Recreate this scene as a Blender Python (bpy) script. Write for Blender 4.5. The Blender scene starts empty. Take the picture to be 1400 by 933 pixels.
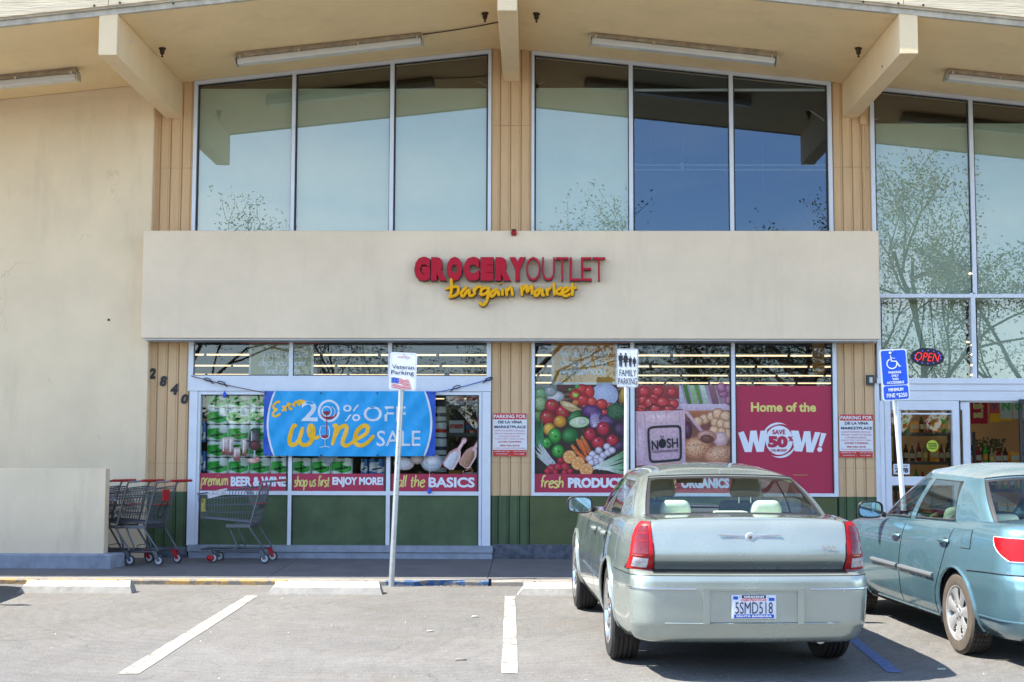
import bpy, bmesh, math, random
from mathutils import Vector, Matrix
random.seed(7)
R = math.radians
sc = bpy.context.scene
C = sc.collection
# ---------------------------------------------------------------- camera, sky, sun, exposure
D, H = 18.7, 1.24                      # the camera stands 18.7 m before the shopfront
PIT, YAW, ROL = R(4.897), R(.941), R(.171)
FPX = 1944.0                           # 50 mm lens, in pixels of a 1400 px wide picture
fw = Vector((-math.sin(YAW)*math.cos(PIT), math.cos(YAW)*math.cos(PIT), math.sin(PIT)))
rt0 = Vector((math.cos(YAW), math.sin(YAW), 0)); up0 = rt0.cross(fw)
rt = math.cos(ROL)*rt0 + math.sin(ROL)*up0
up = -math.sin(ROL)*rt0 + math.cos(ROL)*up0
EYE = Vector((0, -D, H))
cam = bpy.data.objects.new('camera', bpy.data.cameras.new('camera')); C.objects.link(cam)
cam.matrix_world = Matrix(((rt.x, up.x, -fw.x, 0), (rt.y, up.y, -fw.y, -D), (rt.z, up.z, -fw.z, H), (0, 0, 0, 1)))
cam.data.lens = 50.0; cam.data.sensor_width = 36.0; cam.data.clip_end = 900; cam.data.clip_start = .05
sc.camera = cam
KX, KY = .70, .125                     # shadow of a 1 m post: .70 m to the right, .125 m towards the shop
SUN_EL = math.atan(1/math.hypot(KX, KY)); 
w = bpy.data.worlds.new("World"); sc.world = w; w.use_nodes = True
nt = w.node_tree; bg = nt.nodes['Background']
sky = nt.nodes.new('ShaderNodeTexSky'); sky.sky_type = 'NISHITA'; sky.sun_disc = False
sky.sun_elevation = SUN_EL; sky.sun_rotation = math.atan2(-KX, -KY)
sky.altitude = 900; sky.air_density = 1.0; sky.dust_density = .3; sky.ozone_density = 2.2
gw = nt.nodes.new('ShaderNodeTexCoord'); mpw = nt.nodes.new('ShaderNodeMapping'); mpw.inputs['Scale'].default_value = (1.4, 3.2, 6); mpw.inputs['Rotation'].default_value = (0, 0, .5)
nw = nt.nodes.new('ShaderNodeTexNoise'); nw.inputs['Scale'].default_value = 1.5; nw.inputs['Detail'].default_value = 8; nw.inputs['Roughness'].default_value = .6; nw.inputs['Distortion'].default_value = .7
nt.links.new(gw.outputs['Generated'], mpw.inputs[0]); nt.links.new(mpw.outputs[0], nw.inputs[0])
rw = nt.nodes.new('ShaderNodeMapRange'); rw.inputs[1].default_value = .42; rw.inputs[2].default_value = .80; rw.inputs[3].default_value = 0; rw.inputs[4].default_value = .55; nt.links.new(nw.outputs[0], rw.inputs[0])
bw = nt.nodes.new('ShaderNodeRGBToBW'); nt.links.new(sky.outputs[0], bw.inputs[0]); sw = nt.nodes.new('ShaderNodeMath'); sw.operation = 'MULTIPLY'; sw.inputs[1].default_value = 1.9; nt.links.new(bw.outputs[0], sw.inputs[0])
mw = nt.nodes.new('ShaderNodeMix'); mw.data_type = 'RGBA'; nt.links.new(rw.outputs[0], mw.inputs[0]); nt.links.new(sky.outputs[0], mw.inputs[6]); nt.links.new(sw.outputs[0], mw.inputs[7])
nt.links.new(mw.outputs[2], bg.inputs[0]); bg.inputs[1].default_value = .15
sl = bpy.data.lights.new('sun', 'SUN'); sl.energy = 4.5; sl.angle = R(.53); sl.color = (1, .93, .81)
so = bpy.data.objects.new('sun', sl); C.objects.link(so)
so.rotation_euler = Vector((KX, KY, -1)).to_track_quat('-Z', 'Y').to_euler(); so.location = (-10, -12, 18)
sc.view_settings.view_transform = 'Standard'; sc.view_settings.look = 'None'
sc.view_settings.exposure = 1.58; sc.view_settings.gamma = 1.0
sc.cycles.max_bounces = 9; sc.cycles.diffuse_bounces = 4; sc.cycles.glossy_bounces = 4
sc.cycles.transparent_max_bounces = 16; sc.cycles.transmission_bounces = 6; sc.cycles.caustics_reflective = False; sc.cycles.caustics_refractive = False
sc.cycles.sample_clamp_indirect = 6

# ---------------------------------------------------------------- helpers
def ray(px, py): return fw + (px-700)/FPX*rt - (py-466.5)/FPX*up
def on(px, py, Y):                     # where a sight line meets the upright plane y = Y
    d = ray(px, py); return EYE + d*((Y+D)/d.y)
def gz(Y):                             # height of the paving: walk, then the lot falling away
    if Y > -2.54: return .031*Y
    return -.14 + .024*(max(Y, -22)+2.54)
def lot(px, py):
    d = ray(px, py); t = (-.14 + .024*(-D+2.54) - H)/(d.z-.024*d.y); return EYE + d*t
def L(*c):                             # sRGB 0-255 to linear
    r = [((v/255)/12.92 if v/255 <= .04045 else ((v/255+.055)/1.055)**2.4) for v in c]
    return (r[0], r[1], r[2], 1)
def hsh(*a): return random.Random(str(a)).random()

def mat(name, col, rough=.6, metal=0, bump=0, bscale=60, var=0, vscale=3, coat=0, spec=.5, emit=None, es=1, alpha=1, vscale2=None, detail=4, stretch=None):
    m = bpy.data.materials.new(name); m.use_nodes = True; t = m.node_tree; N = t.nodes; K = t.links
    p = N['Principled BSDF']; p.inputs['Roughness'].default_value = rough; p.inputs['Metallic'].default_value = metal
    p.inputs['Specular IOR Level'].default_value = spec; p.inputs['Coat Weight'].default_value = coat; p.inputs['Coat Roughness'].default_value = .04
    p.inputs['Alpha'].default_value = alpha
    tc = N.new('ShaderNodeTexCoord'); src = tc.outputs['Object']
    if stretch:
        mp = N.new('ShaderNodeMapping'); mp.inputs['Scale'].default_value = stretch; K.new(src, mp.inputs[0]); src = mp.outputs[0]
    if col == 'vcol':
        a = N.new('ShaderNodeAttribute'); a.attribute_name = 'Col'; out = a.outputs['Color']
    else:
        c = N.new('ShaderNodeRGB'); c.outputs[0].default_value = (*col[:3], 1); out = c.outputs[0]
    if var:
        n = N.new('ShaderNodeTexNoise'); n.inputs['Scale'].default_value = vscale; n.inputs['Detail'].default_value = detail + 3; n.inputs['Roughness'].default_value = .62
        K.new(src, n.inputs['Vector'])
        mr = N.new('ShaderNodeMapRange'); mr.inputs[1].default_value = .3; mr.inputs[2].default_value = .7
        mr.inputs[3].default_value = 1-var; mr.inputs[4].default_value = 1+var; K.new(n.outputs[0], mr.inputs[0])
        mx = N.new('ShaderNodeVectorMath'); mx.operation = 'SCALE'; K.new(out, mx.inputs[0]); K.new(mr.outputs[0], mx.inputs['Scale']); out = mx.outputs[0]
    K.new(out, p.inputs['Base Color'])
    if bump:
        n = N.new('ShaderNodeTexNoise'); n.inputs['Scale'].default_value = bscale; n.inputs['Detail'].default_value = detail
        K.new(src, n.inputs['Vector']); b = N.new('ShaderNodeBump'); b.inputs['Strength'].default_value = bump; b.inputs['Distance'].default_value = .01
        K.new(n.outputs[0], b.inputs['Height']); K.new(b.outputs[0], p.inputs['Normal'])
    if emit:
        p.inputs['Emission Color'].default_value = (*emit[:3], 1); p.inputs['Emission Strength'].default_value = es
        m.cycles.emission_sampling = 'NONE'
    return m

class MB:
    """collects polygons; build() links them as one mesh object"""
    def __init__(s): s.v = []; s.f = []; s.m = []; s.c = []; s.cur = 0; s.col = (1, 1, 1, 1)
    def add(s, vs, fs, mi=None, cols=None):
        b = len(s.v); s.v += [tuple(q) for q in vs]; s.c += cols if cols else [s.col]*len(vs)
        for f in fs: s.f.append([b+i for i in f]); s.m.append(s.cur if mi is None else mi)
        return s
    def box(s, x0, x1, y0, y1, z0, z1, mi=None):
        v = [(x, y, z) for z in (z0, z1) for y in (y0, y1) for x in (x0, x1)]
        return s.add(v, [(0, 2, 3, 1), (4, 5, 7, 6), (0, 1, 5, 4), (2, 6, 7, 3), (0, 4, 6, 2), (1, 3, 7, 5)], mi)
    def hexa(s, a, b, mi=None):        # two matching quads (lists of four points, counter-clockwise seen from outside a)
        return s.add(list(a)+list(b), [(0, 1, 2, 3), (7, 6, 5, 4), (0, 4, 5, 1), (1, 5, 6, 2), (2, 6, 7, 3), (3, 7, 4, 0)], mi)
    def prism(s, pts, y0, y1, mi=None):  # xz outline pushed from y0 to y1
        n = len(pts); v = [(x, y0, z) for x, z in pts]+[(x, y1, z) for x, z in pts]
        return s.add(v, [tuple(range(n)), tuple(range(2*n-1, n-1, -1))]+[(i, i+n, (i+1) % n+n, (i+1) % n) for i in range(n)], mi)
    def poly(s, pts, mi=None): return s.add(pts, [tuple(range(len(pts)))], mi)
    def tube(s, pts, r, n=6, cap=True, mi=None, flat=1, closed=False):
        pts = [Vector(p) for p in pts]; rs = r if isinstance(r, (list, tuple)) else [r]*len(pts); vs = []; fs = []; u = None
        for i, p in enumerate(pts):
            a = pts[i-1] if (i or closed) else pts[0]; b = pts[(i+1) % len(pts)] if (i < len(pts)-1 or closed) else pts[-1]
            d = (b-a).normalized() if (b-a).length > 1e-9 else Vector((0, 0, 1))
            if u is None: u = d.orthogonal().normalized()
            u = (u-d*u.dot(d)); u = u.normalized() if u.length > 1e-6 else d.orthogonal().normalized(); q = d.cross(u)
            for k in range(n):
                t = 2*math.pi*k/n; vs.append(p+u*math.cos(t)*rs[i]+q*math.sin(t)*rs[i])
        m = len(pts)
        for i in range(m if closed else m-1):
            j = (i+1) % m
            for k in range(n): fs.append((i*n+k, i*n+(k+1) % n, j*n+(k+1) % n, j*n+k))
        if cap and not closed: fs.append(tuple(range(n-1, -1, -1))); fs.append(tuple(range((m-1)*n, m*n)))
        return s.add(vs, fs, mi)
    def lathe(s, prof, c=(0, 0, 0), axis='z', n=24, mi=None, cap=True):
        vs = []; fs = []
        for r, h in prof:
            for k in range(n):
                t = 2*math.pi*k/n; a, b = r*math.cos(t), r*math.sin(t)
                q = {'z': (a, b, h), 'x': (h, a, b), 'y': (a, h, b)}[axis]; vs.append((q[0]+c[0], q[1]+c[1], q[2]+c[2]))
        m = len(prof)
        for i in range(m-1):
            for k in range(n): fs.append((i*n+k, i*n+(k+1) % n, (i+1)*n+(k+1) % n, (i+1)*n+k))
        if cap: fs.append(tuple(range(n-1, -1, -1))); fs.append(tuple(range((m-1)*n, m*n)))
        return s.add(vs, fs, mi)
    def grid(s, P, nu, nv, mi=None, flip=False, skip=None):
        vs = [P(i/nu, j/nv) for j in range(nv+1) for i in range(nu+1)]; fs = []
        for j in range(nv):
            for i in range(nu):
                if skip and skip(i, j): continue
                a = j*(nu+1)+i; f = (a, a+1, a+nu+2, a+nu+1); fs.append(f[::-1] if flip else f)
        return s.add(vs, fs, mi)
    def stroke(s, pts, wd, y, th=.0012, n=6, mi=None):   # brush stroke lying in an xz plane, flat domed section
        vs = []; fs = []; N = len(pts)
        for i, (x, z) in enumerate(pts):
            a = pts[max(i-1, 0)]; b = pts[min(i+1, N-1)]; dx, dz = b[0]-a[0], b[1]-a[1]; l = math.hypot(dx, dz) or 1; nx, nz = -dz/l, dx/l
            e = .55 if i in (0, N-1) else 1; ww = (wd(i/(N-1)) if callable(wd) else wd)*e
            for k in range(n):
                t = 2*math.pi*k/n; vs.append((x+nx*math.cos(t)*ww/2, y-math.sin(t)*th*e, z+nz*math.cos(t)*ww/2))
        for i in range(N-1):
            for k in range(n): fs.append((i*n+k, i*n+(k+1) % n, (i+1)*n+(k+1) % n, (i+1)*n+k))
        fs.append(tuple(range(n-1, -1, -1))); fs.append(tuple(range((N-1)*n, N*n)))
        return s.add(vs, fs, mi)
    def build(s, name, mats, parent=None, smooth=False, local=False, kind=None, label=None):
        me = bpy.data.meshes.new(name); off = Vector((0, 0, 0))
        if parent and not local:
            q = parent
            while q: off += q.location; q = q.parent
        me.from_pydata([(v[0]-off.x, v[1]-off.y, v[2]-off.z) for v in s.v] if off.length else s.v, [], s.f)
        for m in (mats if isinstance(mats, (list, tuple)) else [mats]): me.materials.append(m)
        me.polygons.foreach_set('material_index', s.m)
        if any(c != (1, 1, 1, 1) for c in s.c):
            a = me.color_attributes.new('Col', 'FLOAT_COLOR', 'POINT'); a.data.foreach_set('color', [x for c in s.c for x in c])
        if smooth:
            me.polygons.foreach_set('use_smooth', [True]*len(me.polygons))
            try: me.set_sharp_from_angle(angle=R(35))
            except Exception: pass
        me.update()
        o = bpy.data.objects.new(name, me); C.objects.link(o)
        if parent: o.parent = parent
        if kind: o['kind'] = kind
        if label: o['label'] = label
        return o
def tag(o, label, cat, group=None):
    o['label'] = label; o['category'] = cat
    if group: o['group'] = group
    return o
def thing(name, label, cat, loc, group=None, rot=(0, 0, 0)):
    o = bpy.data.objects.new(name, None); C.objects.link(o); o.location = loc; o.rotation_euler = rot; o.empty_display_size = .2
    return tag(o, label, cat, group)
def dup(root, loc, label, rot=None):
    r = root.copy(); C.objects.link(r); r.location = loc; r['label'] = label
    if rot: r.rotation_euler = rot
    for ch in list(root.children):
        c = ch.copy(); C.objects.link(c); c.parent = r
        for g in ch.children: d = g.copy(); C.objects.link(d); d.parent = c
    return r
def smooth_line(pts, k=5):
    out = []
    n = len(pts)
    for i in range(n-1):
        p0, p1, p2, p3 = pts[max(i-1, 0)], pts[i], pts[i+1], pts[min(i+2, n-1)]
        for j in range(k):
            t = j/k; out.append(tuple(.5*(2*b+(c-a)*t+(2*a-5*b+4*c-d)*t*t+(3*b-a-3*c+d)*t**3) for a, b, c, d in zip(p0, p1, p2, p3)))
    out.append(tuple(pts[-1])); return out

_tc = {}
def glyphs(s, bold=0, ext=.02, italic=0):
    k = (s, bold, ext, italic)
    if k not in _tc:
        cu = bpy.data.curves.new('t', 'FONT'); cu.body = s; cu.resolution_u = 3; cu.extrude = ext; cu.offset = bold; cu.shear = italic
        o = bpy.data.objects.new('t', cu); C.objects.link(o)
        dg = bpy.context.evaluated_depsgraph_get(); me = bpy.data.meshes.new_from_object(o.evaluated_get(dg))
        _tc[k] = ([tuple(v.co) for v in me.vertices], [tuple(p.vertices) for p in me.polygons])
        bpy.data.objects.remove(o); bpy.data.meshes.remove(me)
    return _tc[k]
def put_text(mb, s, x0, x1, z0, z1, y, th=.002, bold=.0, italic=0, rot=0, mi=None, ref=None):
    """text s stretched into the box x0..x1, z0..z1 of the plane y, facing -y"""
    vs, fs = glyphs(s, bold, .02, italic)
    rv = glyphs(ref, bold, .02, italic)[0] if ref else vs
    ax, bx = min(v[0] for v in vs), max(v[0] for v in vs); az, bz = min(v[1] for v in rv), max(v[1] for v in rv)
    cx, cz = (x0+x1)/2, (z0+z1)/2; out = []
    for v in vs:
        X = x0+(v[0]-ax)/(bx-ax)*(x1-x0); Z = z0+(v[1]-az)/(bz-az)*(z1-z0); dx, dz = X-cx, Z-cz
        out.append((cx+dx*math.cos(rot)-dz*math.sin(rot), y-v[2]/.02*th/2, cz+dx*math.sin(rot)+dz*math.cos(rot)))
    return mb.add(out, fs, mi)
# hand lettering: strokes in a unit cell, x-height 1
HAND = {
'a': (.85, [[(.75, .85), (.45, 1), (.12, .7), (.08, .25), (.35, .02), (.62, .3), (.76, .95), (.72, .25), (.9, .05)]]),
'b': (.85, [[(.15, 1.75), (.12, .9), (.1, .05)], [(.1, .5), (.4, .98), (.75, .75), (.7, .2), (.35, .0), (.08, .1)]]),
'c': (.7, [[(.65, .85), (.35, 1), (.08, .55), (.25, .05), (.68, .15)]]),
'd': (.85, [[(.72, .8), (.4, 1), (.08, .5), (.3, .02), (.68, .3)], [(.78, 1.75), (.74, .9), (.76, .02)]]),
'e': (.75, [[(.1, .5), (.5, .6), (.68, .8), (.45, 1), (.12, .65), (.15, .15), (.45, .0), (.72, .2)]]),
'f': (.55, [[(.6, 1.6), (.4, 1.75), (.25, 1.4), (.25, .7), (.2, 0)], [(.02, .9), (.5, .98)]]),
'g': (.85, [[(.72, .85), (.4, 1), (.1, .6), (.3, .15), (.65, .4), (.75, .9), (.68, -.1), (.45, -.6), (.12, -.45)]]),
'h': (.8, [[(.12, 1.75), (.1, .9), (.08, .02)], [(.1, .55), (.4, .98), (.62, .8), (.64, .02)]]),
'i': (.35, [[(.16, .98), (.14, .02)], [(.17, 1.38), (.18, 1.46)]]),
'k': (.8, [[(.12, 1.7), (.1, .85), (.08, .02)], [(.68, 1), (.2, .5), (.12, .48)], [(.2, .5), (.45, .25), (.78, .02)]]),
'l': (.3, [[(.14, 1.75), (.1, .9), (.12, .02)]]),
'm': (1.25, [[(.1, .98), (.08, .02)], [(.1, .6), (.35, .98), (.55, .8), (.56, .05)], [(.56, .6), (.85, 1), (1.05, .75), (1.08, .02)]]),
'n': (.85, [[(.1, .98), (.08, .02)], [(.1, .55), (.42, 1), (.66, .78), (.68, .02)]]),
'o': (.85, [[(.4, 1), (.1, .7), (.15, .15), (.5, .0), (.76, .4), (.65, .9), (.36, 1)]]),
'p': (.85, [[(.12, .98), (.12, .2), (.08, -.65)], [(.12, .7), (.45, 1), (.76, .65), (.5, .08), (.14, .12)]]),
'r': (.6, [[(.1, .98), (.1, .02)], [(.1, .55), (.35, .95), (.58, .9)]]),
's': (.65, [[(.56, .88), (.3, 1), (.1, .78), (.5, .42), (.52, .1), (.25, .0), (.04, .15)]]),
't': (.6, [[(.28, 1.5), (.25, .6), (.28, .1), (.5, .05)], [(.02, .95), (.55, 1.02)]]),
'u': (.85, [[(.1, .98), (.12, .25), (.35, .0), (.6, .3), (.68, .98), (.68, .02)]]),
'w': (1.1, [[(.08, .98), (.25, .02), (.5, .8), (.72, .02), (.98, 1)]]),
'x': (.8, [[(.1, .95), (.7, .02)], [(.68, 1), (.08, .05)]]),
'y': (.8, [[(.1, .98), (.35, .3)], [(.7, 1), (.4, .1), (.1, -.6)]]),
'I': (.4, [[(.18, 1.6), (.15, .02)]]), "'": (.25, [[(.12, 1.7), (.1, 1.4)]]), 'W': (1.4, [[(.05, 1.6), (.35, .02), (.65, 1.2), (.95, .02), (1.25, 1.65)]]),
'E': (1., [[(.85, 1.5), (.5, 1.65), (.2, 1.35), (.5, .95), (.6, .93)], [(.55, .93), (.15, .6), (.15, .15), (.5, .0), (.9, .3)]]),
'.': (.3, [[(.1, .02), (.12, .06)]]), ' ': (.5, []),
}
def hand(mb, s, x0, x1, z0, xh, y, wd, th=.001, slant=.0, rot=0, mi=None, jitter=0, k=4):
    """hand lettering on the baseline z0, letters xh high, stretched to x0..x1"""
    tot = sum(HAND[c][0] for c in s); sx = (x1-x0)/tot; X = 0; rr = random.Random(s)
    for c in s:
        adv, sts = HAND[c]; jz = (rr.random()-.5)*jitter*xh
        for st in sts:
            pts = [((X+px+slant*pz)*sx, pz*xh+jz) for px, pz in st]
            pts = smooth_line(pts, k)
            pts = [(x0+a*math.cos(rot)-b*math.sin(rot), z0+a*math.sin(rot)+b*math.cos(rot)) for a, b in pts]
            mb.stroke(pts, wd, y, th, mi=mi)
        X += adv
class Print:
    """flat printed picture: coloured polygons stacked a fifth of a millimetre apart"""
    def __init__(s, y, P): s.mb = MB(); s.y = y; s.P = P; s.n = 0
    def _y(s): s.n += 1; return s.y-.000012*s.n
    def poly(s, pts, col, col2=None):
        y = s._y(); v = [s.P(px, py) for px, py in pts]; c = L(*col); c2 = L(*(col2 or col))
        s.mb.add([(x, y, z) for x, z in v], [tuple(range(len(v)))[::-1]], cols=[c if i < len(v)/2 else c2 for i in range(len(v))])
    def rect(s, x0, x1, y0, y1, col, col2=None): s.poly([(x0, y0), (x1, y0), (x1, y1), (x0, y1)], col, col2)
    def blob(s, cx, cy, rx, ry, ang, col, edge, hx=-.3, hy=-.3, n=20, hi=None):
        y = s._y(); a = R(ang); ca, sa = math.cos(a), math.sin(a); vs = []; cols = []
        hi = hi or tuple(min(255, int(c+(255-c)*.2)) for c in col)
        for (k, cc, o) in ((0, hi, 1), (.5, col, .5), (1, edge, 0)):
            m = 1 if k == 0 else n
            for i in range(m):
                t = 2*math.pi*i/n; u = rx*(k*math.cos(t)+hx*o); v = ry*(k*math.sin(t)+hy*o)
                p = s.P(cx+u*ca-v*sa, cy+u*sa+v*ca); vs.append((p[0], y, p[1])); cols.append(L(*cc))
        fs = [(0, 1+(i+1) % n, 1+i) for i in range(n)]+[(1+i, 1+(i+1) % n, 1+n+(i+1) % n, 1+n+i) for i in range(n)]
        s.mb.add(vs, fs, cols=cols)
    def fruit(s, x, y, rx, ry, ang, col, edge):
        s.blob(x, y, rx, ry, ang, col, edge)
        rr = random.Random(x*7+y)
        for k in range(9):      # streaks and blemishes of the printed skin
            a = rr.random()*6.28; q_ = .25+.6*rr.random(); c = [int(max(0, min(255, v*(.72+.5*rr.random())))) for v in col]; px, py = x+rx*q_*math.cos(a), y+ry*q_*math.sin(a); l = min(rx, ry)*(.12+.22*rr.random())
            s.leaf(px, py, px+(x-px)*.3+l*.2, py+(y-py)*.3-l*.5, l*.45, tuple(c))
        s.blob(x-rx*.32, y-ry*.38, rx*.14, ry*.09, -25, (232, 222, 220), col, hx=0, hy=0, n=8, hi=(240, 236, 236))
    def leaf(s, x0, y0, x1, y1, wd, col, col2=None, bend=0):
        dx, dy = x1-x0, y1-y0; l = math.hypot(dx, dy) or 1; nx, ny = -dy/l, dx/l; a = []; b = []
        for i in range(6):
            t = i/5; w_ = wd*(.35+.65*math.sin(math.pi*min(1, t*.8+.15)))*(1-t*.3)/2; cx = x0+dx*t+nx*bend*math.sin(math.pi*t); cy = y0+dy*t+ny*bend*math.sin(math.pi*t)
            a.append((cx+nx*w_, cy+ny*w_)); b.append((cx-nx*w_, cy-ny*w_))
        y = s._y(); v = [s.P(*q) for q in a+b]; c1, c2 = L(*col), L(*(col2 or col))
        cols = [tuple(c1[k]+(c2[k]-c1[k])*(i/5) for k in range(4)) for i in range(6)]*2
        s.mb.add([(x, y, z) for x, z in v], [(i, i+1, 7+i, 6+i) for i in range(5)], cols=cols)
    def build(s, name, m, parent): return s.mb.build(name, m, parent)
def PX(Y, px, py): p = on(px, py, Y); return p.x, p.z
def prm(name): return M[name]

# ---------------------------------------------------------------- materials
M = {}
def stucco(name, c, rough=.9, var=.06, dirt=.1, crack=.0):
    m = mat(name, c, rough, bump=.35, bscale=55, var=var, vscale=1.3, detail=5)
    t = m.node_tree; N = t.nodes; K = t.links; p = N['Principled BSDF']
    src = p.inputs['Base Color'].links[0].from_socket
    tc = N.new('ShaderNodeTexCoord'); mp = N.new('ShaderNodeMapping'); mp.inputs['Scale'].default_value = (2.2, 2.2, .35); K.new(tc.outputs['Object'], mp.inputs[0])
    n = N.new('ShaderNodeTexNoise'); n.inputs['Scale'].default_value = 1.6; n.inputs['Detail'].default_value = 8; n.inputs['Roughness'].default_value = .7; K.new(mp.outputs[0], n.inputs[0])
    mr = N.new('ShaderNodeMapRange'); mr.inputs[1].default_value = .52; mr.inputs[2].default_value = .78; mr.inputs[3].default_value = 0; mr.inputs[4].default_value = dirt; K.new(n.outputs[0], mr.inputs[0])
    mx = N.new('ShaderNodeMix'); mx.data_type = 'RGBA'; mx.inputs[7].default_value = (.16, .13, .10, 1)
    K.new(mr.outputs[0], mx.inputs[0]); K.new(src, mx.inputs[6])
    # hairline cracks
    nd = N.new('ShaderNodeTexNoise'); nd.inputs['Scale'].default_value = 3; nd.inputs['Detail'].default_value = 8; K.new(tc.outputs['Object'], nd.inputs[0])
    va = N.new('ShaderNodeVectorMath'); va.operation = 'SCALE'; va.inputs['Scale'].default_value = .5; K.new(nd.outputs['Color'], va.inputs[0]); vb = N.new('ShaderNodeVectorMath'); vb.operation = 'ADD'; K.new(tc.outputs['Object'], vb.inputs[0]); K.new(va.outputs[0], vb.inputs[1])
    vo = N.new('ShaderNodeTexVoronoi'); vo.feature = 'DISTANCE_TO_EDGE'; vo.inputs['Scale'].default_value = .45; K.new(vb.outputs[0], vo.inputs[0])
    r1 = N.new('ShaderNodeMapRange'); r1.inputs[1].default_value = .0005; r1.inputs[2].default_value = .003; r1.inputs[3].default_value = crack; r1.inputs[4].default_value = 0; K.new(vo.outputs['Distance'], r1.inputs[0])
    n2 = N.new('ShaderNodeTexNoise'); n2.inputs['Scale'].default_value = 1.1; K.new(tc.outputs['Object'], n2.inputs[0]); r2 = N.new('ShaderNodeMapRange'); r2.inputs[1].default_value = .52; r2.inputs[2].default_value = .6; K.new(n2.outputs[0], r2.inputs[0])
    ml = N.new('ShaderNodeMath'); ml.operation = 'MULTIPLY'; K.new(r1.outputs[0], ml.inputs[0]); K.new(r2.outputs[0], ml.inputs[1])
    m3 = N.new('ShaderNodeMix'); m3.data_type = 'RGBA'; m3.inputs[7].default_value = (.15, .11, .08, 1); K.new(ml.outputs[0], m3.inputs[0]); K.new(mx.outputs[2], m3.inputs[6]); K.new(m3.outputs[2], p.inputs['Base Color']); return m
M['wall'] = stucco('pale stucco', (.80, .655, .46), dirt=.16, crack=.2)
M['panel'] = stucco('canopy stucco', (.80, .655, .485), dirt=.12)
M['lowwall'] = stucco('low wall stucco', (.80, .65, .46), dirt=.22, crack=.15)
M['soffit'] = stucco('tan soffit paint', (.90, .69, .40), var=.05, dirt=.12)
M['beam'] = stucco('tan beam paint', (.86, .66, .41), var=.04, dirt=.10)
M['siding'] = mat('tan siding paint', (.64, .43, .24), .75, bump=.15, bscale=30, var=.06, vscale=4, stretch=(3, 3, .5))
M['groove'] = mat('siding groove', (.45, .30, .17), .9)
M['green'] = mat('dark green paint', (.060, .098, .040), .6, var=.28, vscale=3, bump=.1)
M['fascia'] = mat('weathered fascia wood', (.62, .53, .38), .85, bump=.5, bscale=14, var=.22, vscale=5, stretch=(.35, 3, 6))
M['gutter'] = mat('galvanised drip edge', (.48, .42, .33), .6, .0, var=.3, vscale=6)
M['alum'] = mat('pale aluminium frame', (.66, .70, .78), .42, .15, var=.05, vscale=4)
M['rail'] = mat('grey aluminium rail', (.5, .52, .55), .5, .3)  # aluminium a little darker and greyer than the window frames
M['gasket'] = mat('black gasket', (.02, .02, .022), .5)
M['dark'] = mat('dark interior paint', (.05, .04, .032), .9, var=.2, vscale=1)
M['insidewall'] = mat('tan interior paint', (.60, .40, .20), .9, var=.2, vscale=.7)
M['shopfloor'] = mat('shop floor tile', (.25, .22, .18), .35, var=.1)
M['shelf'] = mat('dark steel shelf', (.06, .065, .075), .5, .4)
M['plinth'] = mat('blue grey concrete sill', (.28, .31, .37), .8, var=.18, vscale=7, bump=.3, bscale=25)
M['roughbase'] = mat('rough dark concrete base', (.09, .10, .125), .95, var=.55, vscale=9, bump=1, bscale=16)
M['conc'] = mat('old concrete', (.24, .225, .20), .9, var=.2, vscale=6, bump=.4, bscale=50)
M['stopmat'] = mat('pale precast concrete', (.34, .33, .305), .9, var=.14, vscale=9, bump=.4, bscale=60)
M['white'] = mat('white sign face', (.72, .74, .78), .4)
M['black'] = mat('black lettering', (.012, .012, .016), .5)
M['navy'] = mat('navy lettering', (.015, .02, .07), .5)
M['red'] = mat('red sign paint', (.55, .018, .012), .4)
M['pink'] = mat('faded pink print', (.70, .28, .34), .5)
M['signred'] = mat('crimson sign face', (.46, .008, .028), .6, spec=.25)
M['signdark'] = mat('dark sign return', (.035, .02, .02), .5)
M['yellow'] = mat('golden sign face', (.86, .44, .008), .6, spec=.25)
M['maroon'] = mat('crimson window print', (.40, .014, .062), .45)
M['blue'] = mat('blue accessible sign', (.008, .085, .62), .35)
M['print'] = mat('window print', 'vcol', .5, var=.20, vscale=30)
M['printf'] = mat('thin window film print', 'vcol', .5, alpha=.92, var=.22, vscale=30)
M['lime'] = mat('pale yellow lettering', (.72, .62, .18), .5)
M['icewhite'] = mat('cool white lettering', (.72, .76, .84), .5)
M['banner'] = mat('blue vinyl banner', (.003, .34, .74), .45, var=.06, vscale=2.5)
M['bannerdk'] = mat('deep blue vinyl', (.004, .075, .46), .45)
M['bwhite'] = mat('white vinyl print', (.68, .72, .78), .5)
M['byellow'] = mat('amber vinyl print', (.92, .50, .010), .5)
M['bred'] = mat('wine red vinyl print', (.26, .008, .028), .5)
M['rope'] = mat('thin cord', (.16, .07, .07), .8)
M['steel'] = mat('galvanised pole', (.50, .52, .53), .42, .75, var=.12, vscale=12)
M['polewhite'] = mat('pale painted pole', (.62, .66, .68), .45, .3, var=.08, vscale=10)
M['chrome'] = mat('chrome', (.80, .80, .82), .12, 1)
M['cart'] = mat('zinc cart wire', (.13, .14, .16), .45, .7)
M['cartred'] = mat('red cart plastic', (.45, .012, .016), .4)
M['rubber'] = mat('tyre rubber', (.022, .021, .021), .8, bump=.3, bscale=80)
M['dustyrubber'] = mat('dusty tyre rubber', (.085, .070, .056), .88, var=.25, vscale=12, bump=.2)
M['wheelgrey'] = mat('caster tread', (.05, .05, .055), .7)
M['wheelwhite'] = mat('caster hub', (.55, .57, .6), .5)
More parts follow.
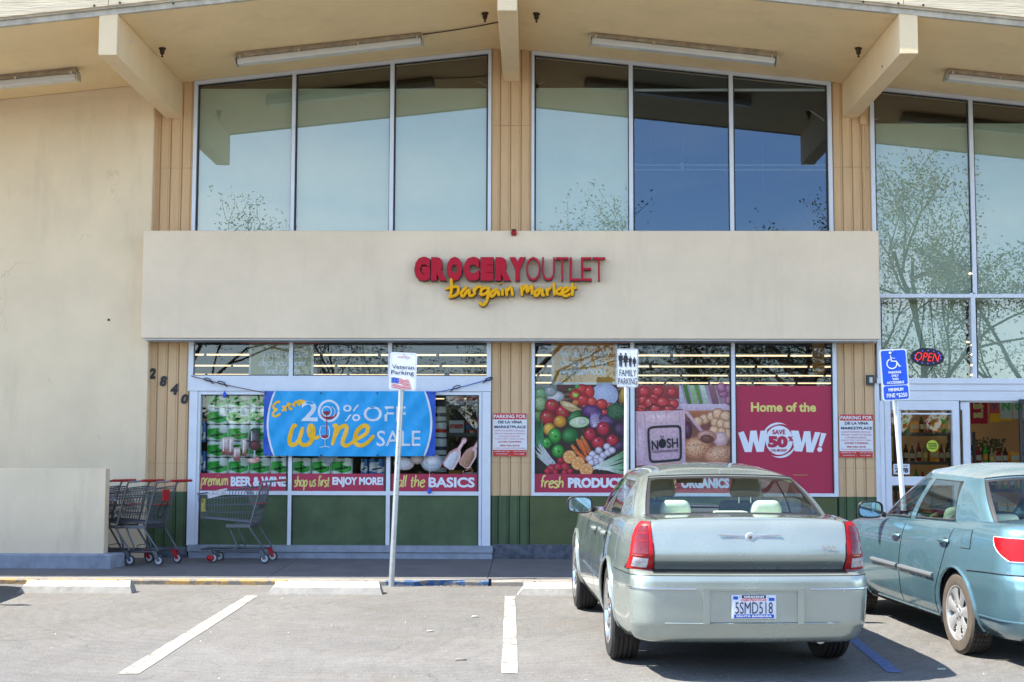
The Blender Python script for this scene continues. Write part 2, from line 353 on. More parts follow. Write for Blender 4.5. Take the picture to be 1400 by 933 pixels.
def worn(name, c, thr):
    m = mat(name, (.20, .185, .16), .9, var=.25, vscale=7, bump=.6, bscale=30); t = m.node_tree; N = t.nodes; K = t.links; p = N['Principled BSDF']; src = p.inputs['Base Color'].links[0].from_socket
    tc = N.new('ShaderNodeTexCoord'); n = N.new('ShaderNodeTexNoise'); n.inputs['Scale'].default_value = 7; n.inputs['Detail'].default_value = 9; n.inputs['Roughness'].default_value = .75; K.new(tc.outputs['Object'], n.inputs[0])
    mr = N.new('ShaderNodeMapRange'); mr.inputs[1].default_value = thr; mr.inputs[2].default_value = thr+.05; K.new(n.outputs[0], mr.inputs[0])
    mx = N.new('ShaderNodeMix'); mx.data_type = 'RGBA'; mx.inputs[7].default_value = (*c, 1); K.new(mr.outputs[0], mx.inputs[0]); K.new(src, mx.inputs[6]); K.new(mx.outputs[2], p.inputs['Base Color']); return m
M['stripe'] = worn('worn white line paint', (.33, .32, .29), .41)
M['yellowkerb'] = worn('worn yellow kerb paint', (.38, .235, .085), .47)
M['bluekerb'] = worn('worn blue kerb paint', (.025, .09, .22), .48)

M['bluestripe'] = mat('worn blue line paint', (.09, .14, .30), .85, var=.3, vscale=20, bump=.2)
M['bronze'] = mat('dark bronze fitting', (.05, .028, .018), .45, .6)
M['tubelens'] = mat('clear diffuser', (.80, .80, .78), .15, 0, coat=.5, alpha=.75)
M['tubewhite'] = mat('fluorescent tube, off', (.78, .82, .82), .35)
M['fixture'] = mat('dusty fixture body', (.34, .27, .19), .7, var=.35, vscale=9)
M['tubeon'] = mat('lit ceiling tube', (1, .9, .75), .5, emit=(1, .74, .44), es=.62)
M['lamp'] = mat('small warm bulb', (1, .9, .7), .5, emit=(1, .78, .5), es=2.5)
M['neonred'] = mat('red neon', (.6, .02, .02), .5, emit=(1, .035, .05), es=.3)
M['neonblue'] = mat('blue neon dot', (.1, .1, .6), .5, emit=(.10, .10, 1), es=.45)
M['cream'] = mat('cream upholstery', (.52, .56, .44), .7, bump=.1)
M['seatgrey'] = mat('grey upholstery', (.16, .19, .20), .7, bump=.1)
M['dashdark'] = mat('dark cabin plastic', (.04, .042, .045), .6)
M['redglass'] = mat('red lens', (.36, .002, .006), .32, coat=.12, spec=.3, var=.18, vscale=30)
M['reddark'] = mat('dark red lens', (.15, .002, .004), .12, coat=.6, var=.3, vscale=30)
M['clearlens'] = mat('clear reversing lens', (.42, .42, .46), .15, coat=1, var=.35, vscale=45)
M['underbody'] = mat('underbody', (.018, .018, .018), .9)
M['greenprint'] = mat('green paper towel print', (.03, .42, .05), .4, var=.25, vscale=18)
M['packwhite'] = mat('white plastic wrap', (.80, .86, .84), .28, var=.12, vscale=22)
M['packblue'] = mat('blue plastic wrap', (.03, .16, .45), .3, var=.4, vscale=16)
M['hang'] = mat('orange brown sign board', (.75, .36, .04), .6, var=.15, vscale=3)
M['hanggreen'] = mat('olive sign board', (.40, .38, .20), .6)
M['leaf'] = mat('olive leaf', (.085, .105, .040), .6, var=.3, vscale=1.2)
M['bark'] = mat('grey brown bark', (.10, .08, .06), .9, var=.25, vscale=5, bump=.4)

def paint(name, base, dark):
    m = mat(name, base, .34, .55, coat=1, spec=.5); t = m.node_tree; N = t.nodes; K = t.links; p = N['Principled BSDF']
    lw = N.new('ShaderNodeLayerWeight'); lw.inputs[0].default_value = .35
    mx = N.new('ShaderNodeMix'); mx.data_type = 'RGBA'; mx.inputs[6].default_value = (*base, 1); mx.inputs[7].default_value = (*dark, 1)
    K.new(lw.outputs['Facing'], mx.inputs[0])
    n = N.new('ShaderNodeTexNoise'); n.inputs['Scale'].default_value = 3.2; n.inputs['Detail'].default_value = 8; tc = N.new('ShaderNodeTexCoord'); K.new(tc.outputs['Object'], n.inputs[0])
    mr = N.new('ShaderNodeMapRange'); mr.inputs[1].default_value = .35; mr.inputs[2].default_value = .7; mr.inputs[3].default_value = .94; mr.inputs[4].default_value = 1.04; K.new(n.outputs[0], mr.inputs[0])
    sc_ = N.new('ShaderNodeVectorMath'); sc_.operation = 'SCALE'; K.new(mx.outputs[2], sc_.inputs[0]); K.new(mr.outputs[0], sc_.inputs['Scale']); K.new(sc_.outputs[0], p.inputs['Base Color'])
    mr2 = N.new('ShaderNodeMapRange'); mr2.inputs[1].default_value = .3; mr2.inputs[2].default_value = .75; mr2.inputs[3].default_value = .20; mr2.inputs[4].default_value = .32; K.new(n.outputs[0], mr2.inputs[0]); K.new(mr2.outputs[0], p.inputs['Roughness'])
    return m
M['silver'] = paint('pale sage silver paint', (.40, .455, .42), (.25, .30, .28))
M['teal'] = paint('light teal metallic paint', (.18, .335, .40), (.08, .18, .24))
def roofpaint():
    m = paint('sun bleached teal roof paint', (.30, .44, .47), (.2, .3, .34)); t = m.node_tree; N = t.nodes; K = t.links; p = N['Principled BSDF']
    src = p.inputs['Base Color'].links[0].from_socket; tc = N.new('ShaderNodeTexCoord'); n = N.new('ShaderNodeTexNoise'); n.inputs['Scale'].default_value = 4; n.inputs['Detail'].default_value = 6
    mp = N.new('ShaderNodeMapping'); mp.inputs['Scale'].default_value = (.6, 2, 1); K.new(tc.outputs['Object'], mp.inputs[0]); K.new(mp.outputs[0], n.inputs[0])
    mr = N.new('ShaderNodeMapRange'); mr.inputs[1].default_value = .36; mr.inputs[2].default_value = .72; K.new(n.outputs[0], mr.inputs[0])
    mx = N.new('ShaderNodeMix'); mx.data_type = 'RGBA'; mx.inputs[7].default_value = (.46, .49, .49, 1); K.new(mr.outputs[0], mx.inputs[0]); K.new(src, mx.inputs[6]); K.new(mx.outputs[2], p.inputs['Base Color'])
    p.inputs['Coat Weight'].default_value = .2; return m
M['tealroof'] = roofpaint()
def glass(name, tint, refl, rough=0, gc=(.95, .98, 1)):
    m = bpy.data.materials.new(name); m.use_nodes = True; t = m.node_tree; N = t.nodes; K = t.links
    for n in list(N): N.remove(n)
    o = N.new('ShaderNodeOutputMaterial'); tr = N.new('ShaderNodeBsdfTransparent'); tr.inputs[0].default_value = (*tint, 1)
    gl = N.new('ShaderNodeBsdfGlossy'); gl.inputs['Roughness'].default_value = rough; gl.inputs[0].default_value = (*gc, 1)
    ge = N.new('ShaderNodeNewGeometry'); dt = N.new('ShaderNodeVectorMath'); dt.operation = 'DOT_PRODUCT'; K.new(ge.outputs['Incoming'], dt.inputs[0]); K.new(ge.outputs['Normal'], dt.inputs[1])
    def mt(op, a, b=0.0, cl=False):
        q = N.new('ShaderNodeMath'); q.operation = op; q.use_clamp = cl
        for k_, x_ in ((0, a), (1, b)):
            if isinstance(x_, float): q.inputs[k_].default_value = x_
            else: K.new(x_, q.inputs[k_])
        return q.outputs[0]
    fr = mt('MULTIPLY', mt('POWER', mt('SUBTRACT', 1.0, mt('ABSOLUTE', dt.outputs['Value'])), 5.0), .93)   # Schlick, the same from both sides of the sheet
    class ad: outputs = [mt('ADD', fr, .045+refl, True)]
    mx = N.new('ShaderNodeMixShader'); K.new(ad.outputs[0], mx.inputs[0]); K.new(tr.outputs[0], mx.inputs[1]); K.new(gl.outputs[0], mx.inputs[2])
    K.new(mx.outputs[0], o.inputs[0]); return m
M['pane'] = glass('window glass', (.80, .86, .86), .085, 0, (.58, .76, 1))
M['filmpane'] = glass('window glass with blind', (.88, .94, .92), .125, 0, (1, .97, .90))
M['doorpane'] = glass('tinted door glass', (.75, .72, .68), .02)
M['lowpane'] = glass('shopfront glass', (.88, .92, .90), .03)
M['carglass'] = glass('car glass', (.86, .95, .94), .0)
M['sideglass'] = glass('tinted car side glass', (.45, .55, .52), .08)
M['blind'] = mat('pale green grey roller blind', (.37, .43, .34), .7, var=.08, vscale=1.2)
def asphalt():
    m = bpy.data.materials.new('worn asphalt'); m.use_nodes = True; t = m.node_tree; N = t.nodes; K = t.links; p = N['Principled BSDF']; p.inputs['Roughness'].default_value = .92
    tc = N.new('ShaderNodeTexCoord')
    def noise(s, d, sc3=None, dist=0, rgh=.6):
        n = N.new('ShaderNodeTexNoise'); n.inputs['Scale'].default_value = s; n.inputs['Detail'].default_value = d; n.inputs['Roughness'].default_value = rgh; n.inputs['Distortion'].default_value = dist
        if sc3:
            mp = N.new('ShaderNodeMapping'); mp.inputs['Scale'].default_value = sc3; mp.inputs['Rotation'].default_value = (0, 0, .35); K.new(tc.outputs['Object'], mp.inputs[0]); K.new(mp.outputs[0], n.inputs[0])
        else: K.new(tc.outputs['Object'], n.inputs[0])
        return n.outputs[0]
    def ramp(src, a, b, c0, c1):
        r = N.new('ShaderNodeMapRange'); r.inputs[1].default_value = a; r.inputs[2].default_value = b; r.inputs[3].default_value = c0; r.inputs[4].default_value = c1; K.new(src, r.inputs[0]); return r.outputs[0]
    def mul(a, b):
        q = N.new('ShaderNodeMath'); q.operation = 'MULTIPLY'; K.new(a, q.inputs[0]); K.new(b, q.inputs[1]); return q.outputs[0]
    v = mul(ramp(noise(.45, 6), .3, .7, .80, 1.14), ramp(noise(3, 9, None, .4, .75), .3, .75, .80, 1.14))
    v = mul(v, ramp(noise(70, 3), .25, .75, .55, 1.45))
    v = mul(v, ramp(noise(1.3, 9, (5, .8, 1), 1.6, .6), .35, .75, .95, 1.06))
    # sweeping tyre scuffs
    wv = N.new('ShaderNodeTexWave'); wv.wave_type = 'RINGS'; wv.rings_direction = 'Z'; wv.inputs['Scale'].default_value = 2.3; wv.inputs['Distortion'].default_value = 9; wv.inputs['Detail'].default_value = 5; wv.inputs['Detail Scale'].default_value = .35
    mp = N.new('ShaderNodeMapping'); mp.inputs['Location'].default_value = (1.3, 4.2, 0); K.new(tc.outputs['Object'], mp.inputs[0]); K.new(mp.outputs[0], wv.inputs[0])
    v = mul(v, ramp(wv.outputs['Fac'], 0, 1, .96, 1.035))
    def math_(op, a, b):
        q = N.new('ShaderNodeMath'); q.operation = op
        for k_, x_ in ((0, a), (1, b)):
            if isinstance(x_, float): q.inputs[k_].default_value = x_
            else: K.new(x_, q.inputs[k_])
        return q.outputs[0]
    for (lx, ly, sc_, am) in ((-3.0, 7.6, 1.0, .10), (3.6, 6.2, 1.3, .09), (-6.5, 9.5, .8, .08)):   # old turning tyre marks
        w2 = N.new('ShaderNodeTexWave'); w2.wave_type = 'RINGS'; w2.rings_direction = 'Z'; w2.inputs['Scale'].default_value = sc_*1.6; w2.inputs['Distortion'].default_value = .5; w2.inputs['Detail'].default_value = 3; w2.inputs['Detail Scale'].default_value = 3
        mp = N.new('ShaderNodeMapping'); mp.inputs['Location'].default_value = (lx, ly, 0); K.new(tc.outputs['Object'], mp.inputs[0]); K.new(mp.outputs[0], w2.inputs[0])
        mk = math_('MULTIPLY', ramp(w2.outputs['Fac'], .80, .98, 0, am), ramp(noise(.6+sc_*.4, 5, None, 0, .6), .48, .62, 0, 1))
        mk = math_('MULTIPLY', mk, ramp(noise(26, 3), .35, .6, .2, 1)); v = math_('SUBTRACT', v, mk)
    vc = N.new('ShaderNodeTexVoronoi'); vc.feature = 'DISTANCE_TO_EDGE'; vc.inputs['Scale'].default_value = .42
    nd = N.new('ShaderNodeTexNoise'); nd.inputs['Scale'].default_value = 2.2; nd.inputs['Detail'].default_value = 8; K.new(tc.outputs['Object'], nd.inputs[0])
    va = N.new('ShaderNodeVectorMath'); va.operation = 'SCALE'; va.inputs['Scale'].default_value = .55; K.new(nd.outputs['Color'], va.inputs[0]); vb = N.new('ShaderNodeVectorMath'); vb.operation = 'ADD'; K.new(tc.outputs['Object'], vb.inputs[0]); K.new(va.outputs[0], vb.inputs[1]); K.new(vb.outputs[0], vc.inputs[0])
    ck = math_('MULTIPLY', ramp(vc.outputs['Distance'], .001, .005, .26, 0), ramp(noise(.8, 4), .5, .58, 0, 1)); v = math_('SUBTRACT', v, ck)
    c = N.new('ShaderNodeRGB'); c.outputs[0].default_value = (.155, .152, .147, 1)
    s = N.new('ShaderNodeVectorMath'); s.operation = 'SCALE'; K.new(c.outputs[0], s.inputs[0]); K.new(v, s.inputs['Scale'])
    # brownish oil and dirt
    mx = N.new('ShaderNodeMix'); mx.data_type = 'RGBA'; mx.inputs[7].default_value = (.12, .10, .075, 1)
    K.new(ramp(noise(.9, 9, (1, 2.2, 1), .8, .7), .52, .76, 0, .55), mx.inputs[0]); K.new(s.outputs[0], mx.inputs[6])
    # light dust specks
    vo = N.new('ShaderNodeTexVoronoi'); vo.inputs['Scale'].default_value = 3.1; vo.inputs['Randomness'].default_value = 1; K.new(tc.outputs['Object'], vo.inputs[0])
    m2 = N.new('ShaderNodeMix'); m2.data_type = 'RGBA'; m2.inputs[7].default_value = (.42, .36, .26, 1); K.new(ramp(vo.outputs['Distance'], .03, .05, .7, 0), m2.inputs[0]); K.new(mx.outputs[2], m2.inputs[6])
    K.new(m2.outputs[2], p.inputs['Base Color'])
    b = N.new('ShaderNodeBump'); b.inputs['Strength'].default_value = .5; b.inputs['Distance'].default_value = .006; K.new(noise(120, 4), b.inputs['Height']); K.new(b.outputs[0], p.inputs['Normal']); return m
M['asphalt'] = asphalt()
M['walk'] = mat('grey walk concrete', (.15, .15, .155), .9, var=.16, vscale=2.2, bump=.3, bscale=50, detail=6)
M['earth'] = mat('verge soil and dry grass', (.16, .14, .08), .95, var=.3, vscale=.6)

# ---------------------------------------------------------------- ground
g = MB(); ys = [-240, -60, -22, -12, -2.541]
g.add([(x, y, gz(y)) for y in ys for x in (-160, 160)], [(2*i, 2*i+1, 2*i+3, 2*i+2) for i in range(4)])
lotobj = g.build('parking_lot', M['asphalt'], kind='structure')
g = MB(); g.add([(-400, -400, -.75), (400, -400, -.75), (400, 400, -.75), (-400, 400, -.75)], [(0, 1, 2, 3)]); g.build('ground', M['earth'], kind='structure')
g = MB(); g.prism([(-1, -.3), (-1, gz(-2.38)), (-1, gz(-2.38)), (-1, -.3)], 0, 0) if 0 else None
xs = [-11.0, on(672, 775, -1.5).x, 12.0]
walk = MB(); walk.add([(-11, -2.38, gz(-2.38)), (11.5, -2.38, gz(-2.38)), (11.5, .6, gz(.0)), (-11, .6, gz(.0))], [(0, 1, 2, 3)])
walk = walk.build('sidewalk', M['roughbase'], kind='structure')   # joint bed under the slabs
slabs = [-11, -8.2, -5.6, -3.05, on(670, 775, -1.5).x, 2.1, 4.7, 7.4, 11.5]
for a, b in zip(slabs, slabs[1:]):
    q = MB(); q.hexa([(a+.004, -2.375, gz(-2.38)-.05), (b-.004, -2.375, gz(-2.38)-.05), (b-.004, .55, -.05), (a+.004, .55, -.05)],
                     [(a+.004, -2.375, gz(-2.38)+.004), (b-.004, -2.375, gz(-2.38)+.004), (b-.004, .55, .021), (a+.004, .55, .021)]); q.build('slab', M['walk'], walk)
kx = [(-11, -5.7, 0), (-5.7, -4.2, 0), (-4.2, on(395, 795, -2.5).x, 0), (on(395, 795, -2.5).x, on(528, 795, -2.5).x, 2), (on(528, 795, -2.5).x, on(668, 795, -2.5).x, 1), (on(672, 795, -2.5).x, 1.6, 2), (1.606, 5, 2), (5.006, 11.5, 1)]
kerb = MB().box(-11, 11.5, -2.50, -2.40, -.4, -.15).build('kerb', M['conc'], kind='structure')
for a, b, k in kx:
    q = MB(); n = max(2, int((b-a)/.12)); rr = random.Random(a)
    def KP(u, v, a=a, b=b, n=n):
        x = a+(b-a)*u; jit = (hsh('k', round(u*n), a)-.5); prof = [(-2.545, -.145), (-2.545, -.098+.006*jit), (-2.522+.008*jit, -.079), (-2.38, -.0735)]
        y, z = prof[round(v*3)]; return (x, y, z)
    q.grid(KP, n, 3); q.m = [(k if (i//n) < 1 else 3) if True else 0 for i in range(len(q.f))]
    q.m = [({0: 0, 1: 1, 2: 2}[k]) if (i//n) < 1 else (k if (i//n) == 1 else 2) for i in range(len(q.f))]
    q.build('kerb_stone', [M['yellowkerb'], M['bluekerb'], M['conc']], kerb)
def stripe(pts, m):
    q = MB(); p = [lot(*a) for a in pts]; n = 14; lab = []
    for i in range(n+1):
        t = i/n
        for s_ in (0, 1):
            P = p[0].lerp(p[3], t) if s_ == 0 else p[1].lerp(p[2], t)
            j = (hsh('s', i, s_, pts[0])-.5)*.008; lab.append((P.x+j, P.y, gz(P.y)+.004))
    q.add(lab, [(2*i, 2*i+1, 2*i+3, 2*i+2) for i in range(n)]); q.build('painted_line', m, lotobj)
stripe([(337, 815), (353, 815), (190, 922), (160, 922)], M['stripe'])
stripe([(690, 815.5), (704.5, 815.5), (708, 921), (685, 921)], M['stripe'])
stripe([(1115, 838), (1127, 838), (1233, 920), (1213, 920)], M['bluestripe'])
# litter
for px, py, c in ((1112, 0, 0),): pass
for px, py, sx, sy, kk in ((630, 903, .045, .014, 'conc'), (588, 864, .03, .02, 'cream'), (650, 844, .035, .015, 'cream'), (1287, 916, 0.03, .02, 'cream')):
    P = lot(px, py); q = MB(); q.hexa([(P.x-sx, P.y-sy, gz(P.y)+.004), (P.x+sx, P.y-sy*.6, gz(P.y)+.004), (P.x+sx*.8, P.y+sy, gz(P.y)+.004), (P.x-sx*.9, P.y+sy*.7, gz(P.y)+.004)],
        [(P.x-sx, P.y-sy, gz(P.y)+.008), (P.x+sx, P.y-sy*.6, gz(P.y)+.014), (P.x+sx*.8, P.y+sy, gz(P.y)+.008), (P.x-sx*.9, P.y+sy*.7, gz(P.y)+.012)])
    tag(q.build('litter', M[kk]), 'small scrap of pale litter on the asphalt '+({630: 'right of the white line near the bottom edge', 588: 'left of the middle white line, reddish', 650: 'between the wheel stops and the middle of the bay', 1287: 'beside the teal car\'s rear tyre'}[px] if px != 630 else 'lying flat left of the middle white line, the largest'), 'litter')
rr = random.Random(31)
def scatter(name, label, mats, n, fx, fy, s0, s1, parent=None):
    q = MB()
    for i in range(n):
        x, y = fx(), fy(); s_ = s0+(s1-s0)*rr.random(); a = rr.random()*6.28; z = gz(y)+.004; c, d = math.cos(a)*s_, math.sin(a)*s_; q.cur = rr.randrange(len(mats))
        q.add([(x-c, y-d, z), (x+d*.5, y-c*.5, z+.002), (x+c, y+d, z+.004+s_*.3), (x-d*.5, y+c*.5, z+.003)], [(0, 1, 2, 3)])
    tag(q.build(name, mats, kind='stuff'), label, 'leaf litter')
DL = [mat('dry orange leaf', (.38, .17, .05), .8), mat('dry tan leaf', (.34, .26, .15), .8), mat('dark grit', (.06, .05, .045), .9)]
scatter('dry_leaves', 'thin line of dry leaves and grit gathered along the kerb foot', DL, 170, lambda: rr.choice((rr.gauss(-.75, .35), rr.uniform(-7, 7), rr.gauss(-1.2, .5))), lambda: -2.57-abs(rr.gauss(0, .04)), .006, .018)
scatter('scattered_grit', 'sparse small leaves, stones and grit lying over the whole parking lot', DL+[M['cream']], 260, lambda: rr.uniform(-6, 6), lambda: rr.uniform(-10, -2.7), .005, .014)
# ---------------------------------------------------------------- building
XM, Z0, SL = -.413, 6.785, .1077
def zr(x): return Z0 - SL*abs(x-XM)
bld = thing('store_building', 'tan stucco supermarket front with low gabled eave, tall windows and a plain canopy band', 'building', (0, 0, 0))
def part(mb, name, m, smooth=False, label=None, parent=None): return mb.build(name, m, parent or bld, smooth, label=label)
def gable(mb, x0, x1, y0, y1, dz0, dz1):   # slab following the gable between two heights above the soffit line
    xs_ = sorted([x0, x1]+([XM] if x0 < XM < x1 else []))
    for a, b in zip(xs_, xs_[1:]):
        mb.hexa([(a, y0, zr(a)+dz0), (b, y0, zr(b)+dz0), (b, y0, zr(b)+dz1), (a, y0, zr(a)+dz1)], [(a, y1, zr(a)+dz0), (b, y1, zr(b)+dz0), (b, y1, zr(b)+dz1), (a, y1, zr(a)+dz1)])
OV = 2.95
q = MB(); gable(q, -12, 12, -OV, .3, 0, .25); part(q, 'roof_soffit', M['soffit'])
q = MB(); gable(q, -12, 12, -OV+.02, 34, .26, .6); part(q, 'roof', M['conc'])
q = MB(); gable(q, -12, 12, -OV-.055, -OV-.002, -.012, .062); part(q, 'drip_edge', M['gutter'])
q = MB(); gable(q, -12, 12, -OV-.085, -OV-.06, .052, .074); part(q, 'drip_edge', M['gutter'])
for a, b in ((-12, -4.84), (-4.832, -1.3), (-1.292, 4.12), (4.128, 12)):
    q = MB(); gable(q, a, b, -OV-.115, -OV-.087, .075, .62); part(q, 'fascia_board', M['fascia'])
for px, py in ((129, 8), (164, 4), (1228, 5), (1262, 7.5), (237, 5), (1180, 3)):
    p = on(px, py, -OV-.118); part(MB().lathe([(.012, -.008), (.014, 0), (.006, .004)], (p.x, p.y, p.z), 'y', 8), 'bolt', M['bronze'])
# beams
zb = .24549*D + H; zcb = .27248*D + H; LE = 3.0
for x0, x1, z in ((-4.957, -4.747, zb), (-.435, -.213, zcb), (4.089, 4.295, zb)):
    q = MB(); q.hexa([(x0, -LE, z), (x1, -LE, z), (x1, -LE, zr(x1)-.005), (x0, -LE, zr(x0)-.005)], [(x0, .02, z), (x1, .02, z), (x1, .02, zr(x1)-.005), (x0, .02, zr(x0)-.005)])
    o = part(q, 'roof_beam', M['beam'])
    md = o.modifiers.new('b', 'BEVEL'); md.width = .008; md.segments = 2
q = MB()
for (px, py) in ((178, 52),): p = on(px, py, -2.6); q.lathe([(.02, 0), (.02, .01)], (-4.74, -2.45, p.z), 'x', 10)
part(q, 'beam_plug', M['white'])
q = MB(); p = on(1212, 96, -2.0); q.lathe([(.012, -.004), (.012, .01)], (4.085, -2.2, zb+.08), 'x', 8); part(q, 'beam_plug', M['bronze'])
# stucco walls
def wallpoly(px_r_top, px_r_bot, Y, name, m):
    pass
q = MB(); xr = on(205, 400, -.14).x
q.hexa([(-12, -.14, -.05), (xr, -.14, -.05), (xr, -.14, zr(xr)), (-12, -.14, zr(-12))], [(-12, .3, -.05), (xr, .3, -.05), (xr, .3, zr(xr)), (-12, .3, zr(-12))])
wobj = part(q, 'stucco_wall', M['wall']); md = wobj.modifiers.new('b', 'BEVEL'); md.width = .012; md.segments = 2
# hairline cracks and a small vent mark on the wall
q = MB(); 
for pts in ([(148, 437), (151, 440), (149, 437)], ):
    q.box(on(147, 437, -.15).x, on(150, 437, -.15).x, -.146, -.14, on(147, 439, -.15).z, on(147, 436, -.15).z)
part(q, 'wall_screw', M['bronze'])
# canopy band
a = on(194, 400, -.42); b = on(1203, 400, -.42); zt = on(700, 315.5, -.42).z; zl = on(700, 463.5, -.42).z
q = MB(); q.box(a.x, b.x, -.42, .02, zl, zt); o = part(q, 'canopy_band', M['panel']); md = o.modifiers.new('b', 'BEVEL'); md.width = .015; md.segments = 2
q = MB(); q.box(a.x+.03, b.x-.03, -.39, -.02, zl-.02, zl-.002); part(q, 'canopy_trim', M['rail'])
CB = (a.x, b.x, zl, zt)
# siding pilasters: every board a part, grooves between
def siding(pxs, pya, pyb, joint, m_top, split=None, Y=-.02, py_ref=None):
    """boards between pixel columns pxs, from row pya down to row pyb"""
    ref = py_ref or (pya+pyb)/2; X = [on(p, ref, Y).x for p in pxs]
    zt_ = None if pya is None else on(700, pya, Y).z; zb_ = on(700, pyb, Y).z
    q = MB(); xa, xb = X[0]-.01, X[-1]+.01
    def top(x): return zr(x)-.002 if zt_ is None else zt_
    q.hexa([(xa, Y+.016, zb_), (xb, Y+.016, zb_), (xb, Y+.016, top(xb)), (xa, Y+.016, top(xa))], [(xa, .25, zb_), (xb, .25, zb_), (xb, .25, top(xb)), (xa, .25, top(xa))])
    part(q, 'pilaster_backing', M['groove'] if m_top is not M['green'] else M['underbody'])
    for i in range(len(X)-1):
        x0, x1 = X[i]+.003, X[i+1]-.003
        cuts = [zb_]+([on(700, j, Y).z for j in sorted(joint, reverse=True)] if joint else [])+[None]
        for c0, c1 in zip(cuts, cuts[1:]):
            z0 = c0+.002; zA = top(x0) if c1 is None else c1-.002; zB = top(x1) if c1 is None else c1-.002
            q = MB(); m = .012
            # board with a shallow groove down its inner side
            prof = [(x0, Y+.012), (x0+.006, Y), (x1-.03, Y), (x1-.027, Y+.007), (x1-.021, Y+.007), (x1-.018, Y), (x1-.005, Y), (x1, Y+.012)]
            n = len(prof); vs = [(x, y, z0) for x, y in prof]+[(x, y, (zA+(zB-zA)*(x-x0)/(x1-x0))) for x, y in prof]
            q.add(vs, [(k, k+1, k+1+n, k+n) for k in range(n-1)]+[tuple(range(n-1, -1, -1)), tuple(range(n, 2*n))]); part(q, 'siding_board', m_top)
siding([206, 219, 233, 248.5, 263.5], None, 330, [230], M['siding'], py_ref=240)
siding([671.5, 684, 698, 712.5, 726.5], None, 330, [172], M['siding'], py_ref=200)
siding([1138.5, 1151.5, 1165, 1178, 1191.5], None, 330, [229], M['siding'], py_ref=220)
siding([201, 214, 228, 243, 257.5], 455, 674, [635], M['siding'])
siding([201, 214, 228, 243, 257.5], 674, 772, None, M['green'], py_ref=564)
siding([671.5, 684, 698, 712.5, 726.5], 455, 678, [633], M['siding'])
siding([671.5, 681, 696, 710.5, 724], 678, 762, None, M['green'], py_ref=680)
siding([1144.5, 1155, 1168.5, 1182.5, 1197.5], 455, 678, [639], M['siding'], py_ref=570)
siding([1144.5, 1155, 1168.5, 1182.5, 1197.5], 678, 762, None, M['green'], py_ref=570)
# green stall riser under the right shopfront
x0, x1 = on(724.5, 700, 0).x, on(1144, 700, 0).x
q = MB(); q.box(x0, x1, -.035, .2, -.02, on(700, 678.5, -.03).z); part(q, 'stall_riser', mat('olive green paint', (.078, .098, .032), .65, var=.22, vscale=3, bump=.1))
# bases
zsill = on(700, 747, -.16).z
q = MB(); q.box(on(256, 750, -.16).x, on(673.5, 750, -.16).x, -.16, .02, zsill-.085, zsill); q.box(on(256, 750, -.16).x+.01, on(673.5, 750, -.16).x-.005, -.14, .02, -.02, zsill-.09); part(q, 'concrete_sill', M['plinth'])
def rough(x0, x1, y, z1, seed):
    q = MB(); n = int((x1-x0)/.05)
    def P(u, v):
        j = hsh(seed, round(u*n), round(v*4)); return (x0+(x1-x0)*u, y+.03*(j-.5)-(.02 if .2 < v < .8 else 0)+(.04 if v == 1 else 0), -.03+(z1+.03)*v+.012*(j-.5))
    q.grid(P, n, 4); q.add([(x0, y+.03, z1-.01), (x1, y+.03, z1-.01), (x1, .1, z1-.01), (x0, .1, z1-.01)], [(0, 1, 2, 3)]); part(q, 'rough_base', M['roughbase'], True)
rough(on(674, 750, -.12).x, on(1198, 750, -.12).x, -.10, on(700, 744.5, -.1).z, 1)
rough(on(160, 750, -.1).x, on(256, 750, -.1).x, -.08, on(700, 750, -.1).z, 2)
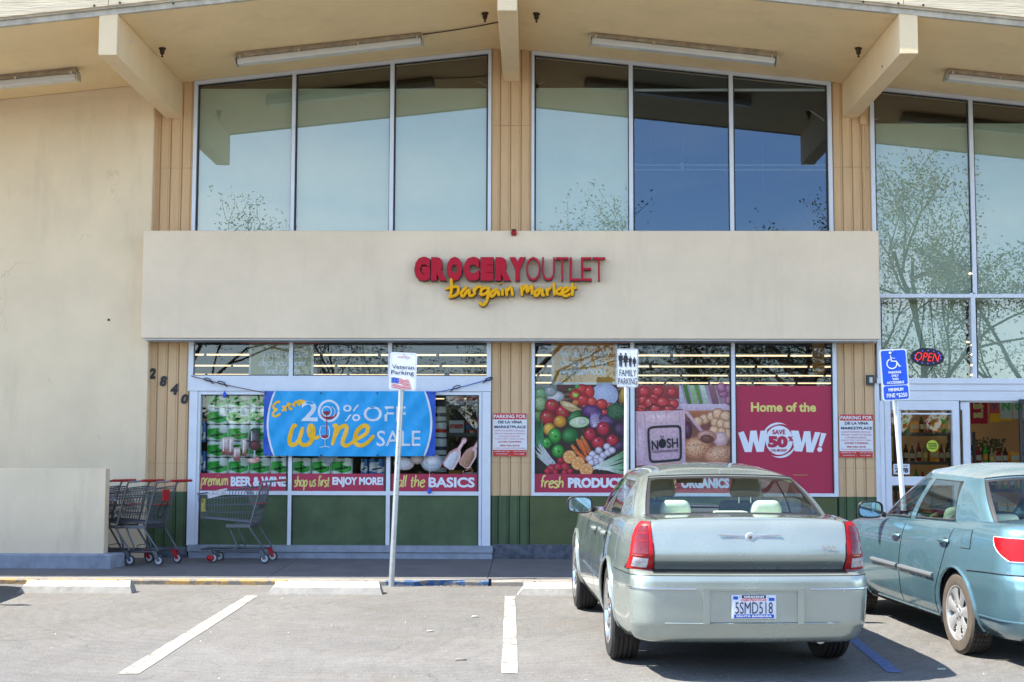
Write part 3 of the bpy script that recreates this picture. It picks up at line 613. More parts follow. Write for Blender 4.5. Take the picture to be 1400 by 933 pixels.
# ------------------------------------------------ windows
def bar(mb, px0, px1, pya, pyb, Y0=-.05, Y1=.03, ref=None):   # aluminium bar from pixel bounds
    ref = ref or (pya+pyb)/2; mb.box(on(px0, ref, Y0).x, on(px1, ref, Y0).x, Y0, Y1, on(700, pyb, Y0).z, on(700, pya, Y0).z)
def upper_window(xl, mulls, xr, pyb, sloped, blinds, name_lab, py_ref=220):
    win = MB(); Y0 = -.055
    X = lambda p: on(p, py_ref, Y0).x
    zb_ = on(700, pyb, Y0).z; bars = [(xl[0], xl[1])]+mulls+[(xr[0], xr[1])]
    wobj = None
    for (a, b) in bars:
        xa, xb = X(a), X(b); win.hexa([(xa, Y0, zb_), (xb, Y0, zb_), (xb, Y0, zr(xb)-.03), (xa, Y0, zr(xa)-.03)], [(xa, .035, zb_), (xb, .035, zb_), (xb, .035, zr(xb)-.03), (xa, .035, zr(xa)-.03)])
    xa, xb = X(bars[0][0]), X(bars[-1][1])
    win.hexa([(xa, Y0-.004, zr(xa)-.055), (xb, Y0-.004, zr(xb)-.055), (xb, Y0-.004, zr(xb)-.004), (xa, Y0-.004, zr(xa)-.004)], [(xa, .03, zr(xa)-.055), (xb, .03, zr(xb)-.055), (xb, .03, zr(xb)-.004), (xa, .03, zr(xa)-.004)])
    wobj = part(win, 'window', M['alum'])
    gk = MB(); 
    for i in range(len(bars)-1):
        x0, x1 = X(bars[i][1]), X(bars[i+1][0])
        q = MB(); q.add([(x0, .0, zb_), (x1, .0, zb_), (x1, .0, zr(x1)-.05), (x0, .0, zr(x0)-.05)], [(0, 1, 2, 3)]); q.build('pane', M['filmpane'] if blinds[i] else M['pane'], wobj)
        for s_, xx in ((1, x0), (-1, x1)):
            ww = .022 if s_ == 1 or i == len(bars)-2 else .010
            xo = xx+s_*ww; a_, b_ = min(xx, xo), max(xx, xo); gk.hexa([(a_, -.018, zb_), (b_, -.018, zb_), (b_, -.018, zr(b_)-.07), (a_, -.018, zr(a_)-.07)], [(a_, -.003, zb_), (b_, -.003, zb_), (b_, -.003, zr(b_)-.07), (a_, -.003, zr(a_)-.07)])
        gk.hexa([(x0, -.02, zr(x0)-.075), (x1, -.02, zr(x1)-.075), (x1, -.02, zr(x1)-.05), (x0, -.02, zr(x0)-.05)], [(x0, -.005, zr(x0)-.075), (x1, -.005, zr(x1)-.075), (x1, -.005, zr(x1)-.05), (x0, -.005, zr(x0)-.05)])
        if blinds[i]:
            q = MB(); zt_ = on(700, blinds[i], .03).z; q.box(x0-.02, x1+.02, .022, .034, zb_-.05, zt_); q.build('blind', M['blind'], wobj)
    gk.build('gasket', M['gasket'], wobj)
    q = MB(); z_ = on(700, 122.5, .06).z; q.box(X(bars[0][0])+.05, X(bars[-1][1])-.05, .045, .085, z_-.03, z_+.0); q.build('head_rail', M['rail'], wobj)
    return wobj
upper_window((263.5, 268.5), [(398, 403), (532.5, 538)], (667, 671.5), 330, True, [121.5]*3, '')
upper_window((726.5, 730.5), [(860, 865.5), (997.5, 1003)], (1132.5, 1138), 330, True, [121, 0, 0], '')
upper_window((1191.5, 1197), [(1327, 1332.5), (1462, 1467)], (1590, 1595), 404, True, [170, 170, 170], '', 260)
# lower lights of the far right window
low = MB(); Y0 = -.055
for a_, b_ in ((1199, 1204.5), (1328.5, 1334.5), (1464, 1470)): bar(low, a_, b_, 400, 520, Y0, .035, ref=460)
bar(low, 1199, 1600, 401.5, 406.5, Y0-.004, .03); bar(low, 1199, 1600, 516, 523.5, Y0-.03, .03)
lw = part(low, 'window', M['alum']); gk = MB()
for a_, b_ in ((1204.5, 1328.5), (1334.5, 1464)):
    x0, x1 = on(a_, 460, 0).x, on(b_, 460, 0).x; z0, z1 = on(700, 517, 0).z, on(700, 405, 0).z
    MB().add([(x0, 0, z0), (x1, 0, z0), (x1, 0, z1), (x0, 0, z1)], [(0, 1, 2, 3)]).build('pane', M['filmpane'], lw)
    MB().box(x0, x1, .25, .26, z0, z1).build('blind', M['blind'], lw)
    gk.box(x0, x0+.012, -.015, -.003, z0, z1); gk.box(x1-.014, x1, -.015, -.003, z0, z1)
gk.build('gasket', M['gasket'], lw)
# lower left shopfront
def rect(pxa, pxb, pya, pyb, Y):
    ym = (pya+pyb)/2; return on(pxa, ym, Y).x, on(pxb, ym, Y).x, on(700, pyb, Y).z, on(700, pya, Y).z
sf = MB()
for a_, b_ in ((258, 264.5), (395, 400.5), (530.5, 536), (665.5, 671.5)): bar(sf, a_, b_, 460, 517, -.05, .035, ref=490)
bar(sf, 257, 671.5, 514.5, 535.5, -.075, .03)
for a_, b_, yy in ((257, 268, -.075), (268.5, 272.5, -.055), (394, 399, -.05), (528, 533.5, -.05), (654.5, 658.5, -.055), (659, 670.5, -.075)): bar(sf, a_, b_, 536, 747.5, yy, .035, ref=640)
bar(sf, 268.5, 659, 536, 540.5, -.057, .03); bar(sf, 273, 655, 672.5, 678, -.053, .03)
sfo = part(sf, 'window', M['alum']); gk = MB()
for pane_ in ((264.5, 395), (400.5, 530.5), (536, 665.5)):
    x0, x1, z0, z1 = rect(*pane_, 460, 515, 0); MB().add([(x0, 0, z0), (x1, 0, z0), (x1, 0, z1), (x0, 0, z1)], [(0, 1, 2, 3)]).build('pane', M['lowpane'], sfo)
    gk.box(x0, x0+.014, -.02, -.003, z0, z1); gk.box(x0, x1, -.02, -.003, z0, z0+.016)
for pane_ in ((272.5, 394), (399, 528), (533.5, 654.5)):
    x0, x1, z0, z1 = rect(*pane_, 540, 673, 0); MB().add([(x0, 0, z0), (x1, 0, z0), (x1, 0, z1), (x0, 0, z1)], [(0, 1, 2, 3)]).build('pane', M['lowpane'], sfo)
    gk.box(x0, x0+.018, -.02, -.003, z0, z1); gk.box(x1-.018, x1, -.02, -.003, z0, z1); gk.box(x0, x1, -.022, -.005, z1-.02, z1)
    x0, x1, z0, z1 = rect(*pane_, 677, 748, -.02); MB().box(x0, x1, -.022, .05, z0-.01, z1).build('lower_panel', M['green'], sfo)
    gk.box(x0, x0+.012, -.035, -.023, z0, z1); gk.box(x1-.012, x1, -.035, -.023, z0, z1)
gk.build('gasket', M['gasket'], sfo)
# lower right shopfront
sf = MB()
for a_, b_, py in ((726.5, 731, 0), (862, 867.5, 0), (1000.5, 1005.5, 0), (1139.5, 1145, 0)): bar(sf, a_, b_, 460, 678, -.055, .035, ref=570)
bar(sf, 727, 1144.5, 673.5, 678, -.06, .03)
sfr = part(sf, 'window', M['alum']); gk = MB()
for pane_ in ((731, 862), (867.5, 1000.5), (1005.5, 1139.5)):
    x0, x1, z0, z1 = rect(*pane_, 460, 675, 0); MB().add([(x0, 0, z0), (x1, 0, z0), (x1, 0, z1), (x0, 0, z1)], [(0, 1, 2, 3)]).build('pane', M['lowpane'], sfr)
    gk.box(x1-.028, x1, -.02, -.003, z0, z1); gk.box(x0, x0+.01, -.02, -.003, z0, z1)
gk.build('gasket', M['gasket'], sfr)
# entrance: header, side light, sliding leaf
dr = MB(); bar(dr, 1198, 1204, 523, 760, -.05, .035, ref=640); bar(dr, 1204.5, 1600, 523.5, 533, -.06, .03); bar(dr, 1204.5, 1600, 533.4, 546.5, -.045, .03)
bar(dr, 1204.5, 1210, 547, 760, -.07, .03, ref=640); part(dr, 'entrance_frame', M['alum'])
dl = MB(); bar(dl, 1210.5, 1219, 547, 760, -.055, .03, ref=640); bar(dl, 1303.5, 1313, 547, 760, -.055, .03, ref=640); bar(dl, 1219, 1303.5, 547, 559.5, -.053, .028); bar(dl, 1219, 1303.5, 650, 662, -.053, .028); bar(dl, 1219, 1303.5, 738, 760, -.053, .028)
bar(dl, 1229.5, 1232.5, 560, 650, -.02, .0); bar(dl, 1232.5, 1303, 563.5, 565.5, -.02, .0)
dlo = part(dl, 'side_light', M['alum'])
for ya, yb in ((559.5, 651), (661, 739)):
    x0, x1, z0, z1 = rect(1219, 1303.5, ya, yb, 0); MB().add([(x0, .01, z0), (x1, .01, z0), (x1, .01, z1), (x0, .01, z1)], [(0, 1, 2, 3)]).build('pane', M['doorpane'], dlo)
dl = MB(); bar(dl, 1317.5, 1327.5, 549, 760, -.02, .06, ref=640); bar(dl, 1313, 1317.4, 549, 559, -.018, .058); bar(dl, 1313, 1600, 546.6, 549, .03, .1); dlo2 = part(dl, 'sliding_door', M['alum'])
q = MB(); bar(q, 1313.2, 1317.3, 559, 650, .0, .02, ref=600); q.build('pane', M['doorpane'], dlo2)
q = MB(); bar(q, 1394, 1600, 544.5, 551, -.10, -.06); bar(q, 1394.5, 1398.5, 549, 760, .04, .08, ref=600); part(q, 'door_sensor', M['gasket'])
# right-hand wall past the frame so the place is closed
q = MB(); x_ = on(1604, 560, 0).x; q.hexa([(x_, -.1, -.05), (12, -.1, -.05), (12, -.1, zr(12)), (x_, -.1, zr(x_))], [(x_, .3, -.05), (12, .3, -.05), (12, .3, zr(12)), (x_, .3, zr(x_))]); part(q, 'stucco_wall', M['wall'])
# conduit and junction box under the right beam
q = MB(); p = on(1180.5, 165, -.05); x_ = p.x
q.box(on(1176, 165, -.07).x, on(1184, 165, -.07).x, -.09, -.03, on(700, 171, -.07).z, on(700, 158, -.07).z); q.tube([(x_+.0, -.05, on(700, 171, -.05).z), (x_, -.05, on(700, 318, -.05).z)], .009, 6); part(q, 'conduit', M['siding'])
# interior shell
q = MB(); q.add([(-11.9, .36, .021), (11.9, .36, .021), (11.9, 33, .021), (-11.9, 33, .021)], [(0, 1, 2, 3)]); part(q, 'shop_floor', M['shopfloor'])
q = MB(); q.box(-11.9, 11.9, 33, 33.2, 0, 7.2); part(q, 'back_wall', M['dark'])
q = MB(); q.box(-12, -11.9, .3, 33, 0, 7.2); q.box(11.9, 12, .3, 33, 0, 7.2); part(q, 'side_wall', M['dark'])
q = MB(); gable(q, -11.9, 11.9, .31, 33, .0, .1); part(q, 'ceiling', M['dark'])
for px, py, qx, qy in ((608, 91, 667, 118), (735, 116, 790, 91), (1072, 126, 1127, 165), (1197, 164, 1250, 139)):
    a_ = on(px, py, 1.5); b_ = on(qx, qy, 1.5); part(MB().tube([a_, b_], .012, 5), 'brace_rod', M['white'])
# walls are solid above door heads etc. behind the canopy band
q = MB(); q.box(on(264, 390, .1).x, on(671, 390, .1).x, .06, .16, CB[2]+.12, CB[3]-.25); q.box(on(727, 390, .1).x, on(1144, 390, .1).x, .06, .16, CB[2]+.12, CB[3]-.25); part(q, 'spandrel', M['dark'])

# ---------------------------------------------------------------- interior lights: rows of tubes running along the shop
rr = random.Random(4)
zt_ = H+2.2
for i in range(8):
    Y = 25.8-D+3.34*i; k = (D+Y)
    lab = ['nearest', 'second', 'third', 'fourth', 'fifth', 'sixth', 'seventh', 'farthest'][i]
    t = thing('ceiling_light_row', f'long row of warm lit ceiling tubes inside the shop, {lab} row from the window', 'ceiling light', (0, Y, zt_), 'rows of ceiling tubes inside the shop')
    q = MB(); h = MB(); x = -10+rr.random()
    while x < 11:
        l = 1.2 if rr.random() < .6 else 2.4
        q.box(x, x+l-.07, Y-.018, Y+.018, zt_-.012, zt_+.018); h.box(x, x+l-.05, Y-.03, Y+.03, zt_+.02, zt_+.05); x += l
    q.build('light_tube', M['tubeon'], t); h.build('tube_housing', M['rail'], t)
t = thing('pendant_light_row', 'pale suspended light rail seen through the two unblinded upper panes', 'pendant light', (3, 3.2, on(950, 228, 3.2).z))
q = MB(); a_, b_ = on(868, 226, 3.2), on(1160, 227, 3.2); q.box(a_.x, b_.x, 3.18, 3.22, a_.z-.012, a_.z+.006); q.box(a_.x, b_.x, 3.3, 3.34, a_.z-.06, a_.z-.045); q.build('light_rail', M['tubewhite'], t)
for px in (889, 932.5, 945, 1043):
    p = on(px, 227, 3.25); MB().tube([(p.x, 3.25, p.z-(0 if px != 1043 else .4)), (p.x, 3.25, zr(p.x)-.02)], .003, 4).build('hanging_wire', M['rail'], t)
p = on(932.5, 228, 3.2); MB().box(p.x-.02, p.x+.02, 3.15, 3.25, p.z-.06, p.z+.05).build('rail_clip', M['tubewhite'], t)

# ---------------------------------------------------------------- big store sign: separate letters standing off the band
ys_ = -.42; t = thing('store_sign', 'crimson and yellow raised letter sign in the middle of the canopy band', 'shop sign', (0, ys_, on(700, 385, ys_).z))
def sx_(px): return on(px, 380, ys_).x
def sz_(py): return on(700, py, ys_).z
top, bot = 353.8, 385.5
word = [('G', 567.5, 589), ('R', 590.5, 611.5), ('O', 611.5, 632.5), ('C', 634.5, 655.5), ('E', 657.5, 675), ('R', 678, 698.5), ('Y', 697, 718.5), ('O', 719.5, 738.5), ('U', 741.5, 758), ('T', 760, 776.5), ('L', 779, 793), ('E', 794.5, 808), ('T', 810, 826.5)]
for i, (ch, a_, b_) in enumerate(word):
    q = MB(); big = i < 7; y0, y1 = (top, bot) if ch not in 'GOC' else (top-.6, bot+.6)
    put_text(q, ch, sx_(a_), sx_(b_), sz_(y1), sz_(y0), ys_-.115, .02, .095 if big else -.012, mi=0)
    put_text(q, ch, sx_(a_)-.004, sx_(b_)+.006, sz_(y1)-.008, sz_(y0)+.004, ys_-.065, .075, .095 if big else -.010, mi=1)
    q.build('letter', [M['signred'], M['signdark']], t)
def curly(pts, wd):
    p = smooth_line([(sx_(x), sz_(y)) for x, y in pts], 5)
    q = MB(); q.stroke(p, wd, ys_-.12, .022, 8, 0); q.stroke([(x+.004, z-.006) for x, z in p], wd*1.25, ys_-.075, .045, 8, 1); return q
GL = {'b': [[(617.5, 382.5), (618.5, 396), (616, 407.5)], [(609.5, 397), (626, 394), (626, 404), (614, 408.5)]],
 'a': [[(640, 393), (631.5, 402), (634, 407), (641.5, 398), (643, 406), (649, 405)]],
 'r': [[(648, 394), (650, 405.5)], [(649, 400), (654, 394), (660, 395)]],
 'g': [[(669, 394.5), (659.5, 397.5), (658.5, 405), (666, 402), (669, 395), (666.5, 412), (661, 419), (655.5, 414.5)]],
 'A': [[(681, 396), (671.5, 402), (673, 407.5), (681, 400), (682.5, 407)]],
 'i': [[(687, 396), (687.5, 406.5)], [(684.5, 389.2), (685, 390.5)]],
 'n': [[(692, 396), (693.5, 407)], [(693, 400.5), (699, 394.5), (701, 407)]],
 'm': [[(712.5, 391), (714, 407)], [(713.5, 400), (720.5, 392), (720.5, 401), (727, 392.5), (727.5, 405)]],
 'c': [[(740, 395), (731.5, 401), (733.5, 406.5), (741, 397.5), (741.5, 405), (745, 405)]],
 'q': [[(747, 395), (748.5, 406.5)], [(748, 400), (753, 394.5)]],
 'k': [[(757, 388), (758, 406)], [(768.5, 394), (759, 401.5), (768, 404.5)]],
 'e': [[(768, 403), (776.5, 398.5), (773, 394.5), (767.5, 402), (773, 406.5), (780, 403)]],
 't': [[(782.5, 388.5), (782, 406.5)], [(777, 396.5), (789, 395)]]}
for key, sts in GL.items():
    q = MB()
    for s_ in sts: r = curly(s_, .042); q.add(r.v, r.f); q.m[-len(r.f):] = r.m
    q.build('letter', [M['yellow'], M['signdark']], t)
# the little red lamp above the band
p = on(702.5, 319, -.43); t = thing('alarm_lamp', 'small round red lamp on the top edge of the canopy band, centre', 'lamp', (p.x, -.44, p.z))
MB().lathe([(.035, .012), (.04, -.01), (.03, -.05), (.012, -.062)], (p.x, -.43, p.z), 'y', 14).build('lens', M['redglass'], t, True)
MB().box(p.x-.03, p.x+.03, -.445, -.42, p.z-.035, p.z+.05).build('bracket', M['bronze'], t)
# house number
t = thing('house_number', 'four black slanting digits 2840 stepping down the tan pilaster left of the window', 'house number', (on(230, 530, -.03).x, -.03, on(230, 530, -.03).z))
for ch, a_, b_, y0, y1 in (('2', 203.5, 213, 504.5, 519), ('8', 218.5, 228.5, 515, 529.5), ('4', 233, 243.5, 526, 541), ('0', 247.5, 257.5, 540, 553.5)):
    q = MB(); x0_, x1_, z0_, z1_ = rect(a_, b_, y0, y1, -.03); put_text(q, ch, x0_, x1_, z0_, z1_, -.030, .010, .045, .18); q.build('digit', M['black'], t)

# ---------------------------------------------------------------- soffit fittings
def fixture(px0, py0, px1, py1, label):
    a_ = on(px0, py0, -1.9); b_ = on(px1, py1, -1.9)
    # place on the soffit plane: slide along the sight line until the soffit height is met
    def hit(px, py):
        d = ray(px, py); lo, hi = .75*D, D
        for _ in range(40):
            m_ = (lo+hi)/2; p = EYE+d*(m_/d.y)
            if p.z > zr(p.x)-.12: hi = m_
            else: lo = m_
        return EYE+d*(lo/d.y)
    a_, b_ = hit(px0, py0), hit(px1, py1); Y = (a_.y+b_.y)/2; a_ = on(px0, py0, Y); b_ = on(px1, py1, Y)
    t = thing('fluorescent_light', label, 'light fixture', ((a_.x+b_.x)/2, Y, zr((a_.x+b_.x)/2)), 'fluorescent lights under the eave')
    u = (b_-a_); Ln = u.length; u.normalize(); n = Vector((-u.z, 0, u.x)); n = n if n.z > 0 else -n
    def P(s_, y, h): q = a_+u*s_+n*h; return (q.x, Y+y, q.z)
    def bx(mb, s0, s1, y0, y1, h0, h1, mi=None): mb.hexa([P(s0, y0, h0), P(s1, y0, h0), P(s1, y0, h1), P(s0, y0, h1)], [P(s0, y1, h0), P(s1, y1, h0), P(s1, y1, h1), P(s0, y1, h1)], mi)
    q = MB(); bx(q, .0, Ln, -.085, .085, .05, .09); bx(q, .01, Ln-.01, -.07, .07, .09, .13); q.build('housing', M['fixture'], t)
    q = MB(); bx(q, .01, Ln-.01, -.078, .078, -.03, .05); o = q.build('diffuser', M['tubelens'], t); md = o.modifiers.new('b', 'BEVEL'); md.width = .02; md.segments = 3
    for yy in (-.035, .035): MB().tube([P(.05, yy, .02), P(Ln-.05, yy, .02)], .014, 8).build('tube', M['tubewhite'], t, True)
    k = int(Ln/.6)
    for i in range(k+1):
        s_ = .06+(Ln-.12)*i/k; q = MB(); bx(q, s_-.012, s_+.012, -.092, .092, .03, .07); q.build('clip', M['chrome'], t)
    for s_ in (0, 1): q = MB(); bx(q, -.012 if s_ == 0 else Ln-.002, .002 if s_ == 0 else Ln+.012, -.082, .082, -.035, .06); q.build('end_cap', M['steel'], t)
    return Y
fixture(-58, 123, 107, 107, 'fluorescent light under the eave at the far left, cut by the picture edge')
fY = fixture(324, 87, 578, 58, 'long fluorescent light with a wire, above the left trio of upper panes')
fixture(807, 58, 1060, 86, 'long rusty topped fluorescent light above the right trio of upper panes')
fixture(1293, 107, 1500, 130, 'fluorescent light at the far right under the eave, cut by the picture edge')
a_ = on(578, 57, fY); b_ = on(682, 45, -2.0)
pts = []
for i in range(9):
    u_ = i/8; x_ = a_.x+(b_.x-a_.x)*u_; pts.append((x_, a_.y+(-1.9-a_.y)*u_*.2, zr(x_)-.012-.02*math.sin(u_*math.pi)*.5))
tag(MB().tube(pts, .008, 5).build('power_cable', M['bronze']), 'thin dark cable from the left fluorescent light to the middle beam', 'cable')
for px, py, Yy, lab in ((222, 66, -1.7, 'small dark bell shaped fitting beside the left beam'), (663, 18, -2.35, 'small dark bell shaped fitting just left of the middle beam'), (733.5, 18.5, -2.35, 'small dark bell shaped fitting just right of the middle beam'), (1173.5, 66, -1.7, 'small dark bell shaped fitting beside the right beam')):
    d = ray(px, py); lo, hi = .75*D, D
    for _ in range(40):
        m_ = (lo+hi)/2; p = EYE+d*(m_/d.y)
        if p.z > zr(p.x): hi = m_
        else: lo = m_
    p = EYE+d*(lo/d.y); zt2 = zr(p.x); t = thing('sprinkler_head', lab, 'ceiling fitting', (p.x, p.y, zt2), 'dark bell fittings under the eave')
    MB().lathe([(.045, 0), (.046, -.012), (.032, -.025), (.027, -.07), (.014, -.085)], (p.x, p.y, zt2), 'z', 14).build('bell', M['bronze'], t, True)
    MB().lathe([(.008, -.08), (.008, -.095), (.015, -.10), (.013, -.115)], (p.x, p.y, zt2), 'z', 10).build('nozzle', M['bronze'], t, True)
# small box on the right pilaster
x0_, x1_, z0_, z1_ = rect(1185, 1194.5, 512, 525.5, -.07)
t = thing('wall_box', 'small grey metal box with a pale face on the right tan pilaster', 'electrical box', ((x0_+x1_)/2, -.03, z0_))
MB().box(x0_, x1_, -.085, -.005, z0_, z1_).build('box', M['shelf'], t); MB().box(x0_+.03, x1_-.02, -.09, -.084, z0_+.03, z1_-.03).build('cover', M['steel'], t)

# ---------------------------------------------------------------- window posters
PY = -.008
def poster(name, label, Y=PY): return thing(name, label, 'window poster', (0, Y, 1))
def lettering(t, s, a_, b_, y0, y1, m, Y=PY, bold=.0, it=0, name='lettering', ref=None):
    q = MB(); x0_, x1_, z0_, z1_ = rect(a_, b_, y0, y1, Y); put_text(q, s, x0_, x1_, z0_, z1_, Y-.003, .002, bold, it, ref=ref); return q.build(name, M[m], t)
def handtext(t, s, a_, b_, ybase, yx, m, Y=PY, wd=.02, slant=0.1, name='lettering', jit=.1, rot=0):
    q = MB(); x0_ = on(a_, ybase, Y).x; x1_ = on(b_, ybase, Y).x; zb2 = on(700, ybase, Y).z; xh = on(700, yx, Y).z-zb2
    hand(q, s, x0_, x1_, zb2, xh, Y-.003, wd, .0015, slant, rot, jitter=jit); return q.build(name, M[m], t)
def quadsheet(t, a_, b_, y0, y1, m, name, Y=PY):
    x0_, x1_, z0_, z1_ = rect(a_, b_, y0, y1, Y); q = MB(); q.box(x0_, x1_, Y, Y+.0015, z0_, z1_); return q.build(name, M[m], t)
# 1 premium beer & wine
t = poster('window_poster', 'crimson strip reading premium BEER & WINE with printed glasses above, left pane')
quadsheet(t, 272.5, 394, 648.5, 672, 'maroon', 'strip')
handtext(t, 'premium', 274.5, 312, 665, 655.3, 'lime', wd=.017)
lettering(t, 'BEER & WINE', 315.5, 391, 653, 666.5, 'icewhite', bold=.05)
pr = Print(PY-.001, lambda x, y: PX(PY, x, y))
for cx, y0, y1, w_ in ((308, 598, 622, 9), (316, 598, 623, 6), (324, 612, 630, 9), (334, 600, 624, 6)):
    pr.rect(cx-w_/2, cx+w_/2, y0, y1, (196, 178, 170), (120, 62, 66)); pr.rect(cx-w_/2+1, cx+w_/2-1, y0+3, y1-8, (214, 206, 205), (170, 140, 140)); pr.rect(cx-w_/2+1.2, cx-w_/2+2.4, y0+2, y1-3, (240, 236, 235)); pr.rect(cx-w_/2, cx+w_/2, y1-5, y1, (150, 80, 70), (110, 50, 50))
pr.blob(348, 600, 7.5, 15, 0, (60, 58, 64), (36, 34, 40), hi=(120, 116, 124)); pr.rect(343.5, 344.7, 590, 608, (220, 220, 226)); pr.rect(347, 349, 614, 628, (190, 190, 200)); pr.blob(348, 609, 8, 7, 0, (92, 22, 36), (52, 8, 20)); pr.blob(346, 630, 9, 4, 0, (214, 176, 168), (140, 96, 92)); pr.blob(352, 628, 4, 3, 0, (214, 140, 130), (150, 80, 70))
pr.build('picture', M['printf'], t)
t = poster('window_poster', 'crimson strip reading shop us first. ENJOY MORE! in the middle pane')
quadsheet(t, 399, 527.5, 648.5, 672, 'maroon', 'strip'); handtext(t, 'shop us first.', 402, 452, 666, 657.5, 'lime', wd=.017); lettering(t, 'ENJOY MORE!', 454.5, 524, 653, 667, 'icewhite', bold=.05)
t = poster('window_poster', 'crimson strip reading all the BASICS with pink scoops above, right pane')
quadsheet(t, 533.5, 654.5, 648.5, 672, 'maroon', 'strip'); handtext(t, 'all the', 542, 580.5, 666.5, 657, 'lime', wd=.018); lettering(t, 'BASICS', 586, 649, 653, 667, 'icewhite', bold=.035)
pr = Print(PY-.001, lambda x, y: PX(PY, x, y))
pr.blob(552, 634, 14, 9, 5, (188, 190, 200), (150, 130, 128)); pr.blob(590, 632, 15, 13, 0, (190, 196, 206), (110, 112, 120)); pr.blob(591, 630, 10, 8, 0, (214, 218, 226), (150, 156, 168)); pr.blob(570, 628, 10, 7, 0, (180, 170, 165), (120, 92, 84))
for cx, cy, fill, fe in ((621, 624, (214, 214, 222), (168, 170, 180)), (643, 622, (176, 132, 104), (122, 84, 62))):
    def SC(u, v, cx=cx, cy=cy): a_ = R(-58); return (cx+u*math.cos(a_)-v*math.sin(a_), cy+u*math.sin(a_)+v*math.cos(a_))
    pr.poly([SC(*p_) for p_ in ((-19, -5), (-16, -9), (2, -8.5), (9, -5), (12, -2.4), (21, -2.2), (24, -3.6), (28, -3), (29.5, 0), (28, 3), (24, 3.6), (21, 2.2), (12, 2.4), (9, 5), (2, 8.5), (-16, 9), (-19, 5))], (176, 128, 132), (214, 176, 178))
    pr.poly([SC(*p_) for p_ in ((12, -1), (21, -.8), (25, -1.6), (27.5, 0), (25, 1), (21, .4), (12, .4))], (226, 196, 196))
    pr.poly([SC(*p_) for p_ in ((-18, -4.5), (-15, -7), (0, -6.4), (6, -3.2), (7.5, 0), (6, 3.2), (0, 6.4), (-15, 7), (-18, 4.5))], fill, fe)
for i in range(26): pr.blob(632+hsh('sc', i)*14, 634+hsh('sd', i)*14, .8, .8, 0, (200, 150, 110), (150, 100, 70), n=6)
pr.build('picture', M['print'], t)
# 4 produce
t = poster('window_poster', 'large produce photograph of vegetables and fruit over a crimson strip reading fresh PRODUCE')
quadsheet(t, 731, 859.5, 648, 673.5, 'maroon', 'strip', PY-.015)
handtext(t, 'fresh', 738.5, 770.5, 666.5, 657.5, 'lime', PY-.015, wd=.02); lettering(t, 'PRODUCE', 776.5, 853, 653, 667, 'icewhite', PY-.015, bold=.06)
pr = Print(PY, lambda x, y: PX(PY, 720+x/5.833, 520+y/5.833))
pr.rect(62, 812, 36, 750, (70, 40, 34), (40, 30, 26))
for i in range(150):
    x_, y_ = 70+730*hsh('bg', i), 60+660*hsh('bh', i); a_ = 6.28*hsh('bi', i); l_ = 18+30*hsh('bj', i); g_ = hsh('bk', i); pr.leaf(x_, y_, x_+l_*math.cos(a_), y_+l_*math.sin(a_), 12, (30+int(60*g_), 50+int(50*g_), 26+int(30*hsh('bl', i))), (20, 26, 18), bend=5)
pr.rect(62, 240, 36, 200, (120, 128, 120), (70, 90, 60)); pr.rect(240, 330, 40, 90, (92, 44, 34), (70, 36, 30)); pr.blob(620, 120, 110, 95, 0, (168, 178, 204), (150, 160, 190), hi=(180, 190, 214)); pr.blob(780, 110, 40, 80, 20, (180, 150, 60), (120, 80, 40))
for x, y, rx, ry, c_, e_ in ((110, 110, 55, 50, (120, 160, 110), (60, 96, 50)), (105, 185, 52, 60, (150, 176, 126), (80, 112, 60)), (230, 130, 70, 45, (190, 190, 196), (130, 126, 132)), (190, 90, 50, 40, (150, 158, 156), (100, 104, 100)), (90, 290, 50, 50, (98, 140, 70), (40, 76, 30)),
    (440, 80, 60, 50, (190, 36, 30), (110, 16, 16)), (500, 95, 42, 55, (196, 44, 38), (120, 20, 22)), (390, 120, 55, 45, (186, 46, 36), (110, 20, 18)), (450, 160, 55, 50, (190, 42, 40), (112, 18, 20)), (390, 120, 25, 20, (150, 190, 60), (90, 130, 30)), (404, 52, 24, 14, (60, 150, 50), (20, 90, 20)), (345, 75, 16, 16, (60, 140, 50), (20, 80, 20)), (520, 175, 42, 42, (206, 66, 50), (130, 26, 24)), (390, 180, 30, 24, (200, 110, 50), (140, 60, 30)), (598, 192, 48, 44, (200, 50, 48), (120, 18, 24)), (470, 220, 40, 36, (170, 30, 34), (100, 12, 18)), (665, 205, 34, 28, (180, 60, 56), (110, 24, 28)), (622, 258, 34, 26, (186, 40, 50), (110, 16, 24)),
    (200, 205, 56, 56, (180, 30, 44), (100, 8, 20)), (285, 255, 60, 58, (176, 28, 44), (96, 8, 20)), (165, 300, 64, 62, (178, 32, 38), (96, 10, 16)), (265, 330, 52, 48, (210, 150, 40), (140, 84, 20)), (180, 390, 50, 50, (214, 166, 56), (140, 92, 24))): pr.fruit(x, y, rx, ry, 0, c_, e_)
for x, y in ((208, 190), (287, 260), (175, 285)): pr.blob(x, y, 14, 9, 20, (70, 150, 50), (16, 70, 18), n=8)
pr.blob(350, 215, 95, 32, 27, (206, 184, 140), (150, 118, 74))
for i in range(9): pr.leaf(285+i*6, 205+i*1, 425+i*3, 255-i*3, 3, (180, 150, 100), (170, 140, 90))
pr.blob(520, 250, 85, 52, 10, (92, 52, 110), (44, 20, 58)); pr.blob(540, 320, 42, 62, 10, (160, 136, 186), (96, 60, 120))
for i in range(26):
    a_ = -1.9+i*.15; pr.leaf(535, 370, 535+math.cos(a_)*95, 300+math.sin(a_)*70, 7, (206, 192, 214), (80, 44, 104), bend=10*(hsh('cb', i)-.5))
pr.blob(640, 320, 66, 46, 20, (84, 48, 96), (40, 18, 50))
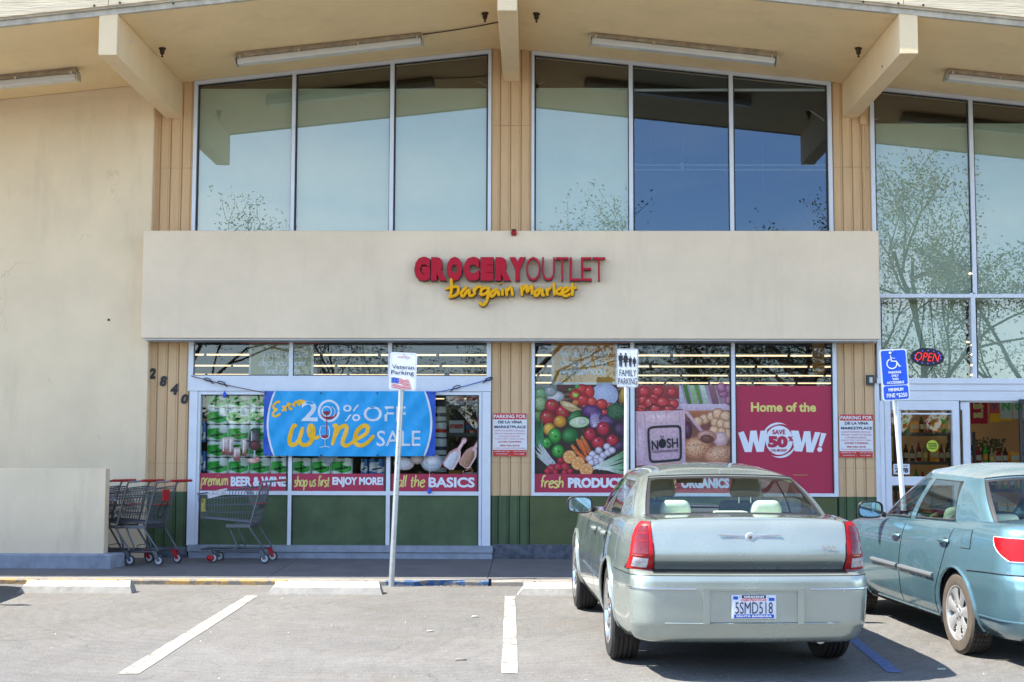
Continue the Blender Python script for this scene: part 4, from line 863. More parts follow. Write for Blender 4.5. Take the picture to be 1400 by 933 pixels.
for i in range(12): pr.leaf(610, 330, 610+90*math.cos(i*.5-.6), 320+45*math.sin(i*.5-.6), 5, (150, 120, 170), (70, 40, 90))
pr.blob(715, 250, 78, 68, 10, (44, 92, 60), (16, 48, 30))
for i in range(110):
    a_ = hsh('br', i)*6.28; r_ = math.sqrt(hsh('bq', i)); pr.blob(715+70*r_*math.cos(a_), 245+60*r_*math.sin(a_), 7, 7, 0, (52+int(30*hsh('bz', i)), 112, 68), (16, 52, 32), n=7)
pr.blob(380, 290, 70, 36, -40, (50, 116, 62), (12, 56, 24)); pr.blob(418, 335, 90, 50, -4, (56, 120, 60), (14, 64, 26)); pr.blob(420, 335, 80, 42, -4, (196, 208, 180), (170, 196, 140)); pr.blob(445, 332, 32, 24, -4, (196, 196, 190), (156, 168, 140))
pr.blob(345, 440, 70, 62, -20, (36, 118, 50), (6, 54, 20)); pr.blob(750, 390, 60, 68, -30, (70, 36, 70), (28, 10, 34)); pr.blob(742, 520, 66, 38, -30, (66, 34, 76), (26, 10, 34))
for x, y, rx, ry in ((610, 388, 56, 60), (505, 435, 50, 56), (570, 500, 60, 54), (683, 480, 52, 48)): pr.fruit(x, y, rx, ry, 0, (188, 34, 58), (84, 6, 22)); pr.blob(x+6, y-22, 10, 7, 0, (80, 20, 20), (50, 8, 10), n=7)
for x, y, rx, ry in ((225, 445, 54, 64), (160, 502, 42, 46), (250, 565, 52, 56)): pr.fruit(x, y, rx, ry, 0, (60, 160, 56), (10, 66, 20)); pr.blob(x+6, y+4, 9, 9, 0, (20, 60, 20), (14, 50, 14), n=7)
for x0_, y0_, x1_, y1_ in ((360, 520, 460, 640), (400, 470, 480, 620), (440, 450, 500, 600), (425, 480, 490, 640), (450, 470, 510, 570), (385, 560, 490, 650)): pr.leaf(x0_, y0_, x1_, y1_, 36, (150, 60, 20), (110, 40, 14)); pr.leaf(x0_, y0_, x1_, y1_, 27, (226, 116, 52), (196, 84, 32)); [pr.leaf(x0_+(x1_-x0_)*k/7-8, y0_+(y1_-y0_)*k/7+1, x0_+(x1_-x0_)*k/7+8, y0_+(y1_-y0_)*k/7-2, 2, (176, 74, 26)) for k in range(1, 7)]; pr.leaf(x0_-3, y0_+6, x0_+6, y0_-16, 12, (80, 150, 80), (40, 110, 50))
for x, y in ((525, 590), (575, 560), (560, 620), (610, 600), (640, 530), (500, 625), (590, 640), (645, 580), (680, 560), (550, 650), (515, 660)): pr.blob(x, y, 30, 28, 0, (206, 200, 214), (134, 118, 140))
for i in range(40):
    x0_ = 520+i*3; y0_ = 715-hsh('on', i)*20; pr.leaf(x0_, y0_, 812, 520+i*6+hsh('oo', i)*30, 9, (214, 220, 214), (16, 110+int(50*hsh('op', i)), 56), bend=14*(hsh('oq', i)-.5))
for i in range(26):
    x1_ = 70+hsh('ln', i)*70; pr.leaf(200-i*2+hsh('lx', i)*40, 640+hsh('ly', i)*50, 64+hsh('lz', i)*40, 470+i*6, 10, (190, 186, 200), (176, 190, 180), bend=10*(hsh('lw', i)-.5))
for i in range(18): pr.leaf(70+hsh('gn', i)*70, 500+hsh('gm', i)*40, 64+i*4, 270+hsh('go', i)*160, 9, (60, 140, 86), (16, 90, 50), bend=8)
for x, y, r_ in ((200, 705, 40), (250, 690, 34), (305, 690, 38), (165, 725, 28), (270, 640, 26), (345, 725, 26), (230, 735, 24), (300, 735, 24)): pr.blob(x, y, r_, r_*.9, 0, (188, 22, 56), (104, 6, 26)); pr.leaf(x, y-r_, x+14, y-r_-18, 9, (60, 120, 40), (30, 90, 30))
for x, y, r_ in ((343, 612, 54), (410, 662, 56), (475, 715, 54)):
    pr.blob(x, y, r_, r_, 0, (222, 140, 60), (206, 112, 40), hx=0, hy=0); pr.blob(x, y, r_*.88, r_*.88, 0, (226, 190, 140), (220, 180, 130), hx=0, hy=0)
    for k in range(9): a_ = k*.698; pr.leaf(x+6*math.cos(a_), y+6*math.sin(a_), x+r_*.82*math.cos(a_), y+r_*.82*math.sin(a_), 20, (228, 158, 84), (216, 140, 70))
pr.mb.v = [v for v in pr.mb.v]
pr.build('picture', M['printf'], t)
# clip the overshoot with the window bars in front; 5 bag and bread picture
t = poster('window_poster', 'photograph of a pale paper bag of tomatoes beside bread rolls, organics strip beneath')
quadsheet(t, 868, 1000, 648, 673.5, 'maroon', 'strip', PY-.015)
handtext(t, 'fantastic', 887, 925, 666.5, 657.5, 'lime', PY-.015, wd=.016); lettering(t, 'ORGANICS', 931, 997, 653, 667, 'icewhite', PY-.015, bold=.06)
pr = Print(PY, lambda x, y: PX(PY, 860+x/5.833, 520+y/5.833))
pr.rect(46, 822, 40, 760, (120, 70, 76), (150, 96, 70)); pr.rect(380, 822, 40, 230, (150, 132, 156), (176, 150, 176))
for x0_, x1_, c_ in ((385, 430, (206, 200, 214)), (440, 480, (70, 120, 40)), (490, 530, (150, 196, 130)), (535, 570, (90, 150, 40)), (575, 620, (196, 210, 190)), (640, 700, (140, 96, 104)), (700, 745, (170, 140, 150))): pr.poly([(x0_-14, 40), (x1_-20, 40), (x1_+24, 205), (x0_+30, 205)], c_, tuple(int(v*.8) for v in c_))
pr.poly([(390, 190), (822, 190), (822, 240), (440, 245)], (206, 186, 206), (190, 166, 180)); pr.poly([(440, 245), (822, 238), (822, 300), (470, 300)], (176, 108, 70), (150, 86, 58))
for x, y in ((750, 100), (800, 70), (800, 160), (735, 60)): pr.blob(x, y, 40, 42, 0, (176, 112, 140), (110, 56, 80))
pr.poly([(440, 300), (822, 300), (822, 450), (440, 470)], (110, 62, 66), (130, 80, 60))
for x, y, r_ in ((600, 310, 46), (550, 330, 44), (660, 290, 44), (710, 270, 50), (770, 290, 52), (690, 340, 42), (735, 350, 46), (680, 400, 44), (790, 360, 46), (785, 430, 54), (740, 410, 36)): pr.fruit(x, y, r_, r_*.95, 0, (222, 178, 138), (150, 96, 72))
pr.poly([(440, 250), (470, 250), (590, 400), (570, 415)], (206, 176, 190), (190, 150, 160))
pr.blob(470, 400, 34, 70, 0, (80, 36, 60), (50, 20, 36)); pr.blob(540, 540, 110, 90, 0, (214, 160, 122), (160, 98, 64)); pr.blob(720, 590, 130, 75, -8, (210, 158, 124), (158, 98, 70)); pr.blob(730, 470, 60, 60, 0, (214, 180, 180), (170, 130, 130)); pr.blob(620, 450, 80, 52, 5, (206, 156, 140), (150, 96, 84)); pr.blob(622, 470, 55, 34, 5, (126, 72, 58), (96, 50, 44))
for i in range(150):
    a_ = hsh('sa', i)*6.28; r_ = math.sqrt(hsh('sb', i)); cx, cy, rx, ry = ((540, 560, 85, 60), (725, 590, 100, 55), (622, 462, 60, 36))[i % 3]; pr.blob(cx+rx*r_*math.cos(a_), cy+ry*r_*math.sin(a_), 4, 3, 0, (60, 34, 34), (50, 26, 26), n=6, hi=(60, 34, 34))
pr.rect(46, 400, 40, 150, (150, 70, 70), (120, 44, 44))
for x, y, r_ in ((120, 90, 50), (230, 88, 48), (340, 95, 42), (115, 160, 46), (200, 140, 40), (170, 180, 56), (270, 178, 56), (355, 190, 44), (100, 225, 44), (210, 228, 50), (320, 235, 48)): pr.fruit(x, y, r_, r_*.85, 0, (200, 60, 62), (120, 18, 30))
for p_ in ([(70, 215), (130, 235), (190, 190), (250, 215), (310, 200), (360, 215)], [(150, 240), (190, 200), (170, 150)], [(300, 205), (330, 235), (390, 250)]):
    for a_, b_ in zip(p_, p_[1:]): pr.leaf(*a_, *b_, 10, (44, 40, 34), (60, 56, 40))
pr.poly([(40, 250), (445, 240), (450, 660), (60, 680)], (210, 176, 186), (190, 158, 180)); pr.blob(250, 300, 180, 40, -2, (220, 188, 194), (208, 174, 186)); pr.blob(90, 500, 40, 160, 0, (214, 184, 200), (198, 164, 182)); pr.blob(425, 480, 22, 170, 0, (214, 180, 192), (196, 160, 178))
for x_, y_, x2_, y2_ in ((120, 260, 150, 640), (300, 250, 290, 360), (400, 250, 430, 640), (200, 260, 230, 330), (60, 260, 80, 660)): pr.leaf(x_, y_, x2_, y2_, 9, (178, 144, 164), (196, 164, 180))
pr.build('picture', M['printf'], t)
bag = MB(); th_ = .10
def bp(x, y): return PX(PY, 860+x/5.833, 520+y/5.833)
ring = [(172, 385), (200, 374), (370, 366), (395, 374), (408, 400), (412, 590), (404, 625), (380, 636), (200, 650), (175, 640), (165, 610), (153, 410)]
ring = smooth_line(ring+ring[:1], 3); bag.stroke([bp(*p_) for p_ in ring], .03, PY-.0145, .0012)
bag.build('emblem', M['black'], t)
q = MB()
x0_, z1_ = bp(180, 478); x1_, z0_ = bp(235, 560)
def ptx(s, a_, b_, y0, y1, bold, rot): xa, za = bp(a_, y1); xb, zb2 = bp(b_, y0); put_text(q, s, xa, xb, za, zb2, PY-.0155, .002, bold, rot=rot)
ptx('N', 180, 232, 480, 558, .02, .05); ptx('SH', 300, 390, 462, 540, .02, .05); ptx('LOCALLY GROWN, NATURALLY YOURS', 186, 392, 556, 576, .0, .07)
p = Print(PY-.015, lambda x, y: bp(x, y)); p.blob(265, 505, 30, 38, 0, (8, 8, 10), (8, 8, 10), hi=(8, 8, 10)); p.leaf(266, 470, 276, 440, 8, (8, 8, 10)); p.leaf(262, 460, 250, 438, 9, (8, 8, 10)); p.build('apple_mark', M['print'], t)
q.build('lettering', M['black'], t)
# 6 crimson WOW
t = poster('window_poster', 'plain crimson poster reading Home of the WOW! with a round white save 50% badge')
quadsheet(t, 1005.5, 1138, 527, 673.5, 'maroon', 'sheet')
lettering(t, 'Home of the', 1026.5, 1115.5, 549.5, 562.5, 'lime', bold=.035); 
q = MB()
def PW(x, y): return PX(PY, 850+x/3.733, 450+y/3.733)
def flatpoly(pts, Y): q.add([(a_, Y, b_) for a_, b_ in (PW(*p_) for p_ in pts)], [tuple(range(len(pts)))[::-1]])
flatpoly([(594, 530), (622, 522), (648, 585), (656, 520), (688, 518), (698, 580), (708, 520), (742, 518), (724, 627), (688, 628), (672, 572), (662, 628), (628, 628)], PY-.002)
flatpoly([(864, 518), (902, 520), (918, 580), (930, 522), (962, 522), (968, 585), (986, 526), (1014, 528), (976, 630), (942, 628), (938, 572), (920, 626), (882, 624)], PY-.002)
flatpoly([(1018, 530), (1044, 534), (1020, 600), (1004, 598)], PY-.002)
cx, cy = 803, 568
for k, (rr_, yy) in enumerate(((70, -.004),)): flatpoly([(cx+rr_*math.cos(i*.2618), cy+rr_*1.06*math.sin(i*.2618)) for i in range(24)], PY+yy)
flatpoly([(1010+13*math.cos(i*.6283), 615+13*math.sin(i*.6283)) for i in range(10)], PY-.002)
for sgn, a0, rr_ in ((1, 3.5, 86), (1, .35, 86)):
    pts = [PW(cx+rr_*(1+.0*i)*math.cos(a0+i*.13), cy+rr_*math.sin(a0+i*.13)) for i in range(14)]; q.stroke(pts, lambda u: .028*math.sin(math.pi*min(1, u+.05))+.002, PY-.003, .0008)
q.build('badge', M['icewhite'], t)
q = MB()
def pw(s, a_, b_, y0, y1, bold=0): xa, za = PW(a_, y1); xb, zb2 = PW(b_, y0); put_text(q, s, xa, xb, za, zb2, PY-.0075, .002, bold)
pw('SAVE', 768, 834, 514, 538, .03); pw('50', 746, 846, 546, 606, .07); pw('%', 848, 874, 548, 574, .04); pw('OR MORE*', 762, 844, 612, 626, .02); q.build('lettering', M['maroon'], t)
lettering(t, '*on select items every day. see store.', 1084, 1104, 647.5, 649.5, 'lime')
# tow-away signs
def towsign(cx, y0, y1, lab):
    Y = -.045; W_ = 23.3 if cx < 900 else 23; t = thing('towing_notice', lab, 'notice sign', (on(cx, y1, Y).x, Y, on(cx, y1, Y).z), 'parking notices on the pilasters'); h_ = y1-y0
    f = lambda a_: cx-W_+2*W_*a_
    x0_, x1_, z0_, z1_ = rect(cx-W_, cx+W_, y0, y1, Y); MB().box(x0_, x1_, Y, Y+.012, z0_, z1_).build('plate', M['white'], t)
    for a_, b_ in ((0, .15), (.85, 1)): xa, xb, za, zb2 = rect(cx-W_, cx+W_, y0+h_*a_, y0+h_*b_, Y); MB().box(xa+.004, xb-.004, Y-.002, Y-.0003, za+.002, zb2-.002).build('band', M['red'], t)
    def ln(s, a_, b_, u0, u1, m, bold=0): xa, xb, za, zb2 = rect(f(a_), f(b_), y0+h_*u0, y0+h_*u1, Y); q = MB(); put_text(q, s, xa, xb, za, zb2, Y-.004, .002, bold*.5); q.build('lettering', M[m], t)
    ln('PARKING FOR', .03, .97, .035, .12, 'white', .05); ln('DE LA VINA', .16, .86, .175, .24, 'navy', .04); ln('MARKETPLACE', .05, .97, .29, .35, 'navy', .04)
    for s, a_, b_, u0 in (('UNAUTHORIZED VEHICLES', .06, .93, .39), ('WILL BE TOWED AT VEHICLE', .05, .95, .455), ('OWNERS EXPENSE', .17, .8, .52), ('22,651.9 VEH. 7 DAYS A WEEK', .06, .94, .582)): ln(s, a_, b_, u0, u0+.035, 'pink')
    ln('LOVES TOWING', .16, .84, .645, .685, 'red', .02); ln('805-966-2918', .22, .78, .73, .77, 'red', .02); ln('S.B.P.D. 897-2300 RESPONDING', .05, .95, .80, .825, 'pink')
    ln('SHERIFF 681-4100', .05, .5, .875, .9, 'white', .03); ln('CHP 477-4174', .6, .96, .875, .9, 'white', .03); ln('NON-EMERGENCY', .1, .46, .935, .958, 'white', .03); ln('C.V.C. 22658', .62, .92, .935, .958, 'white', .03)
    for zz in (.02, .98):
        p = on(cx, y0+h_*zz, Y-.004); MB().lathe([(.006, .004), (.006, -.004)], (p.x, Y-.002, p.z), 'y', 8).build('screw', M['steel'], t)
towsign(697, 565, 624, 'red and white towing notice on the middle tan pilaster, beside the produce poster')
towsign(1170.5, 565.5, 624.5, 'red and white towing notice on the right tan pilaster, below the grey box')

# ---------------------------------------------------------------- wine sale banner
BY = -.13
x0_, x1_, z0_, z1_ = rect(360.5, 595.5, 535.5, 624, BY)
t = thing('sale_banner', 'bright blue vinyl banner reading Extra 20% OFF wine SALE strung across the door frames', 'banner', ((x0_+x1_)/2, BY, z0_))
def wav(x, z): return .012*math.sin(x*9+z*4)*math.sin(z*7+x*2)+.007*math.sin(x*23-z*17)+.004*math.sin(x*41+z*31)
def BP(x, z, k=0):
    u = (x-x0_)/(x1_-x0_); v = (z-z0_)/(z1_-z0_); sag = .012*math.sin(math.pi*u*1.0)*(1-v); return (x, BY+wav(x, z)-k, z-sag*.6)
q = MB(); q.grid(lambda u, v: BP(x0_+(x1_-x0_)*u, z0_+(z1_-z0_)*v), 110, 44)
arcL = lambda z: x0_+.055+.09*((z-(z0_+z1_)/2)/((z1_-z0_)/2))**2; arcR = lambda z: x1_-.055-.09*((z-(z0_+z1_)/2)/((z1_-z0_)/2))**2
mm = []
for f in q.f:
    cx = sum(q.v[i][0] for i in f)/4; cz = sum(q.v[i][2] for i in f)/4; mm.append(1 if cx < arcL(cz) or cx > arcR(cz) else 0)
q.m = mm; sheet = q.build('sheet', [M['banner'], M['bannerdk']], t, True)
def warp(mb, k):   # lay flat lettering on the rippled sheet
    mb.v = [(x, BP(x, z)[1]+(y-BY)-k, BP(x, z)[2]) for x, y, z in mb.v]; return mb
def BX(px, py): p = on(px, py, BY); return p.x, p.z
BW = lambda x, y: BX(355+x/5.714, 530+y/5.714)
q = MB()
for f_ in (arcL, arcR): q.stroke([(f_(z0_+(z1_-z0_)*i/16), z0_+(z1_-z0_)*i/16) for i in range(17)], .026, BY, .0015)
warp(q, .004).build('border_line', M['bwhite'], t)
def btxt(mb, s, a_, b_, y0, y1, bold): xa, za = BW(a_, y1); xb, zb2 = BW(b_, y0); put_text(mb, s, xa, xb, za, zb2, BY, .001, bold)
q = MB(); btxt(q, '2', 326, 456, 104, 262, .02); btxt(q, '%', 652, 790, 134, 262, -.002); btxt(q, 'OFF', 812, 1140, 146, 264, .006); btxt(q, 'SALE', 914, 1258, 336, 456, .006)
def ringpts(cx, cy, rx, ry, a0=0, a1=6.2832, n=28): return [BW(cx+rx*math.cos(a0+(a1-a0)*i/n), cy+ry*math.sin(a0+(a1-a0)*i/n)) for i in range(n+1)]
q.stroke(ringpts(541, 182, 78, 78), .030, BY, .0012); q.stroke(ringpts(524, 186, 36, 38), .016, BY-.001, .0012); q.stroke(ringpts(545, 190, 44, 44, -1.2, .9, 12), .010, BY-.001, .001)
q.stroke([BW(*p_) for p_ in smooth_line([(480, 300), (470, 345), (480, 385), (510, 400), (540, 385), (548, 345), (538, 300)], 4)], .012, BY-.001, .001); q.stroke([BW(480, 298), BW(538, 298)], .009, BY-.001, .001)
q.stroke([BW(510, 402), BW(512, 455)], .014, BY-.001, .001); q.stroke([BW(470, 466), BW(512, 456), BW(552, 464)], .012, BY-.002, .001)
warp(q, .004).build('lettering', M['bwhite'], t)
q = MB()
def fillp(pts, k): q.add([(a_, BY-k, b_) for a_, b_ in (BW(*p_) for p_ in pts)], [tuple(range(len(pts)))[::-1]])
fillp([(500, 184), (548, 184), (545, 205), (530, 214), (516, 212), (502, 200)], .0005); q.stroke([BW(524, 210), BW(524, 300), BW(523, 370)], .014, BY-.001, .001)
fillp([(480, 370), (540, 370), (534, 388), (512, 396), (488, 388)], .0008)
q.stroke(ringpts(541, 190, 54, 48, .15, 2.9, 14), .034, BY+.002, .0012)
warp(q, .0045).build('wine_pour', M['bred'], t)
q = MB()
wn = [[(290, 306), (268, 296), (246, 350), (234, 410), (246, 446), (282, 440), (316, 390), (338, 308)], [(338, 308), (318, 370), (316, 420), (336, 446), (380, 440), (414, 390), (420, 320), (398, 296), (384, 340), (400, 386), (440, 392), (466, 380)],
      [(570, 300), (600, 296), (596, 340), (566, 450)], [(580, 400), (622, 320), (668, 296), (680, 330), (650, 420), (668, 452), (706, 440)], [(706, 440), (760, 400), (830, 360), (846, 312), (816, 296), (770, 330), (744, 390), (756, 438), (800, 450), (850, 420), (896, 370)]]
for s_ in wn: q.stroke([BW(*p_) for p_ in smooth_line(s_, 5)], lambda u: .050*(.75+.25*math.sin(u*math.pi))+.006, BY, .0016)
warp(q, .004).build('lettering', M['byellow'], t)
q = MB()
ex = [[(160, 118), (140, 112), (108, 140), (112, 165), (140, 168)], [(140, 168), (112, 188), (106, 216), (128, 226), (164, 204)], [(178, 148), (196, 158), (206, 186)], [(212, 140), (196, 166), (176, 184)], [(222, 116), (232, 150), (240, 170), (256, 160)], [(212, 142), (252, 126)], [(262, 124), (272, 152)], [(266, 134), (284, 112), (296, 116)], [(324, 98), (304, 110), (302, 134), (320, 128), (332, 98), (332, 120), (354, 100)], [(330, 74), (340, 78)]]
for s_ in ex[:-1]: q.stroke([BW(*p_) for p_ in smooth_line(s_, 4)], .030, BY, .0014)
warp(q, .004).build('lettering', M['byellow'], t)
for px, py in ((439, 537.8), (516, 537.8), (439, 622), (516, 622), (362, 537.8), (593, 537.8), (363.5, 622), (593, 622)):
    p = on(px, py, BY); b_ = BP(p.x, p.z); MB().lathe([(.010, .0), (.011, -.006), (.006, -.007)], (b_[0], b_[1]-.004, b_[2]), 'y', 10).build('grommet', M['bronze'], t)
def rope(px0, py0, px1, py1, hooks, m='rope', ya=-.10, r=.006):
    a_, b_ = on(px0, py0, ya), on(px1, py1, BY); q = MB(); q.tube([a_.lerp(b_, i/8)+Vector((0, 0, -.012*math.sin(math.pi*i/8))) for i in range(9)], r, 5); q.build('rope', M[m], t)
    for u_ in hooks:
        c_ = a_.lerp(b_, u_); d_ = (b_-a_).normalized(); q = MB()
        q.tube([c_+d_*(.05*math.cos(k*.7)) + Vector((0, -.008, .018*math.sin(k*.7))) for k in range(10)], .007, 5); q.tube([c_+d_*.03+Vector((0, -.01, -.01)), c_+d_*.085+Vector((0, -.015, -.035))], .008, 5); q.build('hook', M['black'], t)
rope(261, 514, 361, 537, (.23, .42)); rope(672.5, 517.5, 595, 537, (.05, .62), 'bannerdk')
# blue weights hanging on the frame
for px, py, lab in ((307, 540.5, 'small blue drop shaped weight at the top of the left door pane'), (587, 671.5, 'small blue drop shaped weight under the banner by the word BASICS')):
    p = on(px, py, -.09); t2 = thing('blue_weight', lab, 'banner weight', (p.x, -.09, p.z)); MB().lathe([(.002, .055), (.012, .035), (.028, 0), (.026, -.022), (.012, -.034)], (p.x, -.09, p.z), 'z', 12).build('drop', M['blue'], t2, True)
    MB().tube([(p.x, -.09, p.z+.05), (p.x+.005, -.09, p.z+(.10 if px < 400 else .40))], .0025, 4).build('string', M['bwhite'], t2)
# cloth edge of white paper seen under the banner
pr = Print(.03, lambda x, y: PX(.03, x, y)); pr.poly([(432, 622), (465, 622), (452, 634), (444, 634)], (196, 204, 214), (150, 158, 170)); tag(pr.build('paper_sheet', M['print'], None), 'crumpled white paper behind the glass just under the blue banner', 'paper')

# ---------------------------------------------------------------- signs hanging inside
def hangsign(a_, b_, y0, y1, Y, m, lines, lab, edge, top=None):
    t = thing('hanging_sign', lab, 'hanging sign', (on((a_+b_)/2, y1, Y).x, Y, on(700, y1, Y).z))
    x0_, x1_, z0_, z1_ = rect(a_, b_, y0, y1, Y); MB().box(x0_, x1_, Y, Y+.03, z0_, z1_).build('board', M[m], t)
    if edge: q = MB(); q.box(x0_-.02, x0_+.01, Y-.02, Y-.002, z0_-.02, z1_); q.box(x1_-.01, x1_+.02, Y-.02, Y-.002, z0_-.02, z1_); q.box(x0_+.01, x1_-.01, Y-.02, Y-.002, z0_-.02, z0_+.012); q.build('frame', M[edge], t)
    for s, l0, l1, yb, yx in lines: handtext(t, s, l0, l1, yb, yx, 'icewhite', Y-.01, .02, .08, jit=.05)
    if top:
        xa, xb, za, zb2 = rect(*top, Y-.03); MB().box(xa, xb, Y-.06, Y-.03, za, zb2).build('header', M['red'], t)
    return t
hangsign(343, 427, 467, 514.5, .5, 'hanggreen', [("It's not a good", 357, 420, 489, 483.5), ('deal you wont', 354, 419, 501, 495.5), ('find it here...', 362, 416, 512, 506.5)], 'olive framed sign inside the left shopfront saying find it here', 'white', (330, 438, 462, 471))
hangsign(756, 842, 470, 524, .5, 'hang', [('We do the right', 765, 832, 488.5, 482), ('things for this', 765, 830, 500.5, 494.5), ('neighborhood.', 765, 829, 512, 505.5)], 'orange framed sign inside the right shopfront about doing the right things', 'white', (744, 860, 462, 470))
hangsign(1111, 1127, 466, 510, 1.5, 'hang', [], 'narrow orange brown board hanging inside the shop above the crimson poster', None)
# goods: stacked paper towel packs
def pack(x0_, x1_, z0_, z1_, Y, kind, lab, grp):
    t = thing('paper_towel_pack', lab, 'paper towels', ((x0_+x1_)/2, Y, z0_), grp)
    w_ = x1_-x0_; h_ = z1_-z0_
    def P(u, v):
        a_ = u*2; lobe = abs(math.sin(math.pi*a_)); return (x0_+w_*u, Y-.05*lobe**.6-.01*math.sin(v*9+x0_*20)*math.sin(math.pi*v), z0_+h_*v-.012*(1-lobe)*(1 if v > .5 else -1)*(v in (0, 1)))
    q = MB(); q.grid(P, 16, 10); q.box(x0_+.01, x1_-.01, Y+.004, Y+.16, z0_+.003, z1_-.006)
    q.build('wrap', M['packwhite' if kind == 'g' else 'packblue'], t, True)
    q = MB(); m = 'greenprint' if kind == 'g' else 'white'
    def P2(u, v):
        lo = .14+.07*math.sin(u*6.28+1); hi_ = .62+.14*math.sin(u*5+.5); vv = lo+(hi_-lo)*v; p = P(.04+.92*u, vv); return (p[0], p[1]-.004, p[2])
    q.grid(P2, 14, 4); q.build('print', M[m], t, True)
    q = MB(); x_, _, z_ = P(.5, .4); ys2 = Y-.062
    def P3(u, v): vv = .30+.10*v+.12*(u-.5); p = P(.2+.6*u, vv); return (p[0], p[1]-.007, p[2])
    q.grid(P3, 10, 1); q.build('label', M['black' if kind == 'g' else 'navy'], t, True)
    def P4(u, v): vv = .66+.12*v; p = P(.32+.3*u, vv); return (p[0], p[1]-.006, p[2])
    q = MB(); q.grid(P4, 8, 2); q.build('leaf_mark', M['greenprint' if kind == 'g' else 'white'], t, True)
Yp = .16; ordn = ['lowest', 'second', 'third', 'fourth', 'top']; col_n = ['first', 'second', 'third', 'fourth', 'fifth', 'sixth', 'seventh']
cols = [(283, 311.5), (312, 340.5), (341, 369.5), (370, 397)]
for ci, (a_, b_) in enumerate(cols):
    for ri in range(5 if ci < 3 else 2):
        y1 = 649-ri*22.6; x0_, x1_, z0_, z1_ = rect(a_, b_, y1-22, y1, Yp)
        pack(x0_, x1_, z0_, z1_, Yp+.02*hsh('pk', ci, ri), 'g', f'green white paper towel pack, left pane, {col_n[ci]} column, {ordn[ri]} row of stack', 'paper towel packs stacked behind the left shopfront')
for ci, (a_, b_) in enumerate(((399.5, 425), (426, 452), (453, 482))):
    x0_, x1_, z0_, z1_ = rect(a_, b_, 627, 649, Yp); pack(x0_, x1_, z0_, z1_, Yp, 'g', f'green and white paper towel pack below the blue banner, {col_n[ci]} from the mullion', 'paper towel packs stacked behind the left shopfront')
for a_, b_, y0, y1, lab in ((273, 281.5, 578, 606, 'blue wrapped pack at the left edge of the paper towel stack, upper'), (273, 281.5, 618, 646, 'blue wrapped pack at the left edge of the paper towel stack, lower'), (493, 503, 628, 649, 'narrow blue pack on the dark shelf under the banner'), (504, 527, 628, 649, 'wide blue pack with white print on the dark shelf under the banner')):
    x0_, x1_, z0_, z1_ = rect(a_, b_, y0, y1, Yp); pack(x0_, x1_, z0_, z1_, Yp+.02, 'b', lab, 'blue packs behind the left shopfront')
# towel rolls right of the banner
for i, (y0, y1) in enumerate(((556, 576), (578, 598), (600, 622), (624, 646))):
    p = on(601, (y0+y1)/2, .45); z0_, z1_ = on(700, y1, .45).z, on(700, y0, .45).z
    t = thing('paper_roll', f'white paper roll with a dark band beside the dark shelf, {["top", "second", "third", "lowest"][i]} of four', 'paper roll', (p.x, .5, z0_), 'paper rolls beside the banner'); MB().lathe([(.085, z0_), (.09, z0_+.01), (.09, z1_-.01), (.08, z1_)], (p.x, .55, 0), 'z', 16).build('roll', M['packwhite'], t, True); MB().lathe([(.0915, z0_+.06), (.0915, z0_+.11)], (p.x, .55, 0), 'z', 16, cap=False).build('band', M['navy' if i % 2 == 0 else 'red'], t, True)
# shelving unit with goods in the right pane
def shelf_unit(x0_, x1_, Y0_, Y1_, zs, lab, goods, seed, where):
    t = thing('shop_shelf', lab, 'shelf', ((x0_+x1_)/2, Y0_, .02))
    for xx in (x0_, x1_-.04):
        for yy in (Y0_, Y1_-.04): MB().box(xx, xx+.04, yy, yy+.04, .02, zs[-1]+.5).build('upright', M['shelf'], t)
    for z_ in zs: MB().box(x0_+.042, x1_-.042, Y0_+.005, Y1_, z_-.05, z_).build('shelf_board', M['shelf'], t)
    rr = random.Random(seed); k = 0; CN = {'red': 'red', 'hang': 'orange', 'white': 'white', 'greenprint': 'green', 'bred': 'dark red', 'hanggreen': 'olive', 'bronze': 'brown'}
    ON = ['first', 'second', 'third', 'fourth', 'fifth', 'sixth', 'seventh', 'eighth', 'ninth', 'tenth', 'eleventh', 'twelfth', 'thirteenth', 'fourteenth', 'fifteenth', 'sixteenth', 'seventeenth', 'eighteenth', 'nineteenth', 'twentieth']+['last']*30
    for zi, z_ in enumerate(zs):
        x_ = x0_+.07; k = 0
        while x_ < x1_-.12:
            kind, w_, h_, m, top_ = rr.choice(goods); h2 = h_*(.9+.2*rr.random())
            if kind == 'bottle':
                o = MB().lathe([(w_*.48, 0), (w_*.5, .02), (w_*.5, h2*.6), (w_*.18, h2*.78), (w_*.16, h2*.95)], (x_+w_/2, Y0_+.09, z_+.002), 'z', 8).build('bottle', M[m], None, True)
                MB().lathe([(w_*.19, h2*.94), (w_*.19, h2)], (x_+w_/2, Y0_+.09, z_+.002), 'z', 8).build('cap', M[top_], o); MB().lathe([(w_*.51, h2*.2), (w_*.51, h2*.48)], (x_+w_/2, Y0_+.09, z_+.002), 'z', 8, cap=False).build('label', M[top_], o)
                tag(o, f'{CN[m]} bottle, {ON[k]} item from left, {ON[zi]} board up, {where}', 'bottle', 'bottles on the '+where)
            else:
                o = MB().box(x_, x_+w_, Y0_+.02, Y0_+.2, z_+.002, z_+h2).build('carton', M[m], None); MB().box(x_+.01, x_+w_-.01, Y0_+.016, Y0_+.0195, z_+h2*.35, z_+h2*.7).build('label', M[top_], o)
                tag(o, f'{CN[m]} carton, {ON[k]} item from left, {ON[zi]} board up, {where}', 'carton', 'cartons on the '+where)
            x_ += w_+.012+.02*rr.random(); k += 1
x0_, x1_ = on(607, 600, .9).x, on(672, 600, .9).x
